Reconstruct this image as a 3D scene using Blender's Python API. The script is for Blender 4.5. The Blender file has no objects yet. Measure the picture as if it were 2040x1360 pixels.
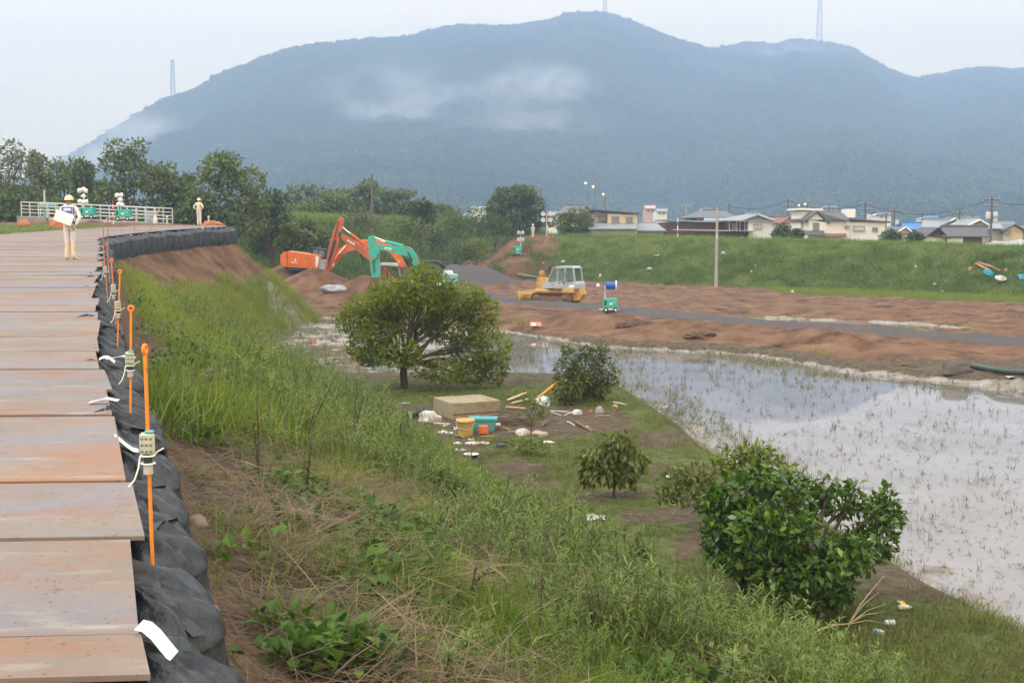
import bpy, bmesh, math, random
import numpy as np
from mathutils import Vector, Matrix
R = math.radians
random.seed(7); rng = np.random.default_rng(7)
scn = bpy.context.scene
COL = scn.collection

# ---------------------------------------------------------------- camera
FPX, CZ = 2400.0, 5.9
PITCH = math.atan(222 / FPX)
cam = bpy.data.objects.new('camera', bpy.data.cameras.new('camera'))
COL.objects.link(cam); scn.camera = cam
cam.data.sensor_width = 36.0
cam.data.lens = 36.0 * FPX / 2040.0
cam.location = (0, 0, CZ)
cam.rotation_euler = (R(90) - PITCH, 0, 0)
cam.data.clip_start = 0.1; cam.data.clip_end = 9000

# ---------------------------------------------------------------- sky and sun (overcast)
SUN_EL, SUN_AZ = R(48), R(-120)      # azimuth measured clockwise from +Y
world = bpy.data.worlds.new('World'); scn.world = world
world.use_nodes = True
wn, wl = world.node_tree.nodes, world.node_tree.links
wn.clear()
w_out = wn.new('ShaderNodeOutputWorld'); w_bg = wn.new('ShaderNodeBackground')
w_sky = wn.new('ShaderNodeTexSky'); w_sky.sky_type = 'NISHITA'; w_sky.sun_disc = False
w_sky.sun_elevation = SUN_EL; w_sky.sun_rotation = SUN_AZ
w_bg.inputs['Strength'].default_value = 0.1
# a closed cloud deck: pale grey cloud over most of the blue
w_tc = wn.new('ShaderNodeTexCoord')
w_map = wn.new('ShaderNodeMapping'); w_map.inputs['Scale'].default_value = (1.6, 1.6, 5.0)
w_noise = wn.new('ShaderNodeTexNoise'); w_noise.inputs['Scale'].default_value = 1.5
w_noise.inputs['Detail'].default_value = 4
w_ramp = wn.new('ShaderNodeValToRGB')
w_ramp.color_ramp.elements[0].position = 0.36; w_ramp.color_ramp.elements[0].color = (14.6, 14.6, 13.4, 1)
w_ramp.color_ramp.elements[1].position = 0.62; w_ramp.color_ramp.elements[1].color = (16.6, 15.6, 14.4, 1)
w_mix = wn.new('ShaderNodeMix'); w_mix.data_type = 'RGBA'; w_mix.inputs[0].default_value = 0.88
wl.new(w_tc.outputs['Generated'], w_map.inputs['Vector']); wl.new(w_map.outputs[0], w_noise.inputs['Vector'])
wl.new(w_noise.outputs['Fac'], w_ramp.inputs['Fac'])
wl.new(w_sky.outputs['Color'], w_mix.inputs[6]); wl.new(w_ramp.outputs['Color'], w_mix.inputs[7])
# an overcast sky is brighter towards the zenith
w_sep = wn.new('ShaderNodeSeparateXYZ'); wl.new(w_tc.outputs['Generated'], w_sep.inputs[0])
w_gr = wn.new('ShaderNodeValToRGB')
w_gr.color_ramp.elements[0].position = 0.0; w_gr.color_ramp.elements[0].color = (1.05, .78, .28, 1)
w_gr.color_ramp.elements[1].position = 1.0; w_gr.color_ramp.elements[1].color = (1.60, 1.64, 1.70, 1)
_e = w_gr.color_ramp.elements.new(0.35); _e.color = (1.34, 1.22, 1.08, 1)
wl.new(w_sep.outputs['Z'], w_gr.inputs['Fac'])
w_mul = wn.new('ShaderNodeMix'); w_mul.data_type = 'RGBA'; w_mul.blend_type = 'MULTIPLY'; w_mul.inputs[0].default_value = 1
wl.new(w_mix.outputs[2], w_mul.inputs[6]); wl.new(w_gr.outputs[0], w_mul.inputs[7])
wl.new(w_mul.outputs[2], w_bg.inputs['Color']); wl.new(w_bg.outputs[0], w_out.inputs['Surface'])

sun = bpy.data.objects.new('sun', bpy.data.lights.new('sun', 'SUN'))
COL.objects.link(sun)
sun.data.energy = 1.5; sun.data.angle = R(14); sun.data.color = (1.0, 0.95, 0.87)
_d = Vector((math.sin(SUN_AZ) * math.cos(SUN_EL), math.cos(SUN_AZ) * math.cos(SUN_EL), math.sin(SUN_EL)))
sun.rotation_euler = _d.to_track_quat('Z', 'Y').to_euler()

scn.view_settings.view_transform = 'Standard'; scn.view_settings.look = 'None'
scn.view_settings.exposure = 0.16; scn.view_settings.gamma = 1.0
scn.view_settings.use_curve_mapping = False
scn.render.engine = 'CYCLES'
scn.cycles.use_denoising = True
scn.cycles.max_bounces = 6; scn.cycles.diffuse_bounces = 3; scn.cycles.glossy_bounces = 3
scn.cycles.transmission_bounces = 4; scn.cycles.transparent_max_bounces = 8
scn.cycles.volume_bounces = 2

# ---------------------------------------------------------------- helpers: pixels of the photograph to places
_cp, _sp = math.cos(PITCH), math.sin(PITCH)
def ray(x, y):
    a = (x - 1020) / FPX; b = (680 - y) / FPX
    return Vector((a, _cp + b * _sp, -_sp + b * _cp))
def atz(x, y, z):
    r = ray(x, y); t = (z - CZ) / r.z
    return Vector((r.x * t, r.y * t, z))
def aty(x, y, Y):
    r = ray(x, y); t = Y / r.y
    return Vector((r.x * t, Y, CZ + r.z * t))
def pxm(Y):                       # photograph pixels per metre at depth Y
    return FPX / Y

# ---------------------------------------------------------------- helpers: noise
def _hash(ix, iy, seed):
    h = (ix.astype(np.int64) * 374761393 + iy.astype(np.int64) * 668265263 + seed * 1442695041) & 0xFFFFFFFF
    h = ((h ^ (h >> 13)) * 1274126177) & 0xFFFFFFFF
    return ((h ^ (h >> 16)) & 0xFFFF) / 65535.0
def vnoise(x, y, seed=0):
    x = np.asarray(x, float); y = np.asarray(y, float)
    ix = np.floor(x); iy = np.floor(y); fx = x - ix; fy = y - iy
    fx = fx * fx * (3 - 2 * fx); fy = fy * fy * (3 - 2 * fy)
    a = _hash(ix, iy, seed); b = _hash(ix + 1, iy, seed); c = _hash(ix, iy + 1, seed); d = _hash(ix + 1, iy + 1, seed)
    return (a * (1 - fx) + b * fx) * (1 - fy) + (c * (1 - fx) + d * fx) * fy
def fbm(x, y, o=4, seed=0):        # 0..1, mean about .5
    s = 0; a = 1; t = 0
    for k in range(o):
        s = s + a * vnoise(np.asarray(x) * 2 ** k + 17.3 * k, np.asarray(y) * 2 ** k - 9.1 * k, seed + k); t += a; a *= .5
    return s / t
def sstep(a, b, x):
    t = np.clip((np.asarray(x, float) - a) / (b - a), 0, 1)
    return t * t * (3 - 2 * t)
def poly_dist(px, py, pts):
    """signed distance to a polyline (positive on its right-hand side), and the arc position"""
    pts = np.asarray(pts, float); best = np.full(px.shape, 1e18); sg = np.zeros(px.shape); arc = np.zeros(px.shape); L = 0
    for (x0, y0), (x1, y1) in zip(pts[:-1], pts[1:]):
        dx, dy = x1 - x0, y1 - y0; l2 = dx * dx + dy * dy; l = math.sqrt(l2)
        t = np.clip(((px - x0) * dx + (py - y0) * dy) / l2, 0, 1)
        ex = px - x0 - t * dx; ey = py - y0 - t * dy
        d = ex * ex + ey * ey; m = d < best - 1e-12
        best = np.where(m, d, best); arc = np.where(m, L + t * l, arc)
        sg = np.where(m, np.sign(dx * -ey + dy * ex), sg); L += l
    return np.sqrt(best) * np.where(sg == 0, 1, sg), arc
def poly_in(px, py, pts):
    """signed distance to a closed polygon, positive inside"""
    pts = list(pts); n = len(pts); inside = np.zeros(px.shape, bool); best = np.full(px.shape, 1e18)
    for i in range(n):
        (x0, y0), (x1, y1) = pts[i], pts[(i + 1) % n]
        dx, dy = x1 - x0, y1 - y0
        t = np.clip(((px - x0) * dx + (py - y0) * dy) / (dx * dx + dy * dy), 0, 1)
        best = np.minimum(best, (px - x0 - t * dx) ** 2 + (py - y0 - t * dy) ** 2)
        with np.errstate(divide='ignore', invalid='ignore'):
            c = ((y0 > py) != (y1 > py)) & (px < (x1 - x0) * (py - y0) / ((y1 - y0) if y1 != y0 else 1e-9) + x0)
        inside ^= c
    return np.sqrt(best) * np.where(inside, 1, -1)
def smooth_poly(pts, n=8):
    pts = [Vector(p) for p in pts]; out = []
    for i in range(len(pts) - 1):
        p0 = pts[max(i - 1, 0)]; p1 = pts[i]; p2 = pts[i + 1]; p3 = pts[min(i + 2, len(pts) - 1)]
        for k in range(n):
            t = k / n
            out.append(.5 * ((2 * p1) + (p2 - p0) * t + (2 * p0 - 5 * p1 + 4 * p2 - p3) * t * t + (3 * p1 - p0 - 3 * p2 + p3) * t ** 3))
    out.append(pts[-1]); return out

# ---------------------------------------------------------------- helpers: materials
MATS = {}
def mat(name, col, rough=.6, metal=0., var=.12, scale=4., dirt=None, dirt_amt=.4, dirt_scale=2., bump=0., bscale=30., spec=.5, emit=None, estr=0., coat=0.):
    if name in MATS: return MATS[name]
    m = bpy.data.materials.new(name); m.use_nodes = True; MATS[name] = m
    nt = m.node_tree; N = nt.nodes; L = nt.links; b = N['Principled BSDF']
    b.inputs['Roughness'].default_value = rough; b.inputs['Metallic'].default_value = metal
    b.inputs['Specular IOR Level'].default_value = spec; b.inputs['Coat Weight'].default_value = coat
    tc = N.new('ShaderNodeTexCoord')
    n1 = N.new('ShaderNodeTexNoise'); n1.inputs['Scale'].default_value = scale; n1.inputs['Detail'].default_value = 5
    L.new(tc.outputs['Object'], n1.inputs['Vector'])
    mr = N.new('ShaderNodeMapRange'); mr.inputs[1].default_value = .25; mr.inputs[2].default_value = .75
    mr.inputs[3].default_value = 1 - var; mr.inputs[4].default_value = 1 + var
    L.new(n1.outputs['Fac'], mr.inputs[0])
    vm = N.new('ShaderNodeMix'); vm.data_type = 'RGBA'; vm.blend_type = 'MULTIPLY'; vm.inputs[0].default_value = 1
    vm.inputs[6].default_value = (*col, 1); L.new(mr.outputs[0], vm.inputs[7])
    c = vm.outputs[2]
    if dirt:
        n2 = N.new('ShaderNodeTexNoise'); n2.inputs['Scale'].default_value = dirt_scale; n2.inputs['Detail'].default_value = 6
        n2.inputs['Roughness'].default_value = .65
        L.new(tc.outputs['Object'], n2.inputs['Vector'])
        r2 = N.new('ShaderNodeMapRange'); r2.inputs[1].default_value = .62 - dirt_amt * .4; r2.inputs[2].default_value = .78 - dirt_amt * .3
        L.new(n2.outputs['Fac'], r2.inputs[0])
        dm = N.new('ShaderNodeMix'); dm.data_type = 'RGBA'; L.new(r2.outputs[0], dm.inputs[0])
        L.new(c, dm.inputs[6]); dm.inputs[7].default_value = (*dirt, 1); c = dm.outputs[2]
    L.new(c, b.inputs['Base Color'])
    if bump:
        n3 = N.new('ShaderNodeTexNoise'); n3.inputs['Scale'].default_value = bscale; n3.inputs['Detail'].default_value = 4
        L.new(tc.outputs['Object'], n3.inputs['Vector'])
        bp = N.new('ShaderNodeBump'); bp.inputs['Strength'].default_value = bump; bp.inputs['Distance'].default_value = .02
        L.new(n3.outputs['Fac'], bp.inputs['Height']); L.new(bp.outputs[0], b.inputs['Normal'])
    if emit:
        b.inputs['Emission Color'].default_value = (*emit, 1); b.inputs['Emission Strength'].default_value = estr
    return m

def leaf_mat(name, cols, trans=.35, rough=.5, spec=.3, vary='face', scale=.5):
    """foliage: colour picked from a ramp by the leaf's own number (face attribute 'rnd'),
    by the instance ('tint') or both; part of the light passes through"""
    if name in MATS: return MATS[name]
    m = bpy.data.materials.new(name); m.use_nodes = True; MATS[name] = m
    nt = m.node_tree; N = nt.nodes; L = nt.links; b = N['Principled BSDF']; out = N['Material Output']
    ra = N.new('ShaderNodeValToRGB'); e = ra.color_ramp.elements
    while len(e) < len(cols): e.new(.5)
    for i, c in enumerate(cols):
        e[i].position = i / (len(cols) - 1); e[i].color = (*c, 1)
    a1 = N.new('ShaderNodeAttribute'); a1.attribute_name = 'rnd'
    if vary == 'face':
        oi = N.new('ShaderNodeObjectInfo')
        f = N.new('ShaderNodeMath'); f.operation = 'MULTIPLY_ADD'
        L.new(a1.outputs['Fac'], f.inputs[0]); f.inputs[1].default_value = .75
        g = N.new('ShaderNodeMath'); g.operation = 'MULTIPLY'; g.inputs[1].default_value = .25
        L.new(oi.outputs['Random'], g.inputs[0]); L.new(g.outputs[0], f.inputs[2])
    else:
        a2 = N.new('ShaderNodeAttribute'); a2.attribute_name = 'tint'; a2.attribute_type = 'INSTANCER'
        f = N.new('ShaderNodeMath'); f.operation = 'MULTIPLY_ADD'
        L.new(a1.outputs['Fac'], f.inputs[0]); f.inputs[1].default_value = .4
        g = N.new('ShaderNodeMath'); g.operation = 'MULTIPLY'; g.inputs[1].default_value = .6
        L.new(a2.outputs['Fac'], g.inputs[0]); L.new(g.outputs[0], f.inputs[2])
    L.new(f.outputs[0], ra.inputs['Fac'])
    L.new(ra.outputs['Color'], b.inputs['Base Color'])
    b.inputs['Roughness'].default_value = rough; b.inputs['Specular IOR Level'].default_value = spec
    tr = N.new('ShaderNodeBsdfTranslucent'); L.new(ra.outputs['Color'], tr.inputs['Color'])
    mx = N.new('ShaderNodeMixShader'); mx.inputs[0].default_value = trans
    L.new(b.outputs[0], mx.inputs[1]); L.new(tr.outputs[0], mx.inputs[2]); L.new(mx.outputs[0], out.inputs['Surface'])
    return m

# ---------------------------------------------------------------- helpers: objects
def tag(o, label=None, cat=None, group=None, kind=None):
    if label: o['label'] = label
    if cat: o['category'] = cat
    if group: o['group'] = group
    if kind: o['kind'] = kind
    return o
def thing(name, loc, label, cat, group=None, rz=0.):
    o = bpy.data.objects.new(name, None); COL.objects.link(o); o.empty_display_size = .3
    o.location = loc; o.rotation_euler = (0, 0, rz)
    return tag(o, label, cat, group)
def link(o, parent=None):
    COL.objects.link(o)
    if parent: o.parent = parent
    return o
def copy_tree(o, parent=None):
    c = o.copy(); COL.objects.link(c)
    if parent: c.parent = parent; c.matrix_parent_inverse = o.matrix_parent_inverse.copy()
    for ch in list(o.children): copy_tree(ch, c)
    return c

class MB:
    """collects shapes in one mesh"""
    def __init__(s): s.v = []; s.f = []; s.sm = []; s.mi = []; s.M = None
    def add(s, vs, fs, smooth=False, mi=0):
        o = len(s.v)
        if s.M is not None: vs = [s.M @ Vector(v) for v in vs]
        s.v += [tuple(v) for v in vs]
        s.f += [tuple(i + o for i in f) for f in fs]
        s.sm += [smooth] * len(fs); s.mi += [mi] * len(fs); return s
    def box(s, c, d, rot=None, ch=0., mi=0):
        X, Y, Z = d[0] / 2, d[1] / 2, d[2] / 2; c = Vector(c)
        if isinstance(rot, (int, float)): rot = Matrix.Rotation(rot, 3, 'Z')
        T = (lambda v: c + (rot @ Vector(v) if rot is not None else Vector(v)))
        if ch <= 0:
            vs = [T((a * X, b * Y, k * Z)) for a in (-1, 1) for b in (-1, 1) for k in (-1, 1)]
            return s.add(vs, [(0, 1, 3, 2), (4, 6, 7, 5), (0, 4, 5, 1), (2, 3, 7, 6), (0, 2, 6, 4), (1, 5, 7, 3)], mi=mi)
        vs = []; idx = {}
        for a in (-1, 1):
            for b in (-1, 1):
                for k in (-1, 1):
                    idx[a, b, k] = len(vs)
                    vs += [T((a * X, b * (Y - ch), k * (Z - ch))), T((a * (X - ch), b * Y, k * (Z - ch))), T((a * (X - ch), b * (Y - ch), k * Z))]
        fs = []; r4 = [(-1, -1), (1, -1), (1, 1), (-1, 1)]
        for a in (-1, 1):
            fs.append([idx[a, b, k] for b, k in r4]); fs.append([idx[b, a, k] + 1 for b, k in r4]); fs.append([idx[b, k, a] + 2 for b, k in r4])
        for a in (-1, 1):
            for b in (-1, 1):
                i, j = idx[a, b, -1], idx[a, b, 1]; fs.append([i, i + 1, j + 1, j])
                i, j = idx[a, -1, b], idx[a, 1, b]; fs.append([i, i + 2, j + 2, j])
                i, j = idx[-1, a, b], idx[1, a, b]; fs.append([i + 1, i + 2, j + 2, j + 1])
        for q in idx.values(): fs.append([q, q + 1, q + 2])
        return s.add(vs, fs, mi=mi)
    def tube(s, pts, r, n=8, caps=True, mi=0, smooth=True):
        pts = [Vector(p) for p in pts]
        if isinstance(r, (int, float)): r = [r] * len(pts)
        vs = []; fs = []; u = None
        for i, p in enumerate(pts):
            t = (pts[min(i + 1, len(pts) - 1)] - pts[max(i - 1, 0)]).normalized()
            if u is None:
                u = t.cross(Vector((0, 0, 1)) if abs(t.z) < .9 else Vector((1, 0, 0))).normalized()
            else:
                u = (u - t * u.dot(t)).normalized()
            w = t.cross(u)
            for k in range(n):
                a = 2 * math.pi * k / n; vs.append(p + (u * math.cos(a) + w * math.sin(a)) * r[i])
        for i in range(len(pts) - 1):
            for k in range(n):
                fs.append((i * n + k, i * n + (k + 1) % n, (i + 1) * n + (k + 1) % n, (i + 1) * n + k))
        s.add(vs, fs, smooth, mi)
        if caps:
            s.add(vs[:n], [tuple(range(n))[::-1]], False, mi); s.add(vs[-n:], [tuple(range(n))], False, mi)
        return s
    def cyl(s, p0, p1, r, n=12, r1=None, mi=0, smooth=True): return s.tube([p0, p1], [r, r if r1 is None else r1], n, True, mi, smooth)
    def lathe(s, prof, c=(0, 0, 0), n=20, rot=None, mi=0, smooth=True):
        c = Vector(c); vs = []; fs = []
        for r, z in prof:
            for k in range(n):
                a = 2 * math.pi * k / n; p = Vector((r * math.cos(a), r * math.sin(a), z)); vs.append(c + (rot @ p if rot is not None else p))
        for i in range(len(prof) - 1):
            for k in range(n):
                fs.append((i * n + k, i * n + (k + 1) % n, (i + 1) * n + (k + 1) % n, (i + 1) * n + k))
        return s.add(vs, fs, smooth, mi)
    def prism(s, poly, h0, h1, fr=None, mi=0):
        """polygon in a plane given by frame fr=(origin,u,v,w), extruded along w from h0 to h1"""
        o, u, v, w = fr or (Vector((0, 0, 0)), Vector((1, 0, 0)), Vector((0, 0, 1)), Vector((0, -1, 0)))
        n = len(poly)
        vs = [o + u * a + v * b + w * h0 for a, b in poly] + [o + u * a + v * b + w * h1 for a, b in poly]
        fs = [tuple(range(n))[::-1], tuple(range(n, 2 * n))] + [(i, (i + 1) % n, n + (i + 1) % n, n + i) for i in range(n)]
        return s.add(vs, fs, mi=mi)
    def ball(s, c, r, seg=12, rings=8, mi=0, sq=(1, 1, 1), rot=None):
        prof = [(max(1e-4, math.sin(math.pi * i / rings)), -math.cos(math.pi * i / rings)) for i in range(rings + 1)]
        c = Vector(c); S = Matrix.Diagonal((r * sq[0], r * sq[1], r * sq[2]))
        return s.lathe(prof, c, seg, (rot @ S) if rot is not None else S, mi)
    def quad(s, a, b, c, d, mi=0): return s.add([a, b, c, d], [(0, 1, 2, 3)], mi=mi)
    def mesh(s, name, mats, fix=True):
        me = bpy.data.meshes.new(name); me.from_pydata(s.v, [], s.f)
        me.polygons.foreach_set('use_smooth', s.sm); me.polygons.foreach_set('material_index', s.mi)
        for m in (mats if isinstance(mats, (list, tuple)) else [mats]): me.materials.append(m)
        if fix:
            bm = bmesh.new(); bm.from_mesh(me); bmesh.ops.recalc_face_normals(bm, faces=bm.faces); bm.to_mesh(me); bm.free()
        me.update(); return me
    def build(s, name, mats, parent=None, fix=True, loc=None):
        o = link(bpy.data.objects.new(name, s.mesh(name, mats, fix)), parent)
        if loc is not None: o.location = loc
        return o
def mesh_np(name, V, F, m, rnd=None, smooth=False):
    """fast mesh from arrays; F is an (n,k) array; rnd is a per-face number"""
    me = bpy.data.meshes.new(name); V = np.asarray(V, np.float32); F = np.asarray(F, np.int32); n, k = F.shape
    me.vertices.add(len(V)); me.vertices.foreach_set('co', V.ravel())
    me.loops.add(n * k); me.loops.foreach_set('vertex_index', F.ravel())
    me.polygons.add(n); me.polygons.foreach_set('loop_start', np.arange(0, n * k, k, dtype=np.int32))
    if smooth: me.polygons.foreach_set('use_smooth', np.ones(n, bool))
    me.update(calc_edges=True)
    if rnd is not None:
        a = me.attributes.new('rnd', 'FLOAT', 'FACE'); a.data.foreach_set('value', np.asarray(rnd, np.float32))
    if m: me.materials.append(m)
    return me
# ================================================================ THE LAND
EDGE = [(1.6, -4), (.2, 0), (-1.26, 4.07), (-1.82, 5.81), (-2.45, 7.6), (-3.2, 9.75), (-4.0, 11.83), (-4.75, 13.9), (-7.3, 21.14), (-8.6, 25.1),
        (-11.4, 33.5), (-15.1, 44.6), (-17.3, 50.5), (-18.6, 55.7), (-19.0, 63.6), (-18.7, 72.7), (-18.0, 76.6), (-19.6, 81), (-22.4, 86.4), (-27, 92), (-34, 96), (-46, 101), (-80, 110)]
EDGE_S = [(p.x, p.y) for p in smooth_poly([(x, y, 0) for x, y in EDGE], 4)]
PADDY = [(9.2, 9), (7.26, 16.62), (6.44, 20.7), (5.8, 25.3), (5.19, 30.7), (4.81, 36.8), (3.93, 43.2), (2.2, 45.6), (-.4, 46.2), (-3.3, 46.6), (-6.2, 47.4), (-8.3, 50),
         (-11.0, 58), (-13.4, 67), (-15.2, 75.5), (-12.4, 80), (-10.4, 79), (-5, 73.5), (-.6, 70.2), (4.5, 60.6), (8, 58.6), (11.4, 56.6), (14, 49.6), (19.1, 44.5), (32, 33), (40, 15)]
FOOT = [(-10, 175), (-9, 150), (-6.5, 139), (-2.5, 134), (3.9, 133), (14.4, 124), (23.3, 116.4), (31.6, 111), (37.5, 106), (44, 99), (60, 82), (90, 55)]
BANK = [(-95, 128), (-60, 118), (-40, 114), (-26, 118), (-16, 127), (-10.5, 137), (-7, 147), (0, 156), (20, 170), (60, 190), (120, 215)]
TRACK = [(-12, 116), (-5.8, 108), (-.8, 95), (7.9, 81), (14, 71), (18.9, 66.2), (24.7, 58), (34, 48), (60, 30)]
CREST_X = [-10, 4, 20, 28, 37, 42, 46, 90]; CREST_Z = [4.6, 5.3, 4.98, 4.78, 4.58, 4.44, 4.24, 3.6]

def zlev(y): return 4.23 + .0242 * np.clip(y, -20, 95)
def land(x, y):
    """height and surface masks of the land at (x, y)"""
    x = np.asarray(x, float); y = np.asarray(y, float)
    s, arc = poly_dist(x, y, EDGE_S)
    n1 = fbm(x * .35, y * .35, 4, 1) - .5; n2 = fbm(x * 1.6, y * 1.6, 3, 5) - .5; n3 = fbm(x * 6, y * 6, 2, 9) - .5
    zl = zlev(y)
    # --- flat land
    base = .34 + .18 * n1 + .05 * n2
    pin = poly_in(x, y, PADDY)
    gar = sstep(47.5, 44.5, y) * sstep(-12, -6, x) * (x < 60)
    base = base + gar * (.2 + .07 * n2)
    shallow = sstep(47, 50, y) * sstep(1.0, -3.5, x)
    bed = -.10 + .07 * n2 + .05 * n1 + shallow * (.105 + .09 * n2 + .10 * n1) + sstep(2.6 + 2.4 * sstep(27, 19, y), .3, pin) * (x > 1.5) * (y < 46) * (.085 + .12 * n2 + .06 * n1)
    base = base * (1 - sstep(-.9, .55, pin)) + bed * sstep(-.9, .55, pin)
    # spoil heaped along the far bank of the paddy, bare works ground behind it
    works = sstep(0, -2.5, pin) * sstep(48, 54, y) * sstep(-22, -12, x)
    heap = np.exp(-((pin + 4.2) / 2.3) ** 2) * works * sstep(-4, 3, x) * sstep(24, 15, x)
    base = base + heap * (.35 + 1.0 * (fbm(x * .45, y * .45, 3, 21) - .3)) + works * .16 * n2
    trk, tarc = poly_dist(x, y, TRACK); gv = sstep(2.2, 1.3, np.abs(trk + 1.2 * (fbm(x * .5, y * .5, 3, 19) - .5)))
    base = base + gv * (.22 - .06 * np.cos(trk * 5.0) * sstep(58, 80, tarc + 20))
    # ruts of the haul road between track and paddy
    rut = works * sstep(1.5, 4, x) * (1 - gv)
    tw = fbm(trk * 2.2 + 40, tarc * .10, 4, 23) - .5; tw2 = np.abs(fbm(trk * 5 + 9, tarc * .22, 3, 27) - .5)
    base = base + rut * (.26 * tw - .24 * tw2) + works * (.06 * (fbm(x * 3, y * 3, 3, 29) - .5) + .16 * np.maximum(0, fbm(x * 1.1, y * 1.1, 3, 25) - .56) * 3)
    pud = np.exp(-(((x - 21.5) / 6.5) ** 2 + ((y - 76 + (x - 21) * .6) / 3.2) ** 2))
    base = base - pud * (.62 + .1 * n2)
    # --- far levee
    q, qa = poly_dist(x, y, FOOT); q = -q
    cz = np.interp(x, CREST_X, CREST_Z)
    er = sstep(8.5, 2.5, x + 3.5 * (fbm(x * .25, y * .25, 3, 33) - .5))           # the torn end
    fz = .2 + np.maximum(q, 0) * (.60 - .06 * er) + er * 1.6 * (fbm(x * .5, y * .5, 3, 35) - .5) * sstep(0, 3, q)
    back = cz - np.maximum(q - 12.5, 0) * .5
    fl = np.minimum(np.minimum(fz, cz + .12 * n1), np.maximum(back, .6))
    fl = np.where(q > -.5, fl, -5)
    # --- old bank left of the breach
    b, ba = poly_dist(x, y, BANK); b = -b
    bk = np.minimum(.2 + np.maximum(b, 0) * .62 + .5 * n1, np.maximum(7.1 - 3.4 * sstep(-9, 3, x) + .3 * n1 - np.maximum(b - 16, 0) * .4, .8))
    bk = np.where(b > -.5, bk, -5)
    # --- mounds among the machines: brown spoil, grey gravel
    def mound(cx, cy, h, r, k=1.0):
        d = np.sqrt((x - cx) ** 2 + ((y - cy) * k) ** 2) + .5 * n1
        return np.maximum(0, h - d * h / r)
    brown = np.maximum(np.maximum(mound(-16.2, 99, 2.6, 6.5), mound(-11.6, 94.5, 2.2, 4.6)), mound(-19, 103, 2.9, 7))
    grav = np.maximum(mound(-3.6, 119, 2.5, 5.4), mound(-5.8, 121, 2.3, 4.8))
    grav = np.minimum(grav, 2.15)
    base = base + brown + grav
    # --- near levee
    kk = .36 + .004 * np.clip(y, 0, 80) + .0080 * np.clip(y - 36, 0, 40)
    prof = zl - .95 - np.maximum(s - .32, 0) * kk + sstep(.4, 2.2, s) * (.34 * n1 + .14 * n2 + .03 * n3)
    prof = np.where(s < -.45, zl - .95 + (.92) * sstep(-.45, -.62, s), prof)
    left = -7.3 - s
    prof = np.where(left > 0, zl - .03 - np.maximum(left - .8, 0) * .45 + .25 * n1 + .06 * n2, prof)
    prof = np.where((left > 0) & (prof < 1.3), 1.3 + .4 * n1, prof)
    endm = (y > 84)
    z = np.maximum(np.maximum(base, prof), np.maximum(fl, bk))
    # plain behind the far levee
    # --- surface masks
    onlev = (prof >= base - .02)
    grass = np.full(x.shape, .35); straw = np.zeros(x.shape); gravel = np.zeros(x.shape); mud = np.zeros(x.shape)
    slope = onlev & (s > .3)
    grass = np.where(slope, np.clip(sstep(.7, 2.6, s + 1.2 * n1 * 2) * .95 + .25 * sstep(.45, .62, fbm(x * 1.1, y * 1.1, 3, 43)), 0, 1), grass)
    straw = np.where(slope, sstep(.42, .60, fbm(x * .55, y * .55, 3, 41)) * sstep(7.5, 4.5, s) * sstep(30, 16, y) * .8 + .75 * sstep(2.6, .4, s), 0)
    bare = sstep(48, 60, y) * slope * sstep(3.3, 1.6, s + 2 * n1)
    grass = np.where(slope, grass * (1 - bare), grass); straw = straw * (1 - bare)
    grass = np.where(onlev & (s < .3), .1, grass)
    grass = np.where(onlev & (left > 0), .9, grass)
    ing = gar * (~onlev) * sstep(-.2, -1.2, pin)
    gp = sstep(.40, .60, fbm(x * .5, y * .5, 4, 51))
    grass = np.where(ing > .3, .25 + .65 * gp, grass)
    # trampled bare patch around the rubbish
    tr = np.exp(-(((x - .2) / 4.0) ** 2 + ((y - 33.6) / 3.6) ** 2))
    grass = np.where(ing > .3, grass * (1 - .85 * sstep(.3, .75, tr)), grass)
    mud = np.where(pin > -.9, sstep(-.4, .15, pin + .35 * n2), 0)
    grass = np.where(pin > -.3, .15, grass)
    grass = np.where(works > .4, 0, grass)
    gravel = np.maximum(gv * (z < 1.4), sstep(.15, .5, grav))
    fgr = (fl >= base) & (q > -.2)
    grass = np.where(fgr, 1 - er, grass); gravel = np.where(fgr, 0, gravel)
    strip = sstep(9.5, 8, -q) * sstep(22, 26, x) * (~fgr)
    grass = np.where(strip > .5, .9, grass)
    pg = sstep(.25, .6, pud)
    mud = np.maximum(mud, pg); grass = np.maximum(grass, .5 * pg * (works > .4))
    bgr = (bk >= base) & (b > -.2)
    grass = np.where(bgr, sstep(.4, 1.8, b + 2 * n1), grass)
    far = (y > 150)
    grass = np.where(far, .9, grass)
    humus = np.where(works > .4, 0, 1.0) * sstep(75, 52, y + 6 * n1)
    humus = np.where(slope, humus * (1 - bare), humus)
    return z, np.clip(np.stack([grass, straw, gravel, mud], -1), 0, 1), dict(s=s, arc=arc, pin=pin, q=q, b=b, onlev=onlev, left=left, works=works, fgr=fgr, bgr=bgr, er=er, ing=ing, strip=strip, trk=trk, tr=tr, bare=bare, shallow=shallow, humus=humus)
def ground_z(x, y): return float(land(np.array([x]), np.array([y]))[0][0])
def on(x, y, dz=0.): return Vector((x, y, ground_z(x, y) + dz))
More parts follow.
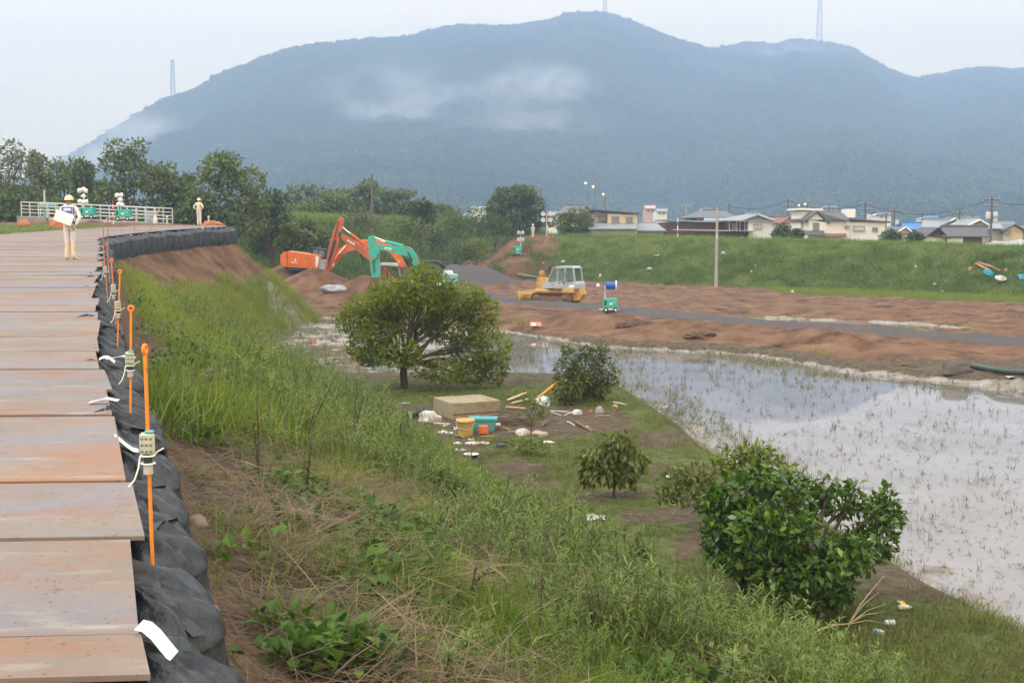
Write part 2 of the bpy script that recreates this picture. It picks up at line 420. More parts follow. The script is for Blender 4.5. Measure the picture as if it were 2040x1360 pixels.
def at_ground(px, py, z0=.4, it=8):
    """the point of the land seen at a pixel"""
    r = ray(px, py); Y = 3 * np.exp(np.linspace(0, math.log(215 / 3), 900)); X = r.x / r.y * Y; Z = CZ + r.z / r.y * Y
    g = land(X, Y)[0]; hit = np.nonzero(Z <= g)[0]
    if not len(hit): p = atz(px, py, z0); return Vector((p.x, p.y, ground_z(p.x, p.y)))
    i = hit[0]; j = max(i - 1, 0); d0, d1 = Z[j] - g[j], Z[i] - g[i]; t = d0 / (d0 - d1) if d0 != d1 else 0
    return Vector((X[j] + (X[i] - X[j]) * t, Y[j] + (Y[i] - Y[j]) * t, g[j] + (g[i] - g[j]) * t))

def ground_mat():
    m = bpy.data.materials.new('ground'); m.use_nodes = True; nt = m.node_tree; N = nt.nodes; L = nt.links; b = N['Principled BSDF']
    geo = N.new('ShaderNodeNewGeometry'); at = N.new('ShaderNodeAttribute'); at.attribute_name = 'mask'
    sep = N.new('ShaderNodeSeparateColor'); L.new(at.outputs['Color'], sep.inputs[0])
    def noise(sc, det=6, ro=.6):
        n = N.new('ShaderNodeTexNoise'); n.inputs['Scale'].default_value = sc; n.inputs['Detail'].default_value = det; n.inputs['Roughness'].default_value = ro
        L.new(geo.outputs['Position'], n.inputs['Vector']); return n.outputs['Fac']
    def ramp(f, stops):
        r = N.new('ShaderNodeValToRGB'); e = r.color_ramp.elements
        while len(e) < len(stops): e.new(.5)
        for i, (p, c) in enumerate(stops): e[i].position = p; e[i].color = (*c, 1)
        L.new(f, r.inputs['Fac']); return r.outputs['Color']
    def mixc(f, a, c):
        k = N.new('ShaderNodeMix'); k.data_type = 'RGBA'; L.new(f, k.inputs[0]); L.new(a, k.inputs[6]); L.new(c, k.inputs[7]); return k.outputs[2]
    def edge(mask, nz, amt=.6, lo=.35, hi=.65):
        a = N.new('ShaderNodeMath'); a.operation = 'MULTIPLY_ADD'; L.new(nz, a.inputs[0]); a.inputs[1].default_value = amt
        sb = N.new('ShaderNodeMath'); sb.operation = 'SUBTRACT'; L.new(mask, sb.inputs[0]); sb.inputs[1].default_value = amt / 2
        L.new(sb.outputs[0], a.inputs[2])
        r = N.new('ShaderNodeMapRange'); r.interpolation_type = 'SMOOTHSTEP'; r.inputs[1].default_value = lo; r.inputs[2].default_value = hi
        L.new(a.outputs[0], r.inputs[0]); return r.outputs[0]
    nA = noise(.6); nB = noise(4.5); nC = noise(22, 5, .7); nD = noise(1.4)
    soil = ramp(nA, [(.32, (.062, .032, .017)), (.46, (.145, .073, .037)), (.56, (.19, .102, .056)), (.70, (.23, .145, .09))])
    clod = ramp(nC, [(.3, (.45, .45, .45)), (.55, (1, 1, 1)), (.75, (1.15, 1.15, 1.15))])
    mu = N.new('ShaderNodeMix'); mu.data_type = 'RGBA'; mu.blend_type = 'MULTIPLY'; mu.inputs[0].default_value = .8
    L.new(soil, mu.inputs[6]); L.new(clod, mu.inputs[7]); c = mu.outputs[2]
    # near-camera soil under the levee is darker humus; same soil, mixed with litter
    strawc = ramp(nC, [(.25, (.035, .022, .014)), (.45, (.095, .058, .032)), (.6, (.165, .105, .055)), (.8, (.25, .18, .10))])
    grassc = ramp(nB, [(.25, (.030, .046, .010)), (.45, (.070, .098, .018)), (.6, (.115, .135, .026)), (.8, (.165, .135, .050))])
    gravc = ramp(nC, [(.25, (.035, .032, .033)), (.5, (.085, .076, .074)), (.75, (.16, .145, .14))])
    mudc = ramp(nD, [(.3, (.17, .14, .115)), (.5, (.28, .25, .22)), (.7, (.36, .335, .315))])
    hat = N.new('ShaderNodeAttribute'); hat.attribute_name = 'humus'
    humus = ramp(nB, [(.28, (.045, .032, .020)), (.5, (.092, .066, .042)), (.72, (.15, .112, .075))])
    c = mixc(edge(hat.outputs['Fac'], nD, .5), c, humus)
    c = mixc(edge(sep.outputs[1], nD, .8), c, strawc)
    c = mixc(edge(sep.outputs[0], nD, .9), c, grassc)
    c = mixc(edge(sep.outputs[2], nB, .4), c, gravc)
    c = mixc(edge(at.outputs['Alpha'], nB, .7), c, mudc)
    L.new(c, b.inputs['Base Color'])
    rr = N.new('ShaderNodeMapRange'); rr.inputs[3].default_value = .95; rr.inputs[4].default_value = .45; L.new(at.outputs['Alpha'], rr.inputs[0])
    L.new(rr.outputs[0], b.inputs['Roughness']); b.inputs['Specular IOR Level'].default_value = .3
    bp = N.new('ShaderNodeBump'); bp.inputs['Strength'].default_value = .8; bp.inputs['Distance'].default_value = .05
    hs = N.new('ShaderNodeMath'); hs.operation = 'ADD'; L.new(nB, hs.inputs[0]); L.new(nC, hs.inputs[1])
    L.new(hs.outputs[0], bp.inputs['Height']); L.new(bp.outputs[0], b.inputs['Normal'])
    return m
GROUND = ground_mat()
NA, NR = 560, 600
_az = np.linspace(R(-44), R(44), NA); _r = 2.2 * np.exp(np.linspace(0, math.log(215 / 2.2), NR))
_A, _Rr = np.meshgrid(_az, _r); GX, GY = (_Rr * np.sin(_A)), (_Rr * np.cos(_A))
GZ, GM, GI = land(GX, GY)
zone = np.full(GX.shape, 2)                       # 2 garden / flat
zone[GI['pin'] > -.35] = 1                        # paddy bed
zone[(GI['works'] > .4) & ~GI['onlev']] = 3       # works ground
zone[GI['onlev'] & (GI['left'] <= 0)] = 0         # near levee
zone[GI['onlev'] & (GI['left'] > 0)] = 6
zone[GI['fgr']] = 4; zone[GI['bgr']] = 5
_i = np.arange(NR * NA).reshape(NR, NA)
_F = np.stack([_i[:-1, :-1], _i[:-1, 1:], _i[1:, 1:], _i[1:, :-1]], -1).reshape(-1, 4)[:, ::-1]
_zf = zone[:-1, :-1].ravel(); _V = np.stack([GX, GY, GZ], -1).reshape(-1, 3); _Mk = GM.reshape(-1, 4)
for zi, nm in enumerate(['levee_slope', 'paddy_bed', 'garden_ground', 'earth_works_ground', 'far_levee', 'river_bank', 'riverside_ground']):
    F = _F[_zf == zi]
    if not len(F): continue
    u, inv = np.unique(F, return_inverse=True)
    me = mesh_np(nm, _V[u], inv.reshape(-1, 4), GROUND, smooth=True)
    a = me.attributes.new('mask', 'FLOAT_COLOR', 'POINT'); a.data.foreach_set('color', _Mk[u].astype(np.float32).ravel())
    a = me.attributes.new('humus', 'FLOAT', 'POINT'); a.data.foreach_set('value', GI['humus'].ravel()[u].astype(np.float32))
    tag(link(bpy.data.objects.new(nm, me)), kind='structure')
# the plain out to the horizon, a little under the detailed sheet's rim
_pl = MB(); _rim = [(213 * math.sin(a), 213 * math.cos(a)) for a in np.linspace(R(-44), R(44), 40)]
_out = [(2700 * math.tan(a), 2700) for a in np.linspace(R(-32), R(32), 40)]
_pl.add([(x, y, .25) for x, y in _rim] + [(x, y, .25) for x, y in _out], [(i, i + 1, 41 + i, 40 + i) for i in range(39)])
_po = _pl.build('plain', GROUND); tag(_po, kind='structure')
_a = _po.data.attributes.new('mask', 'FLOAT_COLOR', 'POINT'); _a.data.foreach_set('color', np.tile([.9, 0, 0, 0], 80).astype(np.float32))

# ---------------------------------------------------------------- standing water
def water_mat():
    m = bpy.data.materials.new('muddy_water'); m.use_nodes = True; nt = m.node_tree; N = nt.nodes; L = nt.links; b = N['Principled BSDF']
    geo = N.new('ShaderNodeNewGeometry')
    n = N.new('ShaderNodeTexNoise'); n.inputs['Scale'].default_value = .35; n.inputs['Detail'].default_value = 4; L.new(geo.outputs['Position'], n.inputs['Vector'])
    r = N.new('ShaderNodeValToRGB'); r.color_ramp.elements[0].position = .35; r.color_ramp.elements[0].color = (.17, .158, .160, 1)
    r.color_ramp.elements[1].position = .65; r.color_ramp.elements[1].color = (.23, .213, .217, 1)
    L.new(n.outputs['Fac'], r.inputs['Fac']); L.new(r.outputs['Color'], b.inputs['Base Color'])
    b.inputs['Roughness'].default_value = .025; b.inputs['IOR'].default_value = 1.33; b.inputs['Specular IOR Level'].default_value = .5
    w = N.new('ShaderNodeTexNoise'); w.inputs['Scale'].default_value = 2.2; w.inputs['Detail'].default_value = 3; L.new(geo.outputs['Position'], w.inputs['Vector'])
    bp = N.new('ShaderNodeBump'); bp.inputs['Strength'].default_value = .02; bp.inputs['Distance'].default_value = .005
    L.new(w.outputs['Fac'], bp.inputs['Height']); L.new(bp.outputs[0], b.inputs['Normal']); return m
_w = MB(); _w.quad((-20, 8, 0), (60, 8, 0), (60, 100, 0), (-20, 100, 0))
tag(_w.build('paddy_water', water_mat()), kind='structure')

# ---------------------------------------------------------------- the mountain
RIDGE = [(-900, 455), (-500, 452), (-250, 440), (-50, 400), (60, 355), (150, 310), (200, 280), (260, 245), (330, 200), (400, 178), (440, 150), (500, 128), (560, 105), (640, 88), (720, 80), (800, 74), (860, 62),
         (920, 52), (980, 50), (1010, 52), (1050, 45), (1100, 38), (1130, 26), (1165, 24), (1200, 28), (1240, 40), (1290, 60), (1330, 76), (1370, 88), (1410, 98), (1440, 92), (1480, 86), (1530, 88), (1570, 79),
         (1600, 80), (1640, 86), (1680, 95), (1720, 115), (1760, 138), (1805, 156), (1840, 150), (1900, 140), (1950, 134), (2000, 140), (2040, 135), (2150, 150), (2350, 190), (2600, 270), (3000, 400)]
def mountain_h(ax, Y):
    """ax = X/Y; height of the hill flank"""
    px = 1020 + ax * FPX
    yr = 2000 + 180 * np.sin(ax * 9 + 1) + 260 * sstep(.14, .24, ax) + 200 * sstep(.3, .36, ax)
    yf = 800 + 90 * np.sin(ax * 14) + 120 * sstep(0, -.3, ax)
    rx = np.array([p[0] for p in RIDGE], float); ry = np.array([p[1] for p in RIDGE], float)
    el = (680 - np.interp(px, rx, ry)) / FPX
    H = yr * (-_sp + el * _cp) / (_cp + el * _sp) + CZ - 5
    t = (Y - yf) / (yr - yf)
    g = (fbm(ax * Y * .0045 + 3, Y * .0022, 4, 71) - .5)
    h = H * np.clip(t, 0, 1) ** 1.25 * (1 + .55 * g * np.clip(t * (1 - t) * 4, 0, 1))
    return np.where(t > 1, H * np.maximum(0, 1 - (t - 1) * .9), h), t, yr, yf
_ax = np.linspace(-.62, .62, 620); _t = np.concatenate([np.linspace(-.04, 1, 170), np.linspace(1.02, 1.22, 6)])
_AX, _T = np.meshgrid(_ax, _t); _, _, _yr, _yf = mountain_h(_AX, np.full(_AX.shape, 1500.))
_Y = _yf + _T * (_yr - _yf); _H, _, _, _ = mountain_h(_AX, _Y)
_H = np.where(_T < 0, -1, _H + (fbm(_AX * _Y * .03, _Y * .03, 3, 81) - .5) * 7 * sstep(0, .08, _T))
_i = np.arange(_AX.size).reshape(_AX.shape)
_F = np.stack([_i[:-1, :-1], _i[1:, :-1], _i[1:, 1:], _i[:-1, 1:]], -1).reshape(-1, 4)[:, ::-1]
M_FOREST = mat('forest_floor', (.05, .075, .024), .9, var=.3, scale=.02, spec=.1)
tag(link(bpy.data.objects.new('mountain', mesh_np('mountain', np.stack([_AX * _Y, _Y, _H], -1).reshape(-1, 3), _F, M_FOREST, smooth=True))), kind='structure')
# a nearer low hill at the right
def hill_h(X, Y):
    d = np.sqrt(((X - 405) / 82) ** 2 + ((Y - 900) / 120) ** 2)
    return 32 * np.clip(1 - d * d, -.05, 1) + 6 * (fbm(X * .02, Y * .02, 3, 91) - .5)
_x = np.linspace(300, 500, 60); _y = np.linspace(770, 1030, 50); _X, _Yy = np.meshgrid(_x, _y); _i = np.arange(3000).reshape(50, 60)
_F = np.stack([_i[:-1, :-1], _i[:-1, 1:], _i[1:, 1:], _i[1:, :-1]], -1).reshape(-1, 4)
_HH = hill_h(_X, _Yy); _HH = np.where(_HH < .5, -1, _HH)
tag(link(bpy.data.objects.new('hill', mesh_np('hill', np.stack([_X, _Yy, _HH], -1).reshape(-1, 3), _F, M_FOREST, smooth=True))), kind='structure')

# ---------------------------------------------------------------- the damp air
def box_volume(name, lo, hi, build):
    mb = MB(); c = [(a + b) / 2 for a, b in zip(lo, hi)]; mb.box(c, [b - a for a, b in zip(lo, hi)])
    m = bpy.data.materials.new(name); m.use_nodes = True; N = m.node_tree.nodes; N.clear()
    out = N.new('ShaderNodeOutputMaterial'); pv = N.new('ShaderNodeVolumePrincipled')
    m.node_tree.links.new(pv.outputs[0], out.inputs['Volume']); build(m.node_tree, pv)
    return tag(mb.build(name, m), kind='stuff')
def _hz(nt, pv):
    pv.inputs['Color'].default_value = (.46, .64, 1.0, 1); pv.inputs['Density'].default_value = .00056; pv.inputs['Anisotropy'].default_value = 0.
haze = box_volume('haze', (-1800, -40, -1.6), (1800, 2760, 450), _hz)

# ---------------------------------------------------------------- wisps of mist drifting along the flank
def mist(px, py, w, h, dens, seed, ahead=70):
    r = ray(px, py); ys = np.linspace(600, 2500, 400); ax = r.x / r.y; hz = mountain_h(np.full(400, ax), ys)[0]; rz = CZ + r.z / r.y * ys
    hit = np.nonzero(hz >= rz)[0]; Y = (ys[hit[0]] if len(hit) else 1900.) - ahead; p = aty(px, py, Y); k = Y / FPX
    mb = MB(); mb.box((0, 0, 0), (2, 2, 2)); m = bpy.data.materials.new('mist'); m.use_nodes = True; N = m.node_tree.nodes; L = m.node_tree.links; N.clear()
    out = N.new('ShaderNodeOutputMaterial'); pv = N.new('ShaderNodeVolumePrincipled'); L.new(pv.outputs[0], out.inputs['Volume']); pv.inputs['Color'].default_value = (.97, .98, 1, 1)
    tc = N.new('ShaderNodeTexCoord'); ln = N.new('ShaderNodeVectorMath'); ln.operation = 'LENGTH'; L.new(tc.outputs['Object'], ln.inputs[0])
    fo = N.new('ShaderNodeMapRange'); fo.interpolation_type = 'SMOOTHSTEP'; fo.inputs[1].default_value = .98; fo.inputs[2].default_value = .05; L.new(ln.outputs['Value'], fo.inputs[0])
    mp = N.new('ShaderNodeMapping'); mp.inputs['Scale'].default_value = (w / h * .9, .8, 1.5); mp.inputs['Location'].default_value = (seed * 3.3, seed * 1.7, 0); mp.inputs['Rotation'].default_value = (0, .35, 0); L.new(tc.outputs['Object'], mp.inputs[0])
    nz = N.new('ShaderNodeTexNoise'); nz.inputs['Scale'].default_value = 1.1; nz.inputs['Detail'].default_value = 5; nz.inputs['Distortion'].default_value = .5; L.new(mp.outputs[0], nz.inputs['Vector'])
    nr = N.new('ShaderNodeMapRange'); nr.inputs[1].default_value = .30; nr.inputs[2].default_value = .78; L.new(nz.outputs['Fac'], nr.inputs[0])
    mu = N.new('ShaderNodeMath'); mu.operation = 'MULTIPLY'; L.new(fo.outputs[0], mu.inputs[0]); L.new(nr.outputs[0], mu.inputs[1])
    m2 = N.new('ShaderNodeMath'); m2.operation = 'MULTIPLY'; L.new(mu.outputs[0], m2.inputs[0]); m2.inputs[1].default_value = dens; L.new(m2.outputs[0], pv.inputs['Density'])
    o = mb.build('mist', m); o.location = p; o.scale = (w * k / 2, 55, h * k / 2); return tag(o, kind='stuff')
for a in [(830, 195, 620, 190, .018, 1), (1075, 175, 320, 130, .030, 2), (1050, 255, 460, 150, .015, 3), (290, 272, 330, 130, .034, 4), (780, 225, 300, 60, .024, 6), (230, 318, 420, 90, .045, 8), (1580, 105, 420, 70, .012, 9)]: mist(*a)
# ================================================================ GROWTH THAT NOBODY COULD COUNT
def strip_leaf(V, F, Rn, base, d, up, L, W, bend, rn, seg=3, fold=0.):
    """one tapering blade: base point, direction, side-bending"""
    d = d.normalized(); side = d.cross(up)
    if side.length < 1e-3: side = Vector((1, 0, 0))
    side.normalize(); o = len(V); p = Vector(base); st = L / seg
    for i in range(seg + 1):
        w = W * (1 - (i / seg) ** 1.6) * (.55 + .45 * min(1, i * 2.0 / seg) if i else .55)
        if i == seg: V.append(tuple(p)); break
        V.append(tuple(p - side * w / 2)); V.append(tuple(p + side * w / 2))
        d = (d + Vector((0, 0, -bend / seg)) + d * 0).normalized(); p = p + d * st
    for i in range(seg - 1):
        a = o + 2 * i; F.append((a, a + 1, a + 3, a + 2)); Rn.append(rn)
    a = o + 2 * (seg - 1); F.append((a, a + 1, a + 2, a + 2)); Rn.append(rn)
def oval_leaf(V, F, Rn, base, d, nrm, L, W, rn, fold=.25):
    """a leaf with a fold along its midrib: two quads and a tip"""
    d = d.normalized(); side = d.cross(nrm)
    if side.length < 1e-3: side = d.cross(Vector((1, 0, .3)))
    side.normalize(); n = side.cross(d); o = len(V); b = Vector(base)
    for q in (b, b + d * L * .42 + side * W * .5 + n * W * fold, b + d * L * .45, b + d * L * .42 - side * W * .5 + n * W * fold, b + d * L - n * L * .12): V.append(tuple(q))
    F.append((o, o + 1, o + 4, o + 2)); F.append((o, o + 2, o + 4, o + 3)); Rn += [rn, rn]
def rdir(r, el0, el1):
    a = r.uniform(0, 2 * math.pi); e = R(r.uniform(el0, el1)); return Vector((math.cos(a) * math.cos(e), math.sin(a) * math.cos(e), math.sin(e)))
UP = Vector((0, 0, 1))
def finish(name, V, F, Rn, m):
    V = np.array(V); F = [tuple(f) for f in F]; me = bpy.data.meshes.new(name)
    F2 = [f if len(set(f)) == 4 else tuple(dict.fromkeys(f)) for f in F]
    me.from_pydata(V.tolist(), [], F2); a = me.attributes.new('rnd', 'FLOAT', 'FACE'); a.data.foreach_set('value', np.array(Rn, np.float32))
    me.materials.append(m); me.update(); return me
def tpl_grass(r, m, n=26, h=(.22, .45), w=.012, rad=.12, bend=(.4, 1.3), el=(45, 88)):
    V, F, Q = [], [], []
    for _ in range(n):
        b = Vector((r.gauss(0, rad), r.gauss(0, rad), -.03)); strip_leaf(V, F, Q, b, rdir(r, *el), UP, r.uniform(*h), w * r.uniform(.7, 1.4), r.uniform(*bend), r.random())
    return finish('grass_clump', V, F, Q, m)
def tpl_straw(r, m, n=34):
    V, F, Q = [], [], []; a0 = r.uniform(0, 6.28)
    for _ in range(n):
        a = a0 + r.gauss(0, .55); d = Vector((math.cos(a), math.sin(a), r.uniform(-.05, .28)))
        strip_leaf(V, F, Q, Vector((r.gauss(0, .2), r.gauss(0, .2), r.uniform(-.01, .07))), d, UP, r.uniform(.25, .7), r.uniform(.005, .011), r.uniform(.1, .5), r.random())
    return finish('straw_clump', V, F, Q, m)
def tpl_feather(r, m, stems=6, h=(.45, .85)):
    V, F, Q = [], [], []
    for _ in range(stems):
        b = Vector((r.gauss(0, .13), r.gauss(0, .13), -.03)); d = rdir(r, 58, 88); H = r.uniform(*h); rn0 = r.random() * .5
        strip_leaf(V, F, Q, b, d, UP, H, .012, .25, .2, 4)
        for k in range(26):
            t = .12 + .88 * k / 26; p = b + d * H * t + Vector((0, 0, -.12 * t * t * H))
            ld = (rdir(r, 5, 55) + d * .5); strip_leaf(V, F, Q, p, ld, UP, r.uniform(.06, .15) * (1.25 - .7 * t), r.uniform(.012, .022), r.uniform(.2, .8), min(1, rn0 + r.uniform(.1, .5) + .15 * (t > .8)), 2)
    return finish('feathery_weed', V, F, Q, m)
def tpl_broad(r, m, n=22, L=(.06, .13)):
    V, F, Q = [], [], []
    for _ in range(n):
        d = rdir(r, 5, 70); b = Vector((r.gauss(0, .1), r.gauss(0, .1), r.uniform(0, .16))); l = r.uniform(*L)
        oval_leaf(V, F, Q, b, d, UP, l, l * r.uniform(.5, .75), r.random())
    return finish('broadleaf_weed', V, F, Q, m)
def tpl_tuft(r, m, n=13):
    V, F, Q = [], [], []
    for _ in range(n):
        strip_leaf(V, F, Q, Vector((r.gauss(0, .035), r.gauss(0, .035), -.03)), rdir(r, 25, 85), UP, r.uniform(.12, .32), .019, r.uniform(.5, 2.2), r.random())
    return finish('rice_tuft', V, F, Q, m)
def tpl_rough(r, m, n=46, h=(.35, .8), w=.035, rad=.42):
    V, F, Q = [], [], []
    for _ in range(n):
        b = Vector((r.gauss(0, rad), r.gauss(0, rad), -.05)); strip_leaf(V, F, Q, b, rdir(r, 40, 85), UP, r.uniform(*h), w * r.uniform(.6, 1.4), r.uniform(.4, 1.6), r.random(), 2)
    return finish('rough_grass_clump', V, F, Q, m)
def tpl_crown(r, m, n=260, sz=1.3, rx=4.2, rz=3.6):
    V, F, Q = [], [], []; lob = [(rdir(r, -10, 80) * r.uniform(.2, .75), r.uniform(.4, .62)) for _ in range(9)]
    for _ in range(n):
        c, q = r.choice(lob); u = rdir(r, -50, 90); p = c + u * q * r.uniform(.75, 1.05)
        p = Vector((p.x * rx, p.y * rx, p.z * rz + rz * .8)); oval_leaf(V, F, Q, p, (u + rdir(r, -40, 40) * .8), u, sz * r.uniform(.7, 1.4), sz * r.uniform(.6, 1.1), min(1, max(0, r.gauss(.5, .22))))
    return finish('forest_crown', V, F, Q, m)

def scatter(name, P, meshes, scale, tint, tilt=.12, label=None, cat=None):
    """instances of clump meshes on points: one object that nobody could count"""
    n = len(P); me = bpy.data.meshes.new(name); me.vertices.add(n); me.vertices.foreach_set('co', np.asarray(P, np.float32).ravel())
    def attr(nm, ty, val, key='value'):
        a = me.attributes.new(nm, ty, 'POINT'); a.data.foreach_set(key, val)
    attr('size', 'FLOAT', np.asarray(scale, np.float32)); attr('tint', 'FLOAT', np.clip(np.asarray(tint, np.float32), 0, 1))
    rot = np.stack([rng.normal(0, tilt, n), rng.normal(0, tilt, n), rng.uniform(0, 6.283, n)], -1).astype(np.float32)
    attr('turn', 'FLOAT_VECTOR', rot.ravel(), 'vector'); attr('which', 'INT', rng.integers(0, len(meshes), n).astype(np.int32))
    src = bpy.data.collections.new(name + '_kinds')
    for i, m in enumerate(meshes): src.objects.link(bpy.data.objects.new('%s_kind_%02d' % (name, i), m))
    o = link(bpy.data.objects.new(name, me)); tag(o, label, cat, kind='stuff')
    g = bpy.data.node_groups.new(name, 'GeometryNodeTree')
    g.interface.new_socket('Geometry', in_out='INPUT', socket_type='NodeSocketGeometry'); g.interface.new_socket('Geometry', in_out='OUTPUT', socket_type='NodeSocketGeometry')
    N, L = g.nodes, g.links; gi = N.new('NodeGroupInput'); go = N.new('NodeGroupOutput')
    ci = N.new('GeometryNodeCollectionInfo'); ci.inputs['Collection'].default_value = src; ci.inputs['Separate Children'].default_value = True; ci.inputs['Reset Children'].default_value = True
    ip = N.new('GeometryNodeInstanceOnPoints'); ip.inputs['Pick Instance'].default_value = True
    def na(nm, ty):
        a = N.new('GeometryNodeInputNamedAttribute'); a.data_type = ty; a.inputs['Name'].default_value = nm; return a.outputs['Attribute']
    er = N.new('FunctionNodeEulerToRotation'); L.new(na('turn', 'FLOAT_VECTOR'), er.inputs[0])
    L.new(gi.outputs[0], ip.inputs['Points']); L.new(ci.outputs[0], ip.inputs['Instance']); L.new(na('which', 'INT'), ip.inputs['Instance Index'])
    L.new(er.outputs[0], ip.inputs['Rotation']); L.new(na('size', 'FLOAT'), ip.inputs['Scale']); L.new(ip.outputs[0], go.inputs[0])
    md = o.modifiers.new('clumps', 'NODES'); md.node_group = g
    return o

def sample(n, r0, r1, p=1.3, half=27):
    u = rng.uniform(0, 1, n); k = 2 - p; r = (r0 ** k + u * (r1 ** k - r0 ** k)) ** (1 / k); a = rng.uniform(R(-half), R(half), n)
    x, y = r * np.sin(a), r * np.cos(a); z, mk, inf = land(x, y); return x, y, z, mk, inf, r
def pts(x, y, z, m): return np.stack([x[m], y[m], z[m]], -1)
RR = random.Random(11)
L_GRASS = leaf_mat('grass_blades', [(.046, .092, .010), (.105, .178, .016), (.195, .260, .026), (.29, .31, .05), (.36, .31, .10)], .35, vary='inst')
L_FEATH = leaf_mat('feathery_leaves', [(.055, .088, .018), (.115, .170, .034), (.190, .245, .052), (.28, .32, .085)], .3, vary='inst')
L_BROAD = leaf_mat('broad_leaves', [(.024, .062, .010), (.060, .130, .018), (.115, .20, .028), (.19, .26, .045)], .35, vary='inst')
L_MUDG = leaf_mat('muddy_grass', [(.058, .070, .016), (.108, .128, .024), (.165, .180, .034), (.22, .20, .06)], .3, vary='inst')
L_STRAW = leaf_mat('dry_straw', [(.055, .033, .018), (.125, .078, .040), (.21, .14, .072), (.36, .27, .15)], .15, vary='inst')
L_RICE = leaf_mat('rice_blades', [(.07, .065, .028), (.13, .125, .045), (.19, .18, .06), (.27, .24, .10)], .3, vary='inst')
L_FAR = leaf_mat('far_grass', [(.038, .088, .012), (.095, .180, .020), (.180, .265, .030), (.29, .32, .055)], .3, vary='inst')
L_FOREST = leaf_mat('forest_leaves', [(.022, .046, .014), (.055, .098, .026), (.10, .155, .038), (.18, .22, .06)], .2, vary='inst')
T_G = [tpl_grass(RR, L_GRASS) for _ in range(5)]; T_GS = [tpl_grass(RR, L_MUDG, 30, (.05, .17), .009, .15, (.3, 1.2), (25, 80)) for _ in range(4)]
T_TALL = [tpl_grass(RR, L_GRASS, 20, (.6, 1.1), .024, .12, (.7, 1.6), (55, 88)) for _ in range(3)]
T_S = [tpl_straw(RR, L_STRAW) for _ in range(5)]; T_F = [tpl_feather(RR, L_FEATH) for _ in range(5)]; T_B = [tpl_broad(RR, L_BROAD) for _ in range(4)]
T_R = [tpl_tuft(RR, L_RICE) for _ in range(6)]; T_FAR = [tpl_rough(RR, L_FAR) for _ in range(4)]; T_C = [tpl_crown(RR, L_FOREST) for _ in range(4)]

# levee slope
x, y, z, mk, I, r = sample(150000, 4.5, 95, 1.3)
nz = fbm(x * .9, y * .9, 3, 101); nz2 = fbm(x * .35, y * .35, 3, 102)
sl = I['onlev'] & (I['s'] > .5) & (I['bare'] < .4)
gprob = np.clip(.44 + .9 * sstep(20, 38, y) + (nz - .5) * 2.2 - .42 * mk[:, 1] + .25 * sstep(5, 8, I['s']), .03, 1) * sstep(.4, 1.8, I['s'])
m = sl & (rng.random(len(x)) < gprob * .62)
scatter('slope_grass', pts(x, y, z, m), T_G, (.75 + .9 * sstep(15, 70, r) + rng.normal(0, .15, len(r)))[m], (.30 + .75 * (nz2 - .5) + .35 * sstep(18, 40, y) - .0 * r + rng.normal(0, .10, len(r)))[m], .2, 'green and yellowing grass over the levee slope', 'grass')
m = sl & (rng.random(len(x)) < np.clip(mk[:, 1] * .9 * sstep(34, 20, y) + .10, 0, 1) * (.35 + .65 * sstep(.42, .55, nz)) * (.26 + .04 * sstep(18, 10, y)) * sstep(.55, .9, I['s']))
scatter('fallen_straw', pts(x, y, z, m), T_S, (1.0 + .4 * sstep(15, 60, r) + rng.uniform(-.2, .4, len(r)))[m], (.35 + .9 * (nz - .5) + rng.normal(0, .14, len(r)))[m], .18, 'flattened brown dead grass lying on the slope', 'dead grass')
x, y, z, mk, I, r = sample(26000, 5, 60, 1.2)
nz = fbm(x * .42, y * .42, 3, 111); ss = I['s']
band = sstep(1.4, 3.4, ss) * sstep(8.2, 6.4, ss) * I['onlev']
fpr = (1 - .75 * mk[:, 1]) * band * (.07 + 1.05 * sstep(.47, .61, nz)) * (.55 + .45 * sstep(9, 14, y)) * sstep(52, 40, y)
m = (rng.random(len(x)) < fpr * .36)
scatter('feathery_weeds', pts(x, y, z, m), T_F, (.60 + .75 * sstep(.45, .75, nz) + rng.normal(0, .2, len(r)) + .18 * sstep(9, 16, y)).clip(.35, 1.6)[m], (.40 + 1.2 * (fbm(x * 1.3, y * 1.3, 3, 117) - .5) + rng.normal(0, .16, len(r)))[m], .2, 'grey green feathery weeds massed on the levee slope', 'weeds')
nb = fbm(x * .6 + 40, y * .6, 3, 115)
m = (ss > .9) & I['onlev'] & (rng.random(len(x)) < sstep(.44, .58, nb) * .45 * sstep(50, 30, y))
scatter('broadleaf_weeds', pts(x, y, z, m), T_B, (.8 + rng.uniform(0, .7, len(r)))[m], (.4 + rng.normal(0, .2, len(r)))[m], .2, 'low bright green broadleaf weeds among the straw', 'weeds')
# the stand of long-bladed grass half way down the near slope
c = at_ground(440, 850); k = 95
xx = c.x + rng.normal(0, .55, k); yy = c.y + rng.normal(0, .9, k); zz = land(xx, yy)[0]
scatter('long_bladed_grass', np.stack([xx, yy, zz], -1), T_TALL, rng.uniform(.6, 1.1, k), rng.uniform(.1, .42, k), .15, 'bright green long bladed grass standing near the sandbags', 'grass')
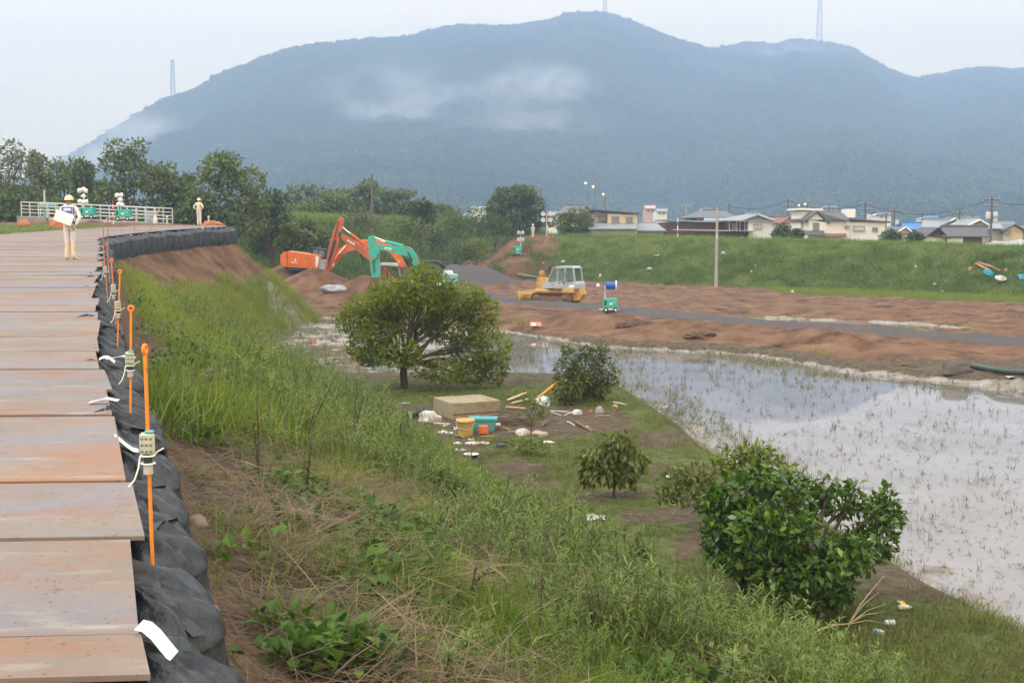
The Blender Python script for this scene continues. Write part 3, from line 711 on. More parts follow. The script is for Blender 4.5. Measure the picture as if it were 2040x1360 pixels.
# garden
x, y, z, mk, I, r = sample(90000, 12, 50, 1.2)
nz = fbm(x * .8, y * .8, 3, 121)
ing = (I['ing'] > .3) | ((~I['onlev']) & (I['pin'] < -.15) & (y < 49) & (I['works'] < .3))
m = ing & (rng.random(len(x)) < np.clip(mk[:, 0] * .9 - .15 + (nz - .5) * 1.5, .04, 1) * .8 * (1 - .8 * sstep(.35, .8, I['tr'])))
scatter('garden_grass', pts(x, y, z, m), T_GS, (.75 + .6 * nz + rng.normal(0, .12, len(r)))[m], (.30 + .9 * (nz - .5) + rng.normal(0, .1, len(r)))[m], .15, 'short muddy grass on the flooded garden strip', 'grass')
m = ing & (rng.random(len(x)) < .05)
scatter('garden_straw', pts(x, y, z, m), T_S, np.full(m.sum(), .45), rng.uniform(.1, .6, m.sum()), .1, 'washed up straw on the garden strip', 'dead grass')
# paddy: what is left of the rows of rice, thick weeds along the near bank and at the shallow left end
ang = math.atan2(.32, -.95); ca, sa = math.cos(ang), math.sin(ang)
gu, gv = np.meshgrid(np.arange(-60, 60, .17), np.arange(-40, 50, .34)); gu = gu.ravel() + rng.normal(0, .05, gu.size); gv = gv.ravel() + rng.normal(0, .035, gv.size)
x = 6 + gu * ca - gv * sa; y = 45 + gu * sa + gv * ca
near = (np.abs(np.arctan2(x, y)) < R(26)) & (y > 12); x, y, gu, gv = x[near], y[near], gu[near], gv[near]
z, mk, I = land(x, y); n4 = fbm(gu * .22, gv * 1.1, 3, 131); n5 = fbm(x * .25, y * .25, 3, 132); pin = I['pin']
edge = np.exp(-((pin - 1.6) / .55) ** 2) * sstep(.42, .6, fbm(x * .5, y * .5, 2, 133)) * (x > 2)
far = sstep(2.2, .3, pin) * (y > 48)
pr = .38 - .20 * sstep(28, 44, y) + .45 * sstep(.58, .72, n4) + .8 * edge * .8 + .5 * far + .65 * I['shallow'] * sstep(.42, .6, n5) + .30 * sstep(.5, .66, n5) * sstep(38, 50, y)
_st = [(p.x, p.y) for p in (atz(px, py, 0) for px, py in [(1215, 800), (1300, 805), (1370, 835), (1430, 872), (1500, 905), (1575, 960), (1620, 1010)])]
strip_d = np.abs(poly_dist(x, y, _st)[0]); weedy = sstep(.95, .25, strip_d + .7 * (fbm(x * 1.2, y * 1.2, 3, 134) - .5)); edge = np.maximum(edge, weedy)
pr = pr + 1.1 * weedy + sstep(36, 20, y) * (.75 + .7 * sstep(2.6, .4, pin) * sstep(.45, .6, n4))
m = (pin > -.3) & (rng.random(len(x)) < pr * .55)
scatter('rice_stubble', np.stack([x[m], y[m], np.maximum(z[m], -.005)], -1), T_R, (.52 + .75 * sstep(20, 60, y) + .45 * edge + rng.normal(0, .18, len(x)))[m], (.30 + .7 * (n5 - .5) + .3 * edge + rng.normal(0, .14, len(x)))[m], .25, 'muddy tufts of rice left standing in the flooded paddy', 'rice')
# the grassy ridge between the paddy and the machines, the strip below the far levee
x, y, z, mk, I, r = sample(60000, 46, 115, 1.0)
nz = fbm(x * .3, y * .3, 3, 141); pin = I['pin']
rid = np.exp(-((pin + 1.3) / .6) ** 2) * (y > 50) * (.25 + .75 * sstep(2.5, -2, x)) * (I['works'] > .2)
pdl = (mk[:, 3] > .3) & (pin < -3)
m = (rng.random(len(x)) < rid * .5 * sstep(.38, .55, nz))  | (pdl & (rng.random(len(x)) < .25 * sstep(.45, .6, nz)))
scatter('ridge_grass', pts(x, y, np.maximum(z, 0), m), T_G, (.75 + .5 * nz)[m], (.42 + .6 * (nz - .5) + rng.normal(0, .06, len(r)))[m], .15, 'grass along the earth ridge and the far field edge', 'grass')
x, y, z, mk, I, r = sample(60000, 78, 125, .5)
m = (I['strip'] > .4) & (x > 0)
scatter('field_strip_grass', pts(x, y, z, m), T_G, rng.uniform(.7, 1.1, m.sum()), rng.normal(.50, .07, m.sum()), .15, 'bright mown looking green strip below the far levee', 'grass')
# far levee and the old bank
x, y, z, mk, I, r = sample(75000, 75, 212, .6)
nz = fbm(x * .16, y * .16, 4, 151); nz2 = fbm(x * .6, y * .6, 3, 152)
m = I['fgr'] & (I['q'] > -.4) & (I['q'] < 14) & (rng.random(len(x)) < (1 - I['er'] * sstep(.62, .45, nz2)) * (.55 + .4 * nz2))
top = sstep(4, 8, I['q'])
scatter('levee_grass', pts(x, y, z, m), T_FAR, (.7 + .5 * nz2 - .2 * top)[m], (.26 + .85 * (nz - .45) + .24 * top + rng.normal(0, .08, len(r)))[m], .15, 'deep green grass and creepers over the far levee', 'grass')
m = I['bgr'] & (I['b'] > .3) & (rng.random(len(x)) < .8)
scatter('bank_grass', pts(x, y, z, m), T_FAR, (.9 + 1.1 * nz2)[m], (.46 + .9 * (nz - .5) + .30 * sstep(9, 12, I['b']) + rng.normal(0, .10, len(r)))[m], .15, 'tall rank grass and reeds on the old bank', 'grass')
# verge at the left of the levee road
x, y, z, mk, I, r = sample(16000, 38, 105, 1.0)
m = I['onlev'] & (I['left'] > .1) & (rng.random(len(x)) < .9)
scatter('verge_grass', pts(x, y, z, m), T_G, rng.uniform(.6, 1.2, m.sum()), rng.uniform(.25, .55, m.sum()), .15, 'fresh grass on the verge left of the road', 'grass')
# forest over the mountain and the low hill
n = 52000; ax = rng.uniform(-.50, .50, n); t = rng.uniform(0, 1.02, n) ** .9
_, _, yr, yf = mountain_h(ax, np.full(n, 1500.)); Y = yf + t * (yr - yf); H = mountain_h(ax, Y)[0]
nz = fbm(ax * Y * .012, Y * .012, 3, 161)
scatter('mountain_forest', np.stack([ax * Y, Y, H - 2.0], -1), T_C, rng.uniform(.8, 1.6, n) * (.75 + .5 * nz), .42 + 1.1 * (nz - .5) + rng.normal(0, .16, n), .1, 'hazy broadleaf forest covering the whole mountain', 'forest')
n = 1500; X = rng.uniform(320, 490, n); Y = rng.uniform(780, 1020, n); H = hill_h(X, Y); m = H > 1
scatter('hill_forest', np.stack([X, Y, H - 1], -1)[m], T_C, rng.uniform(.7, 1.2, m.sum()), .4 + rng.normal(0, .2, m.sum()), .1, 'dark wood on the low hill at the right edge', 'forest')
# trees and scrub at the mountain foot
n = 1600; ax = rng.uniform(-.34, .46, n); Y = rng.uniform(330, 830, n); nz = fbm(ax * Y * .02, Y * .02, 3, 171); m = (nz > .50)
scatter('foothill_wood', np.stack([ax * Y, Y, np.full(n, -.3)], -1)[m], T_C, rng.uniform(.35, .95, m.sum()), .5 + rng.normal(0, .25, m.sum()), .1, 'scattered trees between village and mountain', 'trees')
# ================================================================ THE LEVEE ROAD: steel plates, sandbags, marker stakes
def edge_at_y(Y):
    ys = [p[1] for p in EDGE_S]
    for (x0, y0), (x1, y1) in zip(EDGE_S[:-1], EDGE_S[1:]):
        if y0 <= Y < y1: return x0 + (x1 - x0) * (Y - y0) / (y1 - y0)
    return EDGE_S[-1][0]
def plate_mat(i, base, rust, mauve):
    m = bpy.data.materials.new('worn_steel_%02d' % i); m.use_nodes = True; nt = m.node_tree; N = nt.nodes; L = nt.links; b = N['Principled BSDF']
    tc = N.new('ShaderNodeTexCoord'); oi = N.new('ShaderNodeObjectInfo')
    ad = N.new('ShaderNodeVectorMath'); ad.operation = 'MULTIPLY_ADD'; ad.inputs[1].default_value = (1, 1, 1)
    sc = N.new('ShaderNodeVectorMath'); sc.operation = 'SCALE'; L.new(oi.outputs['Location'], sc.inputs[0]); sc.inputs['Scale'].default_value = 3.7
    L.new(tc.outputs['Object'], ad.inputs[0]); L.new(sc.outputs[0], ad.inputs[2])
    def noise(s, d=6, ro=.6, st=(1, 1, 1)):
        mp = N.new('ShaderNodeMapping'); mp.inputs['Scale'].default_value = st; L.new(ad.outputs[0], mp.inputs[0])
        n = N.new('ShaderNodeTexNoise'); n.inputs['Scale'].default_value = s; n.inputs['Detail'].default_value = d; n.inputs['Roughness'].default_value = ro
        L.new(mp.outputs[0], n.inputs['Vector']); return n.outputs['Fac']
    def mixf(f, lo, hi, a, c):
        r = N.new('ShaderNodeMapRange'); r.inputs[1].default_value = lo; r.inputs[2].default_value = hi; L.new(f, r.inputs[0])
        k = N.new('ShaderNodeMix'); k.data_type = 'RGBA'; L.new(r.outputs[0], k.inputs[0]); L.new(a, k.inputs[6]); k.inputs[7].default_value = (*c, 1); return k.outputs[2]
    r0 = N.new('ShaderNodeValToRGB'); e = r0.color_ramp.elements
    e[0].position = .3; e[0].color = (*[v * .78 for v in base], 1); e[1].position = .7; e[1].color = (*[min(1, v * 1.18) for v in base], 1)
    L.new(noise(1.3, 8, .7), r0.inputs['Fac']); c = r0.outputs['Color']
    c = mixf(noise(.55, 4, .55, (.6, 1.4, 1)), .45, .60, c, mauve)                # bluish grey polished wear
    c = mixf(noise(1.1, 8, .68, (.5, 1.5, 1)), .47, .66, c, rust)                 # rust bloom
    c = mixf(noise(5.5, 8, .75), .60, .70, c, (rust[0] * .55, rust[1] * .42, rust[2] * .45))
    c = mixf(noise(2.6, 6, .6, (.6, 2.2, 1)), .58, .74, c, (.31, .275, .24))       # dried mud smears
    sp = noise(38, 2); c = mixf(sp, .66, .72, c, (.09, .06, .045))
    L.new(c, b.inputs['Base Color']); b.inputs['Roughness'].default_value = .72; b.inputs['Specular IOR Level'].default_value = .35
    bp = N.new('ShaderNodeBump'); bp.inputs['Strength'].default_value = .25; bp.inputs['Distance'].default_value = .01
    L.new(noise(14, 6), bp.inputs['Height']); L.new(bp.outputs[0], b.inputs['Normal']); return m
PM = [plate_mat(0, (.205, .168, .142), (.27, .13, .07), (.185, .175, .20)), plate_mat(1, (.22, .178, .152), (.24, .13, .08), (.20, .19, .21)),
      plate_mat(2, (.205, .18, .165), (.24, .13, .075), (.185, .185, .22)), plate_mat(3, (.225, .185, .155), (.29, .145, .075), (.195, .185, .205))]
ORD = ['first', 'second', 'third', 'fourth', 'fifth', 'sixth', 'seventh', 'eighth', 'ninth', 'tenth', 'eleventh', 'twelfth', 'thirteenth', 'fourteenth', 'fifteenth', 'sixteenth', 'seventeenth', 'eighteenth', 'nineteenth', 'twentieth']
# far edges of the plates at their right-hand corners, read off the photograph
_rows = [(300, 1362), (296, 1273), (280, 1080), (268, 965), (248, 830), (231, 778), (214, 738), (211, 703), (208, 672), (211, 640)]
_ys = []
for px, py in _rows:
    r = ray(px, py); t = (4.25 - CZ) / (r.z - .0242 * r.y); _ys.append(r.y * t)
_ys = [2.4] + _ys
while _ys[-1] < 79: _ys.append(_ys[-1] + 1.26 + random.uniform(-.05, .05))
_off = [.0, .02, -.01, .03, -.02, -.06, .0, -.05, -.02, .02, .02]
_ONES = ORD[:9]; _TENS = {2: 'twenty', 3: 'thirty', 4: 'forty', 5: 'fifty', 6: 'sixty', 7: 'seventy'}
def nth(n):                       # 0 -> first
    n += 1
    if n <= 20: return ORD[n - 1]
    t, u = divmod(n, 10); return (_TENS[t][:-1] + 'ieth') if u == 0 else _TENS[t] + ' ' + _ONES[u - 1]
LAB = {0: 'grey mauve steel plate cut by the bottom edge of the photo', 1: 'large pinkish steel plate beside the lowest white bag tag, rust spots along its right side', 2: 'steel plate with a thick dark near edge beside the foot of the nearest orange stake',
       3: 'steel plate with the vertical orange streak left of the nearest lamp', 4: 'steel plate with an orange tinged far half beside the nearest lamp'}
for i in range(len(_ys) - 1):
    y0, y1 = _ys[i], _ys[i + 1]; ym = (y0 + y1) / 2
    L_ = 5.9 + random.uniform(-.25, .3); W = (y1 - y0) - .025
    ang = R(np.interp(ym, [3, 10, 25, 40, 60, 80], [4, 3, 0, -3, 2, 4])) + random.gauss(0, .006)
    xr = edge_at_y(ym) - .03 + (_off[i] if i < len(_off) else random.uniform(-.12, .08))
    dx = Vector((math.cos(ang), math.sin(ang), 0))
    sl_ = (edge_at_y(y1) - edge_at_y(y0)) / 2; Wd = W / math.cos(ang) / 2; mb = MB()
    mb.prism([(-L_ / 2, -Wd), (L_ / 2 - sl_ * .85, -Wd), (L_ / 2 + sl_ * .85, Wd), (-L_ / 2, Wd)], -.011, .011, (Vector((0, 0, 0)), Vector((1, 0, 0)), Vector((0, 1, 0)), Vector((0, 0, 1))))
    c = Vector((xr, ym, 0)) - dx * (L_ / 2); lift = random.uniform(0, .012) + (.008 if i % 2 else 0)
    c.z = zlev(ym) + .014 + lift
    o = mb.build('steel_plate', PM[[0, 1, 0, 1, 3, 2, 2, 1][i] if i < 8 else random.randrange(4)]); o.location = c
    o.rotation_euler = (R(1.39) + random.gauss(0, .004), random.gauss(0, .002), ang)
    if i in LAB: lb = LAB[i]
    elif i < 20: lb = 'brown steel road plate, %s row up from the bottom of the photo' % ORD[i]
    else: lb = 'steel road plate, %s row up from the photo bottom, %s' % (nth(i), 'nearer than the walking man' if ym < 33 else 'beyond the walking man')
    tag(o, lb, 'steel plate', 'steel plates laid along the levee road')

# ---------------------------------------------------------------- black bulk sandbags
def bag_mat():
    m = bpy.data.materials.new('black_woven_bag'); m.use_nodes = True; nt = m.node_tree; N = nt.nodes; L = nt.links; b = N['Principled BSDF']
    tc = N.new('ShaderNodeTexCoord')
    n = N.new('ShaderNodeTexNoise'); n.inputs['Scale'].default_value = 3.5; n.inputs['Detail'].default_value = 7; n.inputs['Roughness'].default_value = .65; L.new(tc.outputs['Object'], n.inputs['Vector'])
    r = N.new('ShaderNodeValToRGB'); e = r.color_ramp.elements; e[0].position = .32; e[0].color = (.007, .008, .010, 1); e[1].position = .56; e[1].color = (.019, .022, .029, 1)
    q = e.new(.74); q.color = (.04, .058, .075, 1)
    L.new(n.outputs['Fac'], r.inputs['Fac']); L.new(r.outputs['Color'], b.inputs['Base Color'])
    b.inputs['Roughness'].default_value = .46; b.inputs['Specular IOR Level'].default_value = .55
    w = N.new('ShaderNodeTexNoise'); w.inputs['Scale'].default_value = 11; w.inputs['Detail'].default_value = 5; L.new(tc.outputs['Object'], w.inputs['Vector'])
    bp = N.new('ShaderNodeBump'); bp.inputs['Strength'].default_value = .9; bp.inputs['Distance'].default_value = .03
    L.new(w.outputs['Fac'], bp.inputs['Height']); L.new(bp.outputs[0], b.inputs['Normal']); return m
BAG = bag_mat()
WHITE_TAG = mat('white_tag', (.66, .66, .65), .6, var=.05)
BLUE_SEAM = mat('blue_seam', (.035, .11, .17), .6, var=.3, scale=8)
def bag_mesh(seed, NT=88, NV=54, H=1.0, Rd=.475):
    th = np.linspace(0, 2 * np.pi, NT, endpoint=False); v = np.linspace(0, 1, NV); T, Vv = np.meshgrid(th, v)
    # path up the side, over the shoulder and in to the gathered neck
    side = np.clip(Vv / .58, 0, 1); top = np.clip((Vv - .58) / .42, 0, 1)
    rad = Rd * (.90 + .12 * np.sin(side * np.pi * .85)) ; z = H * .80 * side
    a = top * np.pi / 2
    rad = np.where(top > 0, Rd * .955 * (np.cos(a) ** .75 * .86 + .14 * (1 - top ** 4)) + .012, rad); z = np.where(top > 0, H * .80 + .17 * np.sin(a) + .06 * top ** 4, z)
    cx, sy = np.cos(T), np.sin(T); u = T / (2 * np.pi)
    def pn(fu, fv, s):                                   # noise that closes round the bag
        return fbm(np.cos(T) * fu + 31 + s, np.sin(T) * fu + Vv * fv * 3 + 7, 3, seed * 13 + s) - .5
    fold = np.abs(pn(3.2, .5, 1)) * -2 + .25; fold2 = np.abs(pn(6.5, 1.6, 2)) * -2 + .25
    gath = np.cos(T * 13 + 6 * pn(1.5, 1, 3)) * top * (1 - top) ** .3
    rad = rad * (1 + .13 * pn(1.2, .6, 4) + .16 * fold * (.4 + top) + .07 * fold2 * (.4 + .8 * top)) + .022 * gath
    z = z + (.16 * fold * top + .10 * fold2 * top + .10 * pn(1.6, .3, 5) * np.minimum(1, side + .1)) + .018 * gath
    sq = (np.abs(cx) ** 3.4 + np.abs(sy) ** 3.4) ** (-1 / 3.4); k = sq * (1 - .75 * top) + .75 * top
    X, Y = rad * k * cx, rad * k * sy
    i = np.arange(NT * NV).reshape(NV, NT); F = np.stack([i[:-1], np.roll(i[:-1], -1, 1), np.roll(i[1:], -1, 1), i[1:]], -1).reshape(-1, 4)
    return mesh_np('sandbag_body', np.stack([X, Y, z], -1).reshape(-1, 3), F, BAG, smooth=True)
BAGS = [bag_mesh(s) for s in range(6)]
BAGS_LOW = [bag_mesh(s + 20, 44, 28) for s in range(4)]
def neck_mesh(seed):
    r = random.Random(seed); mb = MB()
    for k in range(7):                                    # crumpled flaps of the tied mouth
        a = r.uniform(0, 6.28); d = Vector((math.cos(a), math.sin(a), 0)); s = Vector((-d.y, d.x, 0)); w = r.uniform(.05, .12); l = r.uniform(.14, .30); p = Vector((0, 0, .97))
        rows = []
        for j in range(6):
            t = j / 5; q = p + d * (l * t) + Vector((0, 0, .10 * math.sin(t * 2.6) + r.uniform(-.015, .015) - .05 * t)); ww = w * (.35 + .9 * t)
            rows.append([q - s * ww + Vector((0, 0, r.uniform(-.02, .03))), q + Vector((0, 0, r.uniform(0, .035))), q + s * ww + Vector((0, 0, r.uniform(-.02, .03)))])
        vs = [v for row in rows for v in row]
        mb.add(vs, [f for j in range(5) for f in ((3 * j, 3 * j + 1, 3 * j + 4, 3 * j + 3), (3 * j + 1, 3 * j + 2, 3 * j + 5, 3 * j + 4))], True)
    mb.lathe([(.05, .93), (.065, .985), (.045, 1.03), (.07, 1.06)], n=12)
    return mb.mesh('tied_neck', BAG, fix=False)
NECKS = [neck_mesh(s) for s in range(4)]
def strap_mesh(seed):
    r = random.Random(seed); mb = MB()
    for sx in (1,):                                       # a carrying strap slumped over the top
        y0 = sx * .26; P = []
        for j in range(9):
            t = j / 8; x = -.40 + .8 * t; P.append(Vector((x, y0 + .10 * math.sin(t * 5 + seed), .90 + .09 * math.sin(math.pi * t) - .05 * (1 - math.sin(math.pi * t)) + r.uniform(-.01, .02))))
        vs = []
        for p in P: vs += [p + Vector((0, -.028, 0)), p + Vector((0, .028, .006))]
        mb.add(vs, [(2 * j, 2 * j + 1, 2 * j + 3, 2 * j + 2) for j in range(8)], True)
    return mb.mesh('carrying_strap', BAG, fix=False)
STRAPS = [strap_mesh(s) for s in range(3)]
def seam_mesh():
    mb = MB()
    for k in range(1):
        a = .78; P = []
        for j in range(7):
            z = .06 + .66 * j / 6; rr = .555 + .03 * math.sin(j * 1.3 + k); P.append(Vector((math.cos(a) * rr, math.sin(a) * rr, z)))
        s = Vector((-math.sin(a), math.cos(a), 0)) * .016
        mb.add([v for p in P for v in (p - s, p + s)], [(2 * j, 2 * j + 1, 2 * j + 3, 2 * j + 2) for j in range(6)], True)
    return mb.mesh('blue_seam', BLUE_SEAM, fix=False)
SEAM = seam_mesh()
def tag_mesh(seed, L=.15, W=.06):
    r = random.Random(seed); mb = MB(); a = r.uniform(-.6, .9); d = Vector((math.cos(a), math.sin(a), 0)); s = Vector((-d.y, d.x, 0)); P = Vector((.10, -.02, 1.09)); vs = []
    for j in range(5):
        t = j / 4; q = P + d * (L * t) + Vector((0, 0, .04 * math.sin(t * 3 + seed) - .04 * t)); vs += [q - s * W * .5, q + s * W * .5 + Vector((0, 0, .02))]
    mb.add(vs, [(2 * j, 2 * j + 1, 2 * j + 3, 2 * j + 2) for j in range(4)], True); return mb.mesh('white_tag', WHITE_TAG, fix=False)
TAGS = [tag_mesh(s) for s in range(3)]
def edge_point(a):
    L = 0
    for (x0, y0), (x1, y1) in zip(EDGE_S[:-1], EDGE_S[1:]):
        l = math.hypot(x1 - x0, y1 - y0)
        if L + l >= a: t = (a - L) / l; return Vector((x0 + (x1 - x0) * t, y0 + (y1 - y0) * t, 0)), Vector(((x1 - x0) / l, (y1 - y0) / l, 0))
        L += l
def arc_of_y(Y):
    L = 0
    for (x0, y0), (x1, y1) in zip(EDGE_S[:-1], EDGE_S[1:]):
        l = math.hypot(x1 - x0, y1 - y0)
        if y1 >= Y: return L + l * (Y - y0) / (y1 - y0)
        L += l
BAG_TOPS = []
_a, _end, k = arc_of_y(3.5), arc_of_y(79.5), 0
while _a < _end:
    P, t = edge_point(_a); n = Vector((t.y, -t.x, 0)); far = P.y > 30; curve = P.y > 50
    off = -.13 + random.uniform(-.04, .04) + (.16 if curve else 0); c = P + n * off; c.z = zlev(c.y) - 1.10 + random.uniform(-.04, .03)
    rz = math.atan2(t.y, t.x) + random.uniform(-.15, .15) + random.choice((0, math.pi / 2, math.pi, -math.pi / 2))
    if k < 18: lb = 'black bulk sandbag, %s in the row counted from the bottom of the photo' % ORD[k]
    elif not curve: lb = 'small looking black sandbag, %s in the row counted from the bottom of the photo' % nth(k)
    else:
        kc = k if not BAG_TOPS or BAG_TOPS[-1][0].y <= 50 else kc; lb = 'black sandbag in the curved wall above the brown slope, %s from its near end' % nth(k - kc)
    b = thing('sandbag', c, lb, 'sandbag', 'black bulk sandbags along the edge of the levee road', rz)
    s = random.uniform(.95, 1.06); b.scale = (s, s, random.uniform(.96, 1.05))
    def part(nm, me): return link(bpy.data.objects.new(nm, me), b)
    part('sandbag_body', random.choice(BAGS_LOW if far else BAGS))
    q = part('tied_neck', random.choice(NECKS)); q.rotation_euler = (0, 0, random.uniform(0, 6.28)); q.location = (0, 0, -.09); q.scale = (.75, .75, 1)
    if not curve:
        q = random.choice((0, 1.57))
        for w in (0, math.pi): part('carrying_strap', random.choice(STRAPS)).rotation_euler = (0, 0, q + w)
    for w in (0, 1.57, 3.14, 4.71): part('blue_seam', SEAM).rotation_euler = (0, 0, w)
    if k in (0, 1, 5, 9) or (curve and random.random() < .12):
        g = part('white_tag', TAGS[k % 3]); g.rotation_euler = (0, 0, -rz + random.uniform(-.6, .3)); g.scale = (1, 1, 1)
    BAG_TOPS.append((c, k)); _a += 1.04 * (1.0 if not curve else .96); k += 1

# ---------------------------------------------------------------- orange marker stakes with solar warning lamps
ORANGE = mat('orange_enamel', (.74, .23, .025), .5, var=.10, scale=14, dirt=(.30, .13, .05), dirt_amt=.22, dirt_scale=9)
ORANGE2 = mat('faded_red_orange', (.62, .17, .075), .5, var=.1)
CLEAR = mat('cloudy_plastic', (.42, .45, .38), .22, var=.15, scale=20, spec=.6)
LENS = mat('lamp_lens', (.16, .20, .15), .15, var=.35, scale=25)
BLACKP = mat('black_plastic', (.018, .018, .02), .45)
GREYP = mat('grey_plastic', (.42, .42, .43), .45)
WTIE = mat('white_cord', (.82, .82, .80), .6)
CYANP = mat('blue_lamp_top', (.10, .38, .47), .4)
def stake(bot, top, ring, lamp_h, label, m, Rr=.0095, lamp=True):
    st = thing('marker_stake', bot, label, 'marker stake', 'orange marker stakes along the sandbags')
    v = top - bot; H = v.length; q = v.normalized()
    MB().tube([Vector((0, 0, 0)) - q * .12, q * H], Rr, 8).build('rod', m, st)
    mb = MB(); cc = q * (H + .022); u = Vector((1, 0, 0)) if ring == 'open' else Vector((.12, 1, 0)).normalized()
    pt = [cc + (u * math.cos(a) + Vector((0, 0, 1)) * math.sin(a)) * .021 for a in np.linspace(-1.57, 4.4, 16)]
    mb.tube(pt, Rr * .9, 8); mb.build('eye', m, st)
    if lamp:
        p = q * lamp_h; lamp_from = len(st.children); lm = MB(); lm.box(p + Vector((.0, -.028, .115)), (.105, .05, .16), ch=.018); lo = lm.build('warning_lamp', CLEAR, st)
        e = MB()
        for a in range(3):
            for b_ in range(3): e.lathe([(.0005, .004), (.010, .002), (.013, -.003)], p + Vector((-.03 + .03 * a, -.055, .065 + .045 * b_)), 8, Matrix.Rotation(R(90), 3, 'X'))
        tag(e.build('lens', LENS, lo), kind='stuff')
        e = MB(); e.box(p + Vector((.018, -.03, .2)), (.06, .04, .018), ch=.005); e.build('lamp_top', CYANP, lo)
        e = MB(); e.cyl(p + Vector((0, -.02, .035)), p + Vector((0, -.02, -.03)), .03, 12); e.build('socket', BLACKP, lo)
        e = MB(); e.cyl(p + Vector((0, -.02, -.03)), p + Vector((0, -.02, -.10)), .034, 12); e.build('battery_case', GREYP, lo)
        e = MB()
        for h in (.03, -.025): e.tube([p + Vector((math.cos(a) * .047, -.02 + math.sin(a) * .045, h)) for a in np.linspace(0, 6.28, 14)], .006, 6)
        e.tube([p + Vector((-.045, -.05, .03)), p + Vector((-.055, -.06, -.05)), p + Vector((-.08, -.07, -.13)), p + Vector((-.12, -.08, -.18))], .006, 6)
        e.tube([p + Vector((.04, -.02, .03)), p + Vector((.07, -.02, .06)), p + Vector((.11, -.01, .08))], .006, 6)
        e.build('white_cord', WTIE, lo)
        S_ = Matrix.Translation(p) @ Matrix.Scale(.68, 4) @ Matrix.Translation(-p)
        for ob in [lo] + list(lo.children): ob.data.transform(S_)
    return st
def lev_at(px, py, dz=-.06):
    r = ray(px, py); t = (4.23 + dz - CZ) / (r.z - .0242 * r.y); return r * t + Vector((0, 0, CZ))
for (bx, by), (tx, ty), ring, ly, lb, m in [
        ((304, 1122), (289, 705), 'edge', 915, 'nearest orange marker stake, its lamp beside the second widest bag gap', ORANGE),
        ((260, 835), (261, 620), 'open', 733, 'orange stake with an open ring, next behind the nearest one', ORANGE),
        ((234, 690), (239, 545), 'open', 622, 'orange stake third from the front with a ringed top', ORANGE),
        ((231, 640), (222, 522), 'open', 585, 'reddish stake with a lamp, fourth from the front', ORANGE2),
        ((214, 590), (206, 497), 'edge', 545, 'reddish stake close to the plates with a lamp halfway up, fifth from the front', ORANGE2),
        ((218, 556), (213, 488), 'open', 500, 'thin reddish stake near the bend without a lamp', ORANGE2)]:
    B = lev_at(bx, by); T = aty(tx, ty, B.y + .02); h = (aty(bx, ly, B.y).z - B.z)
    stake(B, T, ring, h, lb, m, lamp=('without' not in lb))
# rusty bars with a rope on the road edge by the bend
ROPE = mat('pale_rope', (.55, .45, .33), .8)
RUSTY = mat('rusty_bar', (.33, .15, .065), .8, var=.25)
prev = None
for i, (px, py, h) in enumerate([(207, 497, .95), (215, 478, 1.0), (243, 464, .8), (268, 461, .8), (301, 459, .8)]):
    B = lev_at(px, py, .03); st = thing('barrier_bar', B, ['orange brown bar at the inner road edge, tallest of the roped bars', 'second roped bar standing right beside the tallest one', 'thin roped bar in front of the far road surface, nearest the bend', 'middle one of the thin roped bars on the far road', 'thin roped bar farthest along the far road'][i], 'barrier bar', 'bars strung with rope at the bend')
    MB().tube([(0, 0, -.1), (0, 0, h)], .016, 7).build('bar', RUSTY, st)
    MB().lathe([(.03, h - .05), (.036, h - .02), (.02, h + .02)], n=8).build('cap', ORANGE2, st)
    if prev: MB().tube([prev - B, (prev - B) * .5 + Vector((0, 0, h * .5 - .06)), Vector((0, 0, h - .08))], .010, 5).build('rope', ROPE, st)
    prev = B + Vector((0, 0, h - .08))
# scraps of white tape on the plate edges
TAPE = mat('white_tape_scrap', (.78, .78, .76), .7)
for px, py, lb in [(205, 802, 'scrap of white tape lying on a plate edge by the bags'), (238, 716, 'small white scrap on the bags beside a lamp')]:
    p = lev_at(px, py, .055); mb = MB(); w = .012 * p.y
    mb.add([(-w, -.03, 0), (-w * .3, .02, .02), (w * .2, -.02, .035), (w, .0, .01), (w * 1.05, .05, .02), (w * .2, .05, .04), (-w * .3, .08, .02), (-w, .05, .005)], [(0, 1, 6, 7), (1, 2, 5, 6), (2, 3, 4, 5)])
    o = mb.build('tape_scrap', TAPE, fix=False); o.location = p; tag(o, lb, 'tape')

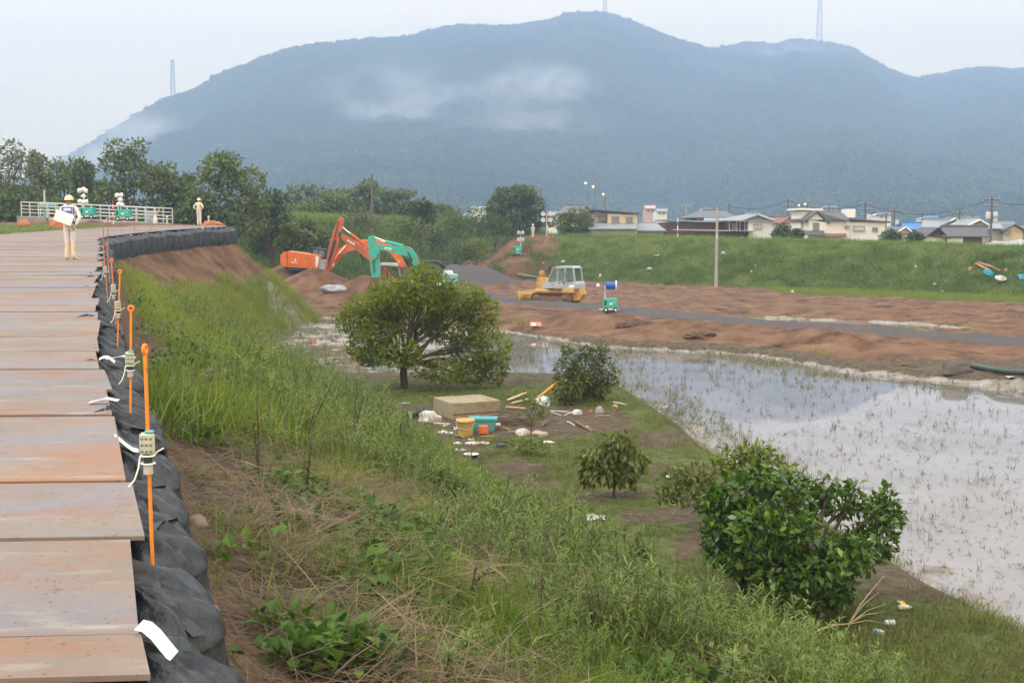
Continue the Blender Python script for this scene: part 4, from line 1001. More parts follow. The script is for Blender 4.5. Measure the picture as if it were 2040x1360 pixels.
# ================================================================ PEOPLE
def grow(name, J, E, rad, bone_mat, mats, sub=2, parent=None):
    """one continuous body: a skin grown over a skeleton, clothes by the bone they cover"""
    names = list(J); idx = {n: i for i, n in enumerate(names)}
    me = bpy.data.meshes.new(name + '_frame'); me.from_pydata([tuple(J[n]) for n in names], [(idx[a], idx[b]) for a, b in E], [])
    o = bpy.data.objects.new(name + '_frame', me); COL.objects.link(o)
    md = o.modifiers.new('skin', 'SKIN'); md.use_smooth_shade = True
    sk = me.skin_vertices[0].data
    for n in names:
        r = rad[n]; sk[idx[n]].radius = r if isinstance(r, tuple) else (r, r)
        sk[idx[n]].use_root = (n == 'pelvis')
    sb = o.modifiers.new('sub', 'SUBSURF'); sb.levels = sub; sb.render_levels = sub
    dg = bpy.context.evaluated_depsgraph_get(); out = bpy.data.meshes.new_from_object(o.evaluated_get(dg)); out.name = name
    bpy.data.objects.remove(o); bpy.data.meshes.remove(me)
    for m in mats: out.materials.append(m)
    seg = [(Vector(J[a]), Vector(J[b]), bone_mat.get((a, b), 0)) for a, b in E]
    for p in out.polygons:
        c = p.center; best = None
        for a, b, mi in seg:
            d = b - a; t = max(0, min(1, (c - a).dot(d) / max(1e-9, d.length_squared))); q = (c - a - d * t).length
            if best is None or q < best[0]: best = (q, mi)
        p.material_index = best[1]; p.use_smooth = True
    return link(bpy.data.objects.new(name, out), parent)
SKIN = mat('skin', (.46, .27, .19), .55, var=.06)
def figure(root, cloth, arms, stance=.10, lean=0., head_turn=0.):
    """standing adult seen from behind or in front; local +y is the way it faces. arms = (elbowL, handL, elbowR, handR)"""
    eL, hL, eR, hR = arms
    J = dict(pelvis=(0, 0, .95), waist=(0, .01, 1.10), chest=(0, .0, 1.30), neckb=(0, -.01, 1.46), neck=(0, .005, 1.52), head=(0, .02, 1.60), crown=(0, .02, 1.69),
             hipL=(-.09, 0, .90), kneeL=(-stance, .03, .50), ankL=(-stance - .01, -.01, .10), heelL=(-stance - .01, -.03, .045), toeL=(-stance - .03, .16, .03),
             hipR=(.09, 0, .90), kneeR=(stance, .02, .50), ankR=(stance + .01, -.02, .10), heelR=(stance + .01, -.04, .045), toeR=(stance + .03, .15, .03),
             shL=(-.19, -.01, 1.42), elL=eL, haL=hL, shR=(.19, -.01, 1.42), elR=eR, haR=hR)
    E = [('pelvis', 'waist'), ('waist', 'chest'), ('chest', 'neckb'), ('neckb', 'neck'), ('neck', 'head'), ('head', 'crown'), ('pelvis', 'hipL'), ('hipL', 'kneeL'), ('kneeL', 'ankL'), ('ankL', 'heelL'), ('heelL', 'toeL'),
         ('pelvis', 'hipR'), ('hipR', 'kneeR'), ('kneeR', 'ankR'), ('ankR', 'heelR'), ('heelR', 'toeR'), ('neckb', 'shL'), ('shL', 'elL'), ('elL', 'haL'), ('neckb', 'shR'), ('shR', 'elR'), ('elR', 'haR')]
    rad = dict(pelvis=(.165, .125), waist=(.155, .115), chest=(.175, .125), neckb=(.10, .085), neck=.055, head=(.082, .10), crown=(.07, .085), hipL=.10, kneeL=.075, ankL=.068, heelL=.05, toeL=.038, hipR=.10, kneeR=.075, ankR=.068, heelR=.05, toeR=.038,
               shL=.075, elL=.055, haL=.036, shR=.075, elR=.055, haR=.036)
    S, T, B, K = 0, 1, 2, 3
    bm_ = {('pelvis', 'waist'): T, ('waist', 'chest'): S, ('chest', 'neckb'): S, ('neckb', 'neck'): K, ('neck', 'head'): K, ('head', 'crown'): K, ('pelvis', 'hipL'): T, ('hipL', 'kneeL'): T, ('kneeL', 'ankL'): B, ('ankL', 'heelL'): B, ('heelL', 'toeL'): B,
           ('pelvis', 'hipR'): T, ('hipR', 'kneeR'): T, ('kneeR', 'ankR'): B, ('ankR', 'heelR'): B, ('heelR', 'toeR'): B, ('neckb', 'shL'): S, ('shL', 'elL'): S, ('elL', 'haL'): S, ('neckb', 'shR'): S, ('shR', 'elR'): S, ('elR', 'haR'): S}
    body = grow('body', J, E, rad, bm_, [cloth[0], cloth[1], cloth[2], SKIN], 2, root)
    # face and ears belong to the head
    fb = MB(); fb.ball((0, .125, 1.585), .017, 8, 6, sq=(.8, 1.2, 1.5))
    for s in (-1, 1): fb.ball((s * .088, .015, 1.60), .026, 8, 6, sq=(.4, .8, 1.3))
    fb.build('nose_and_ears', SKIN, body)
    ey = MB()
    for s in (-1, 1): ey.ball((s * .032, .112, 1.615), .012, 8, 6)
    ey.box((0, .118, 1.545), (.05, .01, .008)); ey.build('eyes_and_mouth', mat('dark_features', (.05, .03, .025), .5), body)
    for nm, el, ha in (('left', eL, hL), ('right', eR, hR)):   # hands: palm, four bent fingers, thumb off the side
        d = (Vector(ha) - Vector(el)).normalized(); hb = MB(); w = d.cross(Vector((0, 1, 0))); w = w.normalized() if w.length > .1 else Vector((1, 0, 0)); nn = w.cross(d)
        p = Vector(ha) + d * .02; hb.tube([p - d * .03, p + d * .035, p + d * .085], [.030, .038, .034], 8)
        for k, (l, o_) in enumerate(((.068, -.026), (.080, -.009), (.074, .009), (.058, .025))):
            a = p + d * .08 + w * o_; hb.tube([a, a + d * l * .45 + nn * .012, a + d * l * .75 + nn * .036], [.0095, .009, .007], 6)
        a = p + d * .015 - w * .030; hb.tube([a, a - w * .028 + d * .03, a - w * .030 + d * .06 + nn * .015], [.011, .010, .008], 6)
        hb.build('hand', cloth[3] if len(cloth) > 3 else SKIN, root)
    return body
def helmet(root, m, band):
    h = MB(); h.lathe([(.128, 1.628), (.126, 1.66), (.115, 1.71), (.088, 1.755), (.045, 1.78), (.001, 1.785)], (0, .018, 0), 20, Matrix.Diagonal((.98, 1.15, 1)))
    h.prism([(-.09, .13), (-.055, .185), (0, .20), (.055, .185), (.09, .13)], 1.632, 1.645, (Vector((0, .018, 0)), Vector((1, 0, 0)), Vector((0, 1, 0)), Vector((0, 0, 1))))
    h.tube([(0, y, 1.79 - .9 * (y - .018) ** 2 * 1.0) for y in np.linspace(-.09, .12, 8)], .012, 6)
    ho = h.build('helmet', m, root)
    b = MB(); b.lathe([(.126, 1.615), (.131, 1.625), (.131, 1.642), (.128, 1.648)], (0, .018, 0), 20, Matrix.Diagonal((.98, 1.15, 1))); b.tube([(-.10, .03, 1.63), (-.075, .05, 1.54), (0, .07, 1.495), (.075, .05, 1.54), (.10, .03, 1.63)], .006, 6); b.build('chin_strap', band, ho)
CREAM = mat('cream_helmet', (.80, .70, .42), .35, var=.04); WHITEH = mat('white_helmet', (.82, .82, .80), .35, var=.04)
DARK = mat('dark_strap', (.03, .03, .035), .6)
SHIRT = mat('white_work_shirt', (.72, .74, .80), .8, var=.08, scale=9, bump=.4, bscale=14); TROUS = mat('pale_grey_trousers', (.60, .585, .60), .85, var=.10, scale=8, bump=.5, bscale=12)
BOOT = mat('cream_rubber_boots', (.64, .54, .38), .5, var=.08, dirt=(.30, .18, .10), dirt_amt=.35)
BEIGE = mat('beige_overalls', (.66, .61, .53), .85, var=.10, scale=8, bump=.5, bscale=12)
p1 = thing('person', lev_at(141, 517, .03), 'man walking away in cream helmet, white shirt and blue vest, board held behind him', 'person', rz=.06)
figure(p1, (SHIRT, TROUS, BOOT, SKIN), ((-.29, -.06, 1.16), (-.06, -.175, .99), (.30, -.05, 1.17), (.20, -.12, .96)), .085)
helmet(p1, CREAM, DARK)
BLUEV = mat('blue_vest', (.025, .12, .55), .7, var=.06)
v = MB()
for s in (0,):
    v.add([(-.13, -.148, 1.45), (.13, -.148, 1.45), (.105, -.163, 1.22), (-.105, -.163, 1.22), (-.12, -.128, 1.46), (.12, -.128, 1.46), (.095, -.14, 1.22), (-.095, -.14, 1.22)],
          [(0, 1, 2, 3), (4, 7, 6, 5), (0, 4, 5, 1), (1, 5, 6, 2), (2, 6, 7, 3), (3, 7, 4, 0)])
vo = v.build('back_patch', BLUEV, p1)
b = MB(); b.box((0, -.162, 1.385), (.20, .006, .075), Matrix.Rotation(R(-4), 3, 'X')); pr_ = b.build('print_band', mat('vest_print', (.78, .80, .82), .7), vo)
b = MB()
for k in range(4):
    x0 = -.075 + .05 * k; b.box((x0, -.1665, 1.385), (.036, .002, .007), Matrix.Rotation(R(-4), 3, 'X')); b.box((x0, -.1665, 1.385), (.006, .0026, .052), Matrix.Rotation(R(-4), 3, 'X')); b.box((x0, -.1665, 1.362), (.030, .0022, .006), Matrix.Rotation(R(-4), 3, 'X'))
b.build('blue_lettering', BLUEV, vo)
b = MB()
for s in (-1, 1): b.tube([(s * .15, -.10, 1.47), (s * .165, -.145, 1.36), (s * .15, -.15, 1.2), (s * .14, -.13, 1.06)], .011, 6)
b.build('harness_strap', DARK, p1)
b = MB(); b.tube([(math.cos(a) * .175, math.sin(a) * .14, 1.03) for a in np.linspace(0, 6.28, 18)], .022, 6); b.box((.17, -.03, .98), (.05, .08, .12), ch=.01); b.build('tool_belt', DARK, p1)
b = MB(); b.box((0, 0, 0), (.50, .014, .31), ch=.003)
bo = b.build('drawing_board', mat('white_board', (.80, .80, .80), .5, var=.03)); bo.location = p1.location + Vector((-.075, -.215, 1.165)); bo.rotation_euler = (R(-6), R(20), .06)
tag(bo, 'white drawing board held behind the back of the walking man', 'board')
p2z = aty(397, 446, 81.); p2z.z = zlev(81) + .03
p2 = thing('person', p2z, 'man in beige overalls, hands on hips, at the far end of the road', 'person', rz=-.25)
figure(p2, (BEIGE, BEIGE, BEIGE, SKIN), ((-.36, -.09, 1.18), (-.19, .04, 1.04), (.36, -.09, 1.18), (.19, .04, 1.04)), .085); helmet(p2, WHITEH, DARK)
b = MB(); b.tube([(math.cos(a) * .172, math.sin(a) * .135, 1.06) for a in np.linspace(0, 6.28, 18)], .016, 6); b.build('belt', BEIGE, p2)
# ================================================================ MACHINES
TEAL = mat('teal_paint', (.035, .43, .34), .42, var=.06, dirt=(.25, .18, .11), dirt_amt=.30, dirt_scale=1.5)
TEALB = mat('teal_blue_paint', (.16, .47, .47), .45, var=.06, dirt=(.25, .18, .11), dirt_amt=.30)
ORA = mat('bright_orange_paint', (.74, .155, .028), .42, var=.06, dirt=(.30, .14, .06), dirt_amt=.30)
ORD_ = mat('dull_orange_paint', (.52, .115, .030), .5, var=.10, dirt=(.22, .10, .05), dirt_amt=.38)
CHROME = mat('cylinder_rod', (.80, .82, .84), .25, metal=.6, var=.03)
STEEL = mat('dark_steel', (.05, .047, .045), .6, metal=.3, var=.2)
RUST = mat('muddy_steel', (.16, .095, .055), .85, var=.3, scale=6, bump=.3)
GLASS = mat('cab_glass', (.05, .085, .085), .08, var=.1, spec=.8)
GLASS2 = mat('greenish_glass', (.13, .20, .19), .10, var=.15, spec=.8)
CABG = mat('grey_cab_paint', (.40, .45, .50), .5, var=.07, dirt=(.28, .20, .13), dirt_amt=.22)
CABD = mat('dark_cab_paint', (.03, .035, .045), .45, var=.1)
WPAINT = mat('white_paint', (.80, .80, .80), .45, var=.04)
def thin_glass():
    m = mat('thin_glass', (.30, .38, .37), .05, var=.02, spec=.6); nt = m.node_tree; N, L = nt.nodes, nt.links
    t = N.new('ShaderNodeBsdfTransparent'); t.inputs[0].default_value = (.80, .88, .86, 1); x = N.new('ShaderNodeMixShader'); x.inputs[0].default_value = .72
    L.new(N['Principled BSDF'].outputs[0], x.inputs[1]); L.new(t.outputs[0], x.inputs[2]); L.new(x.outputs[0], N['Material Output'].inputs['Surface']); return m
THIN = thin_glass()
YEL = mat('yellow_machine_paint', (.60, .33, .07), .5, var=.08, dirt=(.25, .16, .09), dirt_amt=.33, dirt_scale=2.5)
TIRE = mat('black_tyre', (.022, .021, .02), .8)
XA, YA, ZA = Vector((1, 0, 0)), Vector((0, 1, 0)), Vector((0, 0, 1))
def pp(px, py, Y): p = aty(px, py, Y); return Vector((p.x, p.y, p.z))
class PB(MB):
    """shapes whose outline is known from the photograph, standing at depth Y, with real thickness"""
    def __init__(s, base): super().__init__(); s.M = Matrix.Translation(-Vector(base))
    def slab(s, poly, Y, t, off=0.):
        return s.prism([(aty(x, y, Y).x, aty(x, y, Y).z) for x, y in poly], -t / 2 + off, t / 2 + off, (Vector((0, Y, 0)), XA, ZA, -YA))
    def rod(s, a, b, Y, r, off=0., n=10):
        o = Vector((0, -off, 0)); return s.cyl(pp(*a, Y) + o, pp(*b, Y) + o, r, n)
def frame_ring(mb, poly, Y, t, w, off=0.):
    n = len(poly)
    for i in range(n):
        a, b = Vector((*poly[i], 0)), Vector((*poly[(i + 1) % n], 0)); A, B = pp(a.x, a.y, Y), pp(b.x, b.y, Y); d = (B - A); L = d.length; d.normalize()
        up = Vector((-d.z, 0, d.x)); m = Matrix((d, YA, up)).transposed(); mb.box((A + B) / 2 + Vector((0, -off, 0)), (L + w * .6, t, w), m)
def crawler(root, base, x0, x1, y, z0, h, w, shoes=34):
    """a track along x at lateral y: belt, shoes, rollers"""
    r = h / 2; pts_ = []
    for a in np.linspace(-math.pi / 2, math.pi / 2, 9): pts_.append((x1 - r + r * math.cos(a), z0 + r + r * math.sin(a)))
    for a in np.linspace(math.pi / 2, 1.5 * math.pi, 9): pts_.append((x0 + r + r * math.cos(a), z0 + r + r * math.sin(a)))
    mb = MB(); fr = (Vector((0, y, 0)), XA, ZA, -YA); n = len(pts_)
    inner = [((px - (x0 + x1) / 2) * .965 + (x0 + x1) / 2, (pz - z0 - r) * .87 + z0 + r) for px, pz in pts_]
    vs = []
    for q in (-w / 2, w / 2):
        for P in (pts_, inner): vs += [fr[0] + XA * a + ZA * b - YA * q for a, b in P]
    f = []
    for i in range(n):
        j = (i + 1) % n; f += [(i, j, 2 * n + j, 2 * n + i), (n + i, n + j, 3 * n + j, 3 * n + i), (i, j, n + j, n + i), (2 * n + i, 2 * n + j, 3 * n + j, 3 * n + i)]
    mb.add(vs, f); t = mb.build('track', RUST, root)
    per = [Vector((p[0], y, p[1])) for p in pts_]; L = sum((per[(i + 1) % n] - per[i]).length for i in range(n)); sh = MB(); k = 0; acc = 0; step = L / shoes
    for i in range(n):
        a, b = per[i], per[(i + 1) % n]; l = (b - a).length
        while k * step < acc + l:
            q = a + (b - a) * ((k * step - acc) / l); d = (b - a).normalized(); m = Matrix((d, YA, Vector((-d.z, 0, d.x)))).transposed(); sh.box(q, (step * .55, w * 1.04, .06), m); k += 1
        acc += l
    tag(sh.build('track_shoe', RUST, t), kind='stuff')
    rl = MB(); rl.box(((x0 + x1) / 2, y, z0 + r), ((x1 - x0) * .62, w * .7, h * .42)); rl.build('track_frame', RUST, t)
    for cx, rr in ((x0 + r, r * .80), (x1 - r, r * .76)):
        wl_ = MB(); wl_.lathe([(.06, -w * .45), (rr, -w * .42), (rr, w * .42), (.06, w * .45)], (cx, y, z0 + r), 18, Matrix.Rotation(R(90), 3, 'X')); wl_.lathe([(.001, -w * .5), (rr * .35, -w * .5), (rr * .35, w * .5), (.001, w * .5)], (cx, y, z0 + r), 12, Matrix.Rotation(R(90), 3, 'X')); wl_.build('drive_wheel', RUST, t)

def exc_tracks(root, base, xc, z, Y, yaw=0.):
    for s in (-1, 1): crawler(root, base, xc - 1.9 - base.x, xc + 1.9 - base.x, s * 1.1 + Y - base.y, z - base.z, .85, .6)

# --- orange excavator parked on the brown heap, facing right
YA_ = 101.; b = Vector((aty(612, 540, YA_).x, YA_, ground_z(aty(612, 540, YA_).x, YA_)))
e1 = thing('excavator', b, 'bright orange excavator at the far left of the breach, its long body side to us', 'excavator', 'excavators working in the breach')
def P1(): return PB(b)
zb = aty(600, 548, YA_).z
m = P1(); m.slab([(578, 500), (640, 508.5), (640, 535), (578, 531)], YA_, 2.5); house = m.build('engine_house', ORA, e1)
m = P1(); m.slab([(577, 500), (577, 531), (566, 527), (564, 521), (564.5, 508), (569, 502)], YA_, 2.5); m.build('counterweight', ORA, e1)
for x0, x1 in ((579, 593), (594, 606), (607, 622), (623, 633)):
    m = P1(); yt = lambda x: 500 + (x - 578) * .137; m.slab([(x0, yt(x0) + 2.2), (x1, yt(x1) + 2.2), (x1, yt(x1) + 24.5), (x0, yt(x0) + 26.5)], YA_, .04, 1.262); m.build('side_panel', ORA, house)
m = P1(); m.slab([(633.5, 510), (641, 511), (638, 528), (634, 534)], YA_, .05, 1.29); m.build('white_panel', WPAINT, e1)
m = P1(); m.slab([(640, 517), (650, 518), (650, 536), (638, 535)], YA_, 2.3); m.build('tool_box', CABG, e1)
m = P1(); m.slab([(570, 531.5), (640, 535.5), (652, 537), (650, 541), (575, 537)], YA_, 2.3); m.build('revolving_frame', STEEL, e1)
# printed mark and number on the side
m = P1(); m.slab([(592.4, 517.0), (594.2, 514.2), (595.8, 515.6), (595.4, 518.4), (593.2, 519.4)], YA_, .03, 1.30); m.build('printed_emblem', WPAINT, house)
for k in range(3):
    m = P1(); x0 = 586.8 + 3.8 * k
    if k == 0: m.slab([(x0, 520), (x0 + 3, 520.3), (x0 + 3, 522), (x0 + .8, 523), (x0 + 3, 523.2), (x0 + 3, 524), (x0, 523.8), (x0, 522.4), (x0 + 2, 521.6), (x0, 521)], YA_, .03, 1.30)
    else: frame_ring(m, [(x0 + .4, 520.4 + .1 * k), (x0 + 2.8, 520.6 + .1 * k), (x0 + 2.8, 523.6 + .1 * k), (x0 + .4, 523.4 + .1 * k)], YA_, .03, .032, 1.30)
    m.build('printed_number', WPAINT, house)
m = P1(); frame_ring(m, [(621, 510), (626, 494.5), (649, 497), (649, 514)], YA_ + .8, 1.2, .10); cab = m.build('cab', CABD, e1)
m = P1(); m.slab([(623, 509), (627, 496.5), (636, 497.5), (636, 511)], YA_ + .8, 1.1); m.build('cab_window', GLASS2, cab)
m = P1(); m.slab([(637.4, 511), (637.4, 497.6), (647.6, 498.6), (647.6, 513)], YA_ + .8, 1.1); m.build('cab_window', GLASS2, cab)
m = P1(); m.slab([(654, 536), (659, 520), (676, 496), (694, 483), (712, 479), (742, 480.5), (775, 485), (774, 492), (742, 493), (712, 497), (694, 501), (680, 511), (668, 527), (662, 537)], YA_, .55); m.build('boom', ORA, e1)
m = P1(); m.slab([(764, 482), (778, 487), (796, 505), (809, 528), (806, 536), (798, 531), (784, 512), (766, 492)], YA_, .42); st1 = m.build('stick', ORA, e1)
m = P1(); m.slab([(793, 517), (798, 521), (795.5, 524.5), (791, 520)], YA_, .03, .225); m.build('yellow_label', mat('yellow_label', (.75, .48, .08), .6), st1)
m = P1(); m.rod((665, 522), (677, 505), YA_, .11, .4); cy = m.build('boom_cylinder', ORA, e1)
m = P1(); m.rod((677, 505), (690.5, 489.5), YA_, .06, .4); m.build('cylinder_rod', CHROME, cy)
m = P1(); m.rod((720, 480), (757, 479.5), YA_, .10); cy = m.build('arm_cylinder', ORA, e1)
m = P1(); m.rod((757, 479.5), (766, 482.5), YA_, .055); m.build('cylinder_rod', CHROME, cy)
m = P1(); m.slab([(800, 532), (811, 530), (817, 545), (810, 560), (797, 556), (804, 546)], YA_, .9); m.build('bucket', RUST, e1)
m = P1(); m.rod((664, 527), (664, 527.1), YA_ - .4, .01); m.lathe([(.001, 0), (.21, .01), (.21, .07), (.12, .08)], pp(663, 526.5, YA_) + Vector((0, -.62, 0)), 18, Matrix.Rotation(R(90), 3, 'X')); m.build('boom_pin', WPAINT, e1)
for s in (-1, 1): crawler(e1, b, pp(590, 540, YA_).x - 1.2 - b.x, pp(590, 540, YA_).x + 2.6 - b.x, s * 1.1, zb - .95 - b.z, .85, .6)

# --- older dull orange excavator, boom crossing in front, facing left
YB = 97.; b2 = Vector((aty(795, 560, YB).x, YB, ground_z(aty(795, 560, YB).x, YB)))
e2 = thing('excavator', b2, 'dull orange excavator with upright stick and bare grey cab, between the other two', 'excavator', 'excavators working in the breach')
def P2(): return PB(b2)
m = P2(); m.slab([(670.5, 448), (675, 434), (679, 432), (684, 434.5), (684, 446), (678, 470), (673, 495), (662, 527), (655, 546), (648, 543), (650, 525), (657, 485), (664, 462)], YB, .5); sk = m.build('stick', ORD_, e2)
m = P2(); m.slab([(674, 441), (677, 440), (668, 480), (655, 520), (653, 520), (664, 482)], YB, .04, .27); m.build('dark_web', mat('dark_orange_web', (.20, .055, .02), .7), sk)  # darker orange strip along the side of the stick
m = P2(); m.rod((668, 478), (659, 512), YB, .10, .34); cy = m.build('bucket_cylinder', STEEL, e2)
m = P2(); m.rod((659, 512), (653, 537), YB, .055, .34); m.build('cylinder_rod', STEEL, cy)
m = P2(); m.slab([(680, 466), (686, 468.5), (702, 477), (722, 490), (740, 505), (764, 530), (786, 556), (778, 562), (755, 538), (733, 516), (711, 499), (690, 484), (679, 474)], YB, .55); bo = m.build('boom', ORD_, e2)
m = P2(); m.slab([(693.5, 477.2), (708.5, 485.8), (707, 488.6), (692.5, 480.2)], YB, .03, .29); lb = m.build('print_plate', WPAINT, bo)
for k in range(6):
    m = P2(); x0 = 694.2 + 2.25 * k; y0 = 478.7 + 1.29 * k; m.slab([(x0, y0), (x0 + 1.3, y0 + .75), (x0 + .9, y0 + 2.0), (x0 - .3, y0 + 1.2)], YB, .012, .312); m.build('printed_letter', ORD_, lb)
m = P2(); m.rod((727, 489), (698, 465.5), YB, .12, .0); cy = m.build('arm_cylinder', mat('red_orange_barrel', (.58, .085, .03), .45), e2)
m = P2(); m.rod((698, 465.5), (682, 453), YB, .062); m.build('cylinder_rod', CHROME, cy)
m = P2(); m.rod((675, 468), (680, 462), YB, .05, .3); m.tube([pp(681, 466, YB) - YA * .32, pp(676, 462, YB) - YA * .36, pp(677, 472, YB) - YA * .36, pp(682, 477, YB) - YA * .32], .05, 7); m.build('hydraulic_hose', mat('blue_hose', (.06, .07, .22), .5), e2)
m = P2(); m.slab([(646, 541), (656, 543), (660, 552), (658, 570), (649, 577), (641, 566), (644, 556), (637, 552), (638, 545)], YB, .95); bk = m.build('bucket', mat('brown_bucket', (.26, .12, .06), .7, var=.25), e2)
for k in range(4):
    m = P2(); m.box(pp(648, 577, YB) + Vector((0, -.38 + .25 * k, -.10)), (.09, .07, .24), ch=.01); m.build('bucket_tooth', STEEL, bk)
m = P2(); frame_ring(m, [(756, 561), (759, 526), (788, 526.5), (795, 533), (800, 561)], YB - .6, .09, .09, .42); frame_ring(m, [(756, 561), (759, 526), (788, 526.5), (795, 533), (800, 561)], YB - .6, .09, .09, -.42); cb = m.build('cab_frame', mat('bare_grey_frame', (.26, .25, .25), .6, var=.2), e2)
m = P2(); m.slab([(757, 527.5), (760, 523.5), (786, 523.5), (793, 526), (793, 530), (780, 529)], YB - .6, 1.0); m.build('cab_roof', mat('pale_cab_roof', (.52, .52, .53), .5, var=.1), cb)
m = P2(); frame_ring(m, [(762, 558), (763, 531), (773, 531), (773, 558)], YB - .6, .06, .07, .45); m.build('door_frame', CABD, cb)
m = P2(); m.slab([(756, 558), (800, 559), (830, 556), (834, 578), (757, 580)], YB, 2.5); hs = m.build('engine_house', mat('silver_house', (.36, .33, .30), .55, var=.15), e2)
m = P2(); m.slab([(834, 556), (843, 560), (843, 578), (834, 579)], YB, 2.4); m.build('counterweight', ORD_, e2)
exc_tracks(e2, b2, pp(795, 580, YB).x, ground_z(pp(795, 580, YB).x, YB), YB)

# --- teal excavator, facing left
YC = 92.; b3 = Vector((aty(868, 575, YC).x, YC, ground_z(aty(868, 575, YC).x, YC)))
e3 = thing('excavator', b3, 'teal excavator with dark cab, boom bent over the top of the round tree', 'excavator', 'excavators working in the breach')
def P3(): return PB(b3)
m = P3(); m.slab([(733, 474), (735, 470.5), (741, 469), (746, 471), (752, 482), (757, 491), (756, 512), (758, 535), (758, 549), (752, 553), (741, 552), (738, 530), (735, 500)], YC, .45); sk = m.build('stick', TEAL, e3)
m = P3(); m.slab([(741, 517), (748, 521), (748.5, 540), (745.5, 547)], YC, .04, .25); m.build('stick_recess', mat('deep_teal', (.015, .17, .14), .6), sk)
m = P3(); m.tube([pp(754, 505, YC) - YA * .26, pp(752, 514, YC) - YA * .3, pp(744, 520, YC) - YA * .3], .035, 6); m.build('hydraulic_hose', STEEL, sk)
m = P3(); m.slab([(754, 489), (760, 487.5), (800, 490), (815, 492), (823, 497), (832, 512), (838, 528), (838, 546), (828, 546), (826, 530), (819, 514), (808, 509.5), (780, 503), (757, 497)], YC, .52); bo = m.build('boom', TEAL, e3)
m = P3(); m.slab([(767, 492.6), (780.5, 494), (780, 498.8), (766.5, 496.8)], YC, .03, .275); lb = m.build('print_plate', WPAINT, bo)
for k in range(4):
    m = P3(); x0 = 768 + 3.0 * k; m.slab([(x0, 493.9 + .3 * k), (x0 + 1.9, 494.1 + .3 * k), (x0 + 1.8, 496.6 + .3 * k), (x0 - .1, 496.3 + .3 * k)], YC, .012, .297); m.build('printed_letter', TEAL, lb)
m = P3(); m.slab([(781.5, 496.5), (788, 497.3), (787.8, 499.8), (781.3, 498.9)], YC, .02, .275); m.build('red_print', mat('red_print', (.55, .10, .08), .6), bo)
m = P3(); m.rod((803, 490), (768, 481), YC, .12); cy = m.build('arm_cylinder', TEAL, e3)
m = P3(); m.rod((768, 481), (745, 472.5), YC, .065); m.build('cylinder_rod', CHROME, cy)
m = P3(); m.rod((834, 545), (823, 520), YC, .10, .40); cy = m.build('boom_cylinder', TEAL, e3)
m = P3(); m.rod((823, 520), (813, 501.5), YC, .055, .40); m.build('cylinder_rod', STEEL, cy)
m = P3(); m.slab([(738, 552), (754, 552), (757, 562), (752, 580), (741, 583), (733, 572), (738, 562)], YC, 1.0); bk = m.build('bucket', RUST, e3)
m = P3(); frame_ring(m, [(835, 560), (838, 522.5), (872, 521), (880, 527), (881, 560)], YC - .7, .12, .12, .5); frame_ring(m, [(835, 560), (838, 522.5), (872, 521), (880, 527), (881, 560)], YC - .7, .12, .12, -.5); cb = m.build('cab', CABD, e3)
m = P3(); m.slab([(836.5, 523), (838.5, 519.8), (873, 519.3), (880, 524), (880, 526)], YC - .7, 1.15); m.build('cab_roof', CABD, cb)
for poly in ([(837.5, 542), (839.5, 524.5), (850, 524), (850, 545)], [(852.5, 545), (852.5, 524), (866, 523.6), (866, 546)], [(868, 545), (868, 523.5), (872, 523.2), (878, 527.5), (879, 545)]):
    m = P3(); m.slab(poly, YC - .7, .9); m.build('cab_window', GLASS2, cb)
m = P3(); m.slab([(836, 547), (881, 547), (881, 566), (836, 566)], YC - .7, 1.05); m.build('cab_base', CABD, cb)
m = P3(); m.slab([(881, 541), (887, 540), (887, 546), (909, 546), (911.5, 549), (911.5, 569), (905, 572), (881, 570)], YC, 2.4); cw = m.build('counterweight', TEALB, e3)
m = P3(); m.slab([(886, 539), (899, 539), (902, 542), (902, 546), (886, 546)], YC, 1.2); m.build('engine_hood', WPAINT, e3)
m = P3(); m.slab([(838, 560), (905, 563), (905, 578), (838, 576)], YC, 2.2); m.build('revolving_frame', STEEL, e3)
m = P3(); m.slab([(872, 556), (886, 556), (888, 566), (872, 566)], YC, .3, 1.1); m.build('step_box', WPAINT, e3)
m = P3(); m.rod((886, 536), (884.5, 531), YC, .03, 1.1); m.ball(pp(887, 530.5, YC) - YA * 1.1, .13, 8, 6, sq=(1, .5, 1)); m.build('mirror', CABD, e3)
exc_tracks(e3, b3, pp(868, 580, YC).x, ground_z(pp(868, 580, YC).x, YC) , YC)

# --- bulldozer
YD = 92.; q0 = pp(1108, 601, YD); b4 = Vector((q0.x, YD, ground_z(q0.x, YD) + .02)); yaw = R(154.5)
dz = thing('bulldozer', b4, 'muddy yellow bulldozer with grey cab on the gravel track', 'bulldozer', rz=yaw)
for s in (1, -1): crawler(dz, b4, -1.62, 1.62, s * .86, 0, .86, .52, 38)
def add(mb, nm, m, par=dz): return mb.build(nm, m, par)
m = MB(); m.box((.25, 0, .82), (2.7, 1.2, .5), ch=.06); m.box((-1.35, 0, 1.0), (1.0, 1.9, .32), ch=.05); add(m, 'hull', YEL)
m = MB(); m.prism([(.35, .98), (1.42, .98), (1.50, 1.2), (1.46, 1.92), (1.22, 2.06), (.35, 1.72)], -.36, .36, (Vector((0, 0, 0)), XA, ZA, -YA)); hood = add(m, 'engine_hood', YEL)
for k in range(4):
    m = MB(); m.box((1.50, 0, 1.12 + .19 * k), (.035, .60, .09)); add(m, 'grille_slat', STEEL, hood)
m = MB(); m.lathe([(.001, 0), (.20, .02), (.22, .12), (.22, .38), (.12, .46), (.001, .47)], (1.18, .02, 2.03), 14); m.lathe([(.16, 0), (.16, .28)], (1.0, -.02, 2.0), 12, Matrix.Rotation(R(35), 3, 'Y')); add(m, 'air_cleaner', mat('rusty_yellow', (.38, .20, .06), .7, var=.35, scale=7))
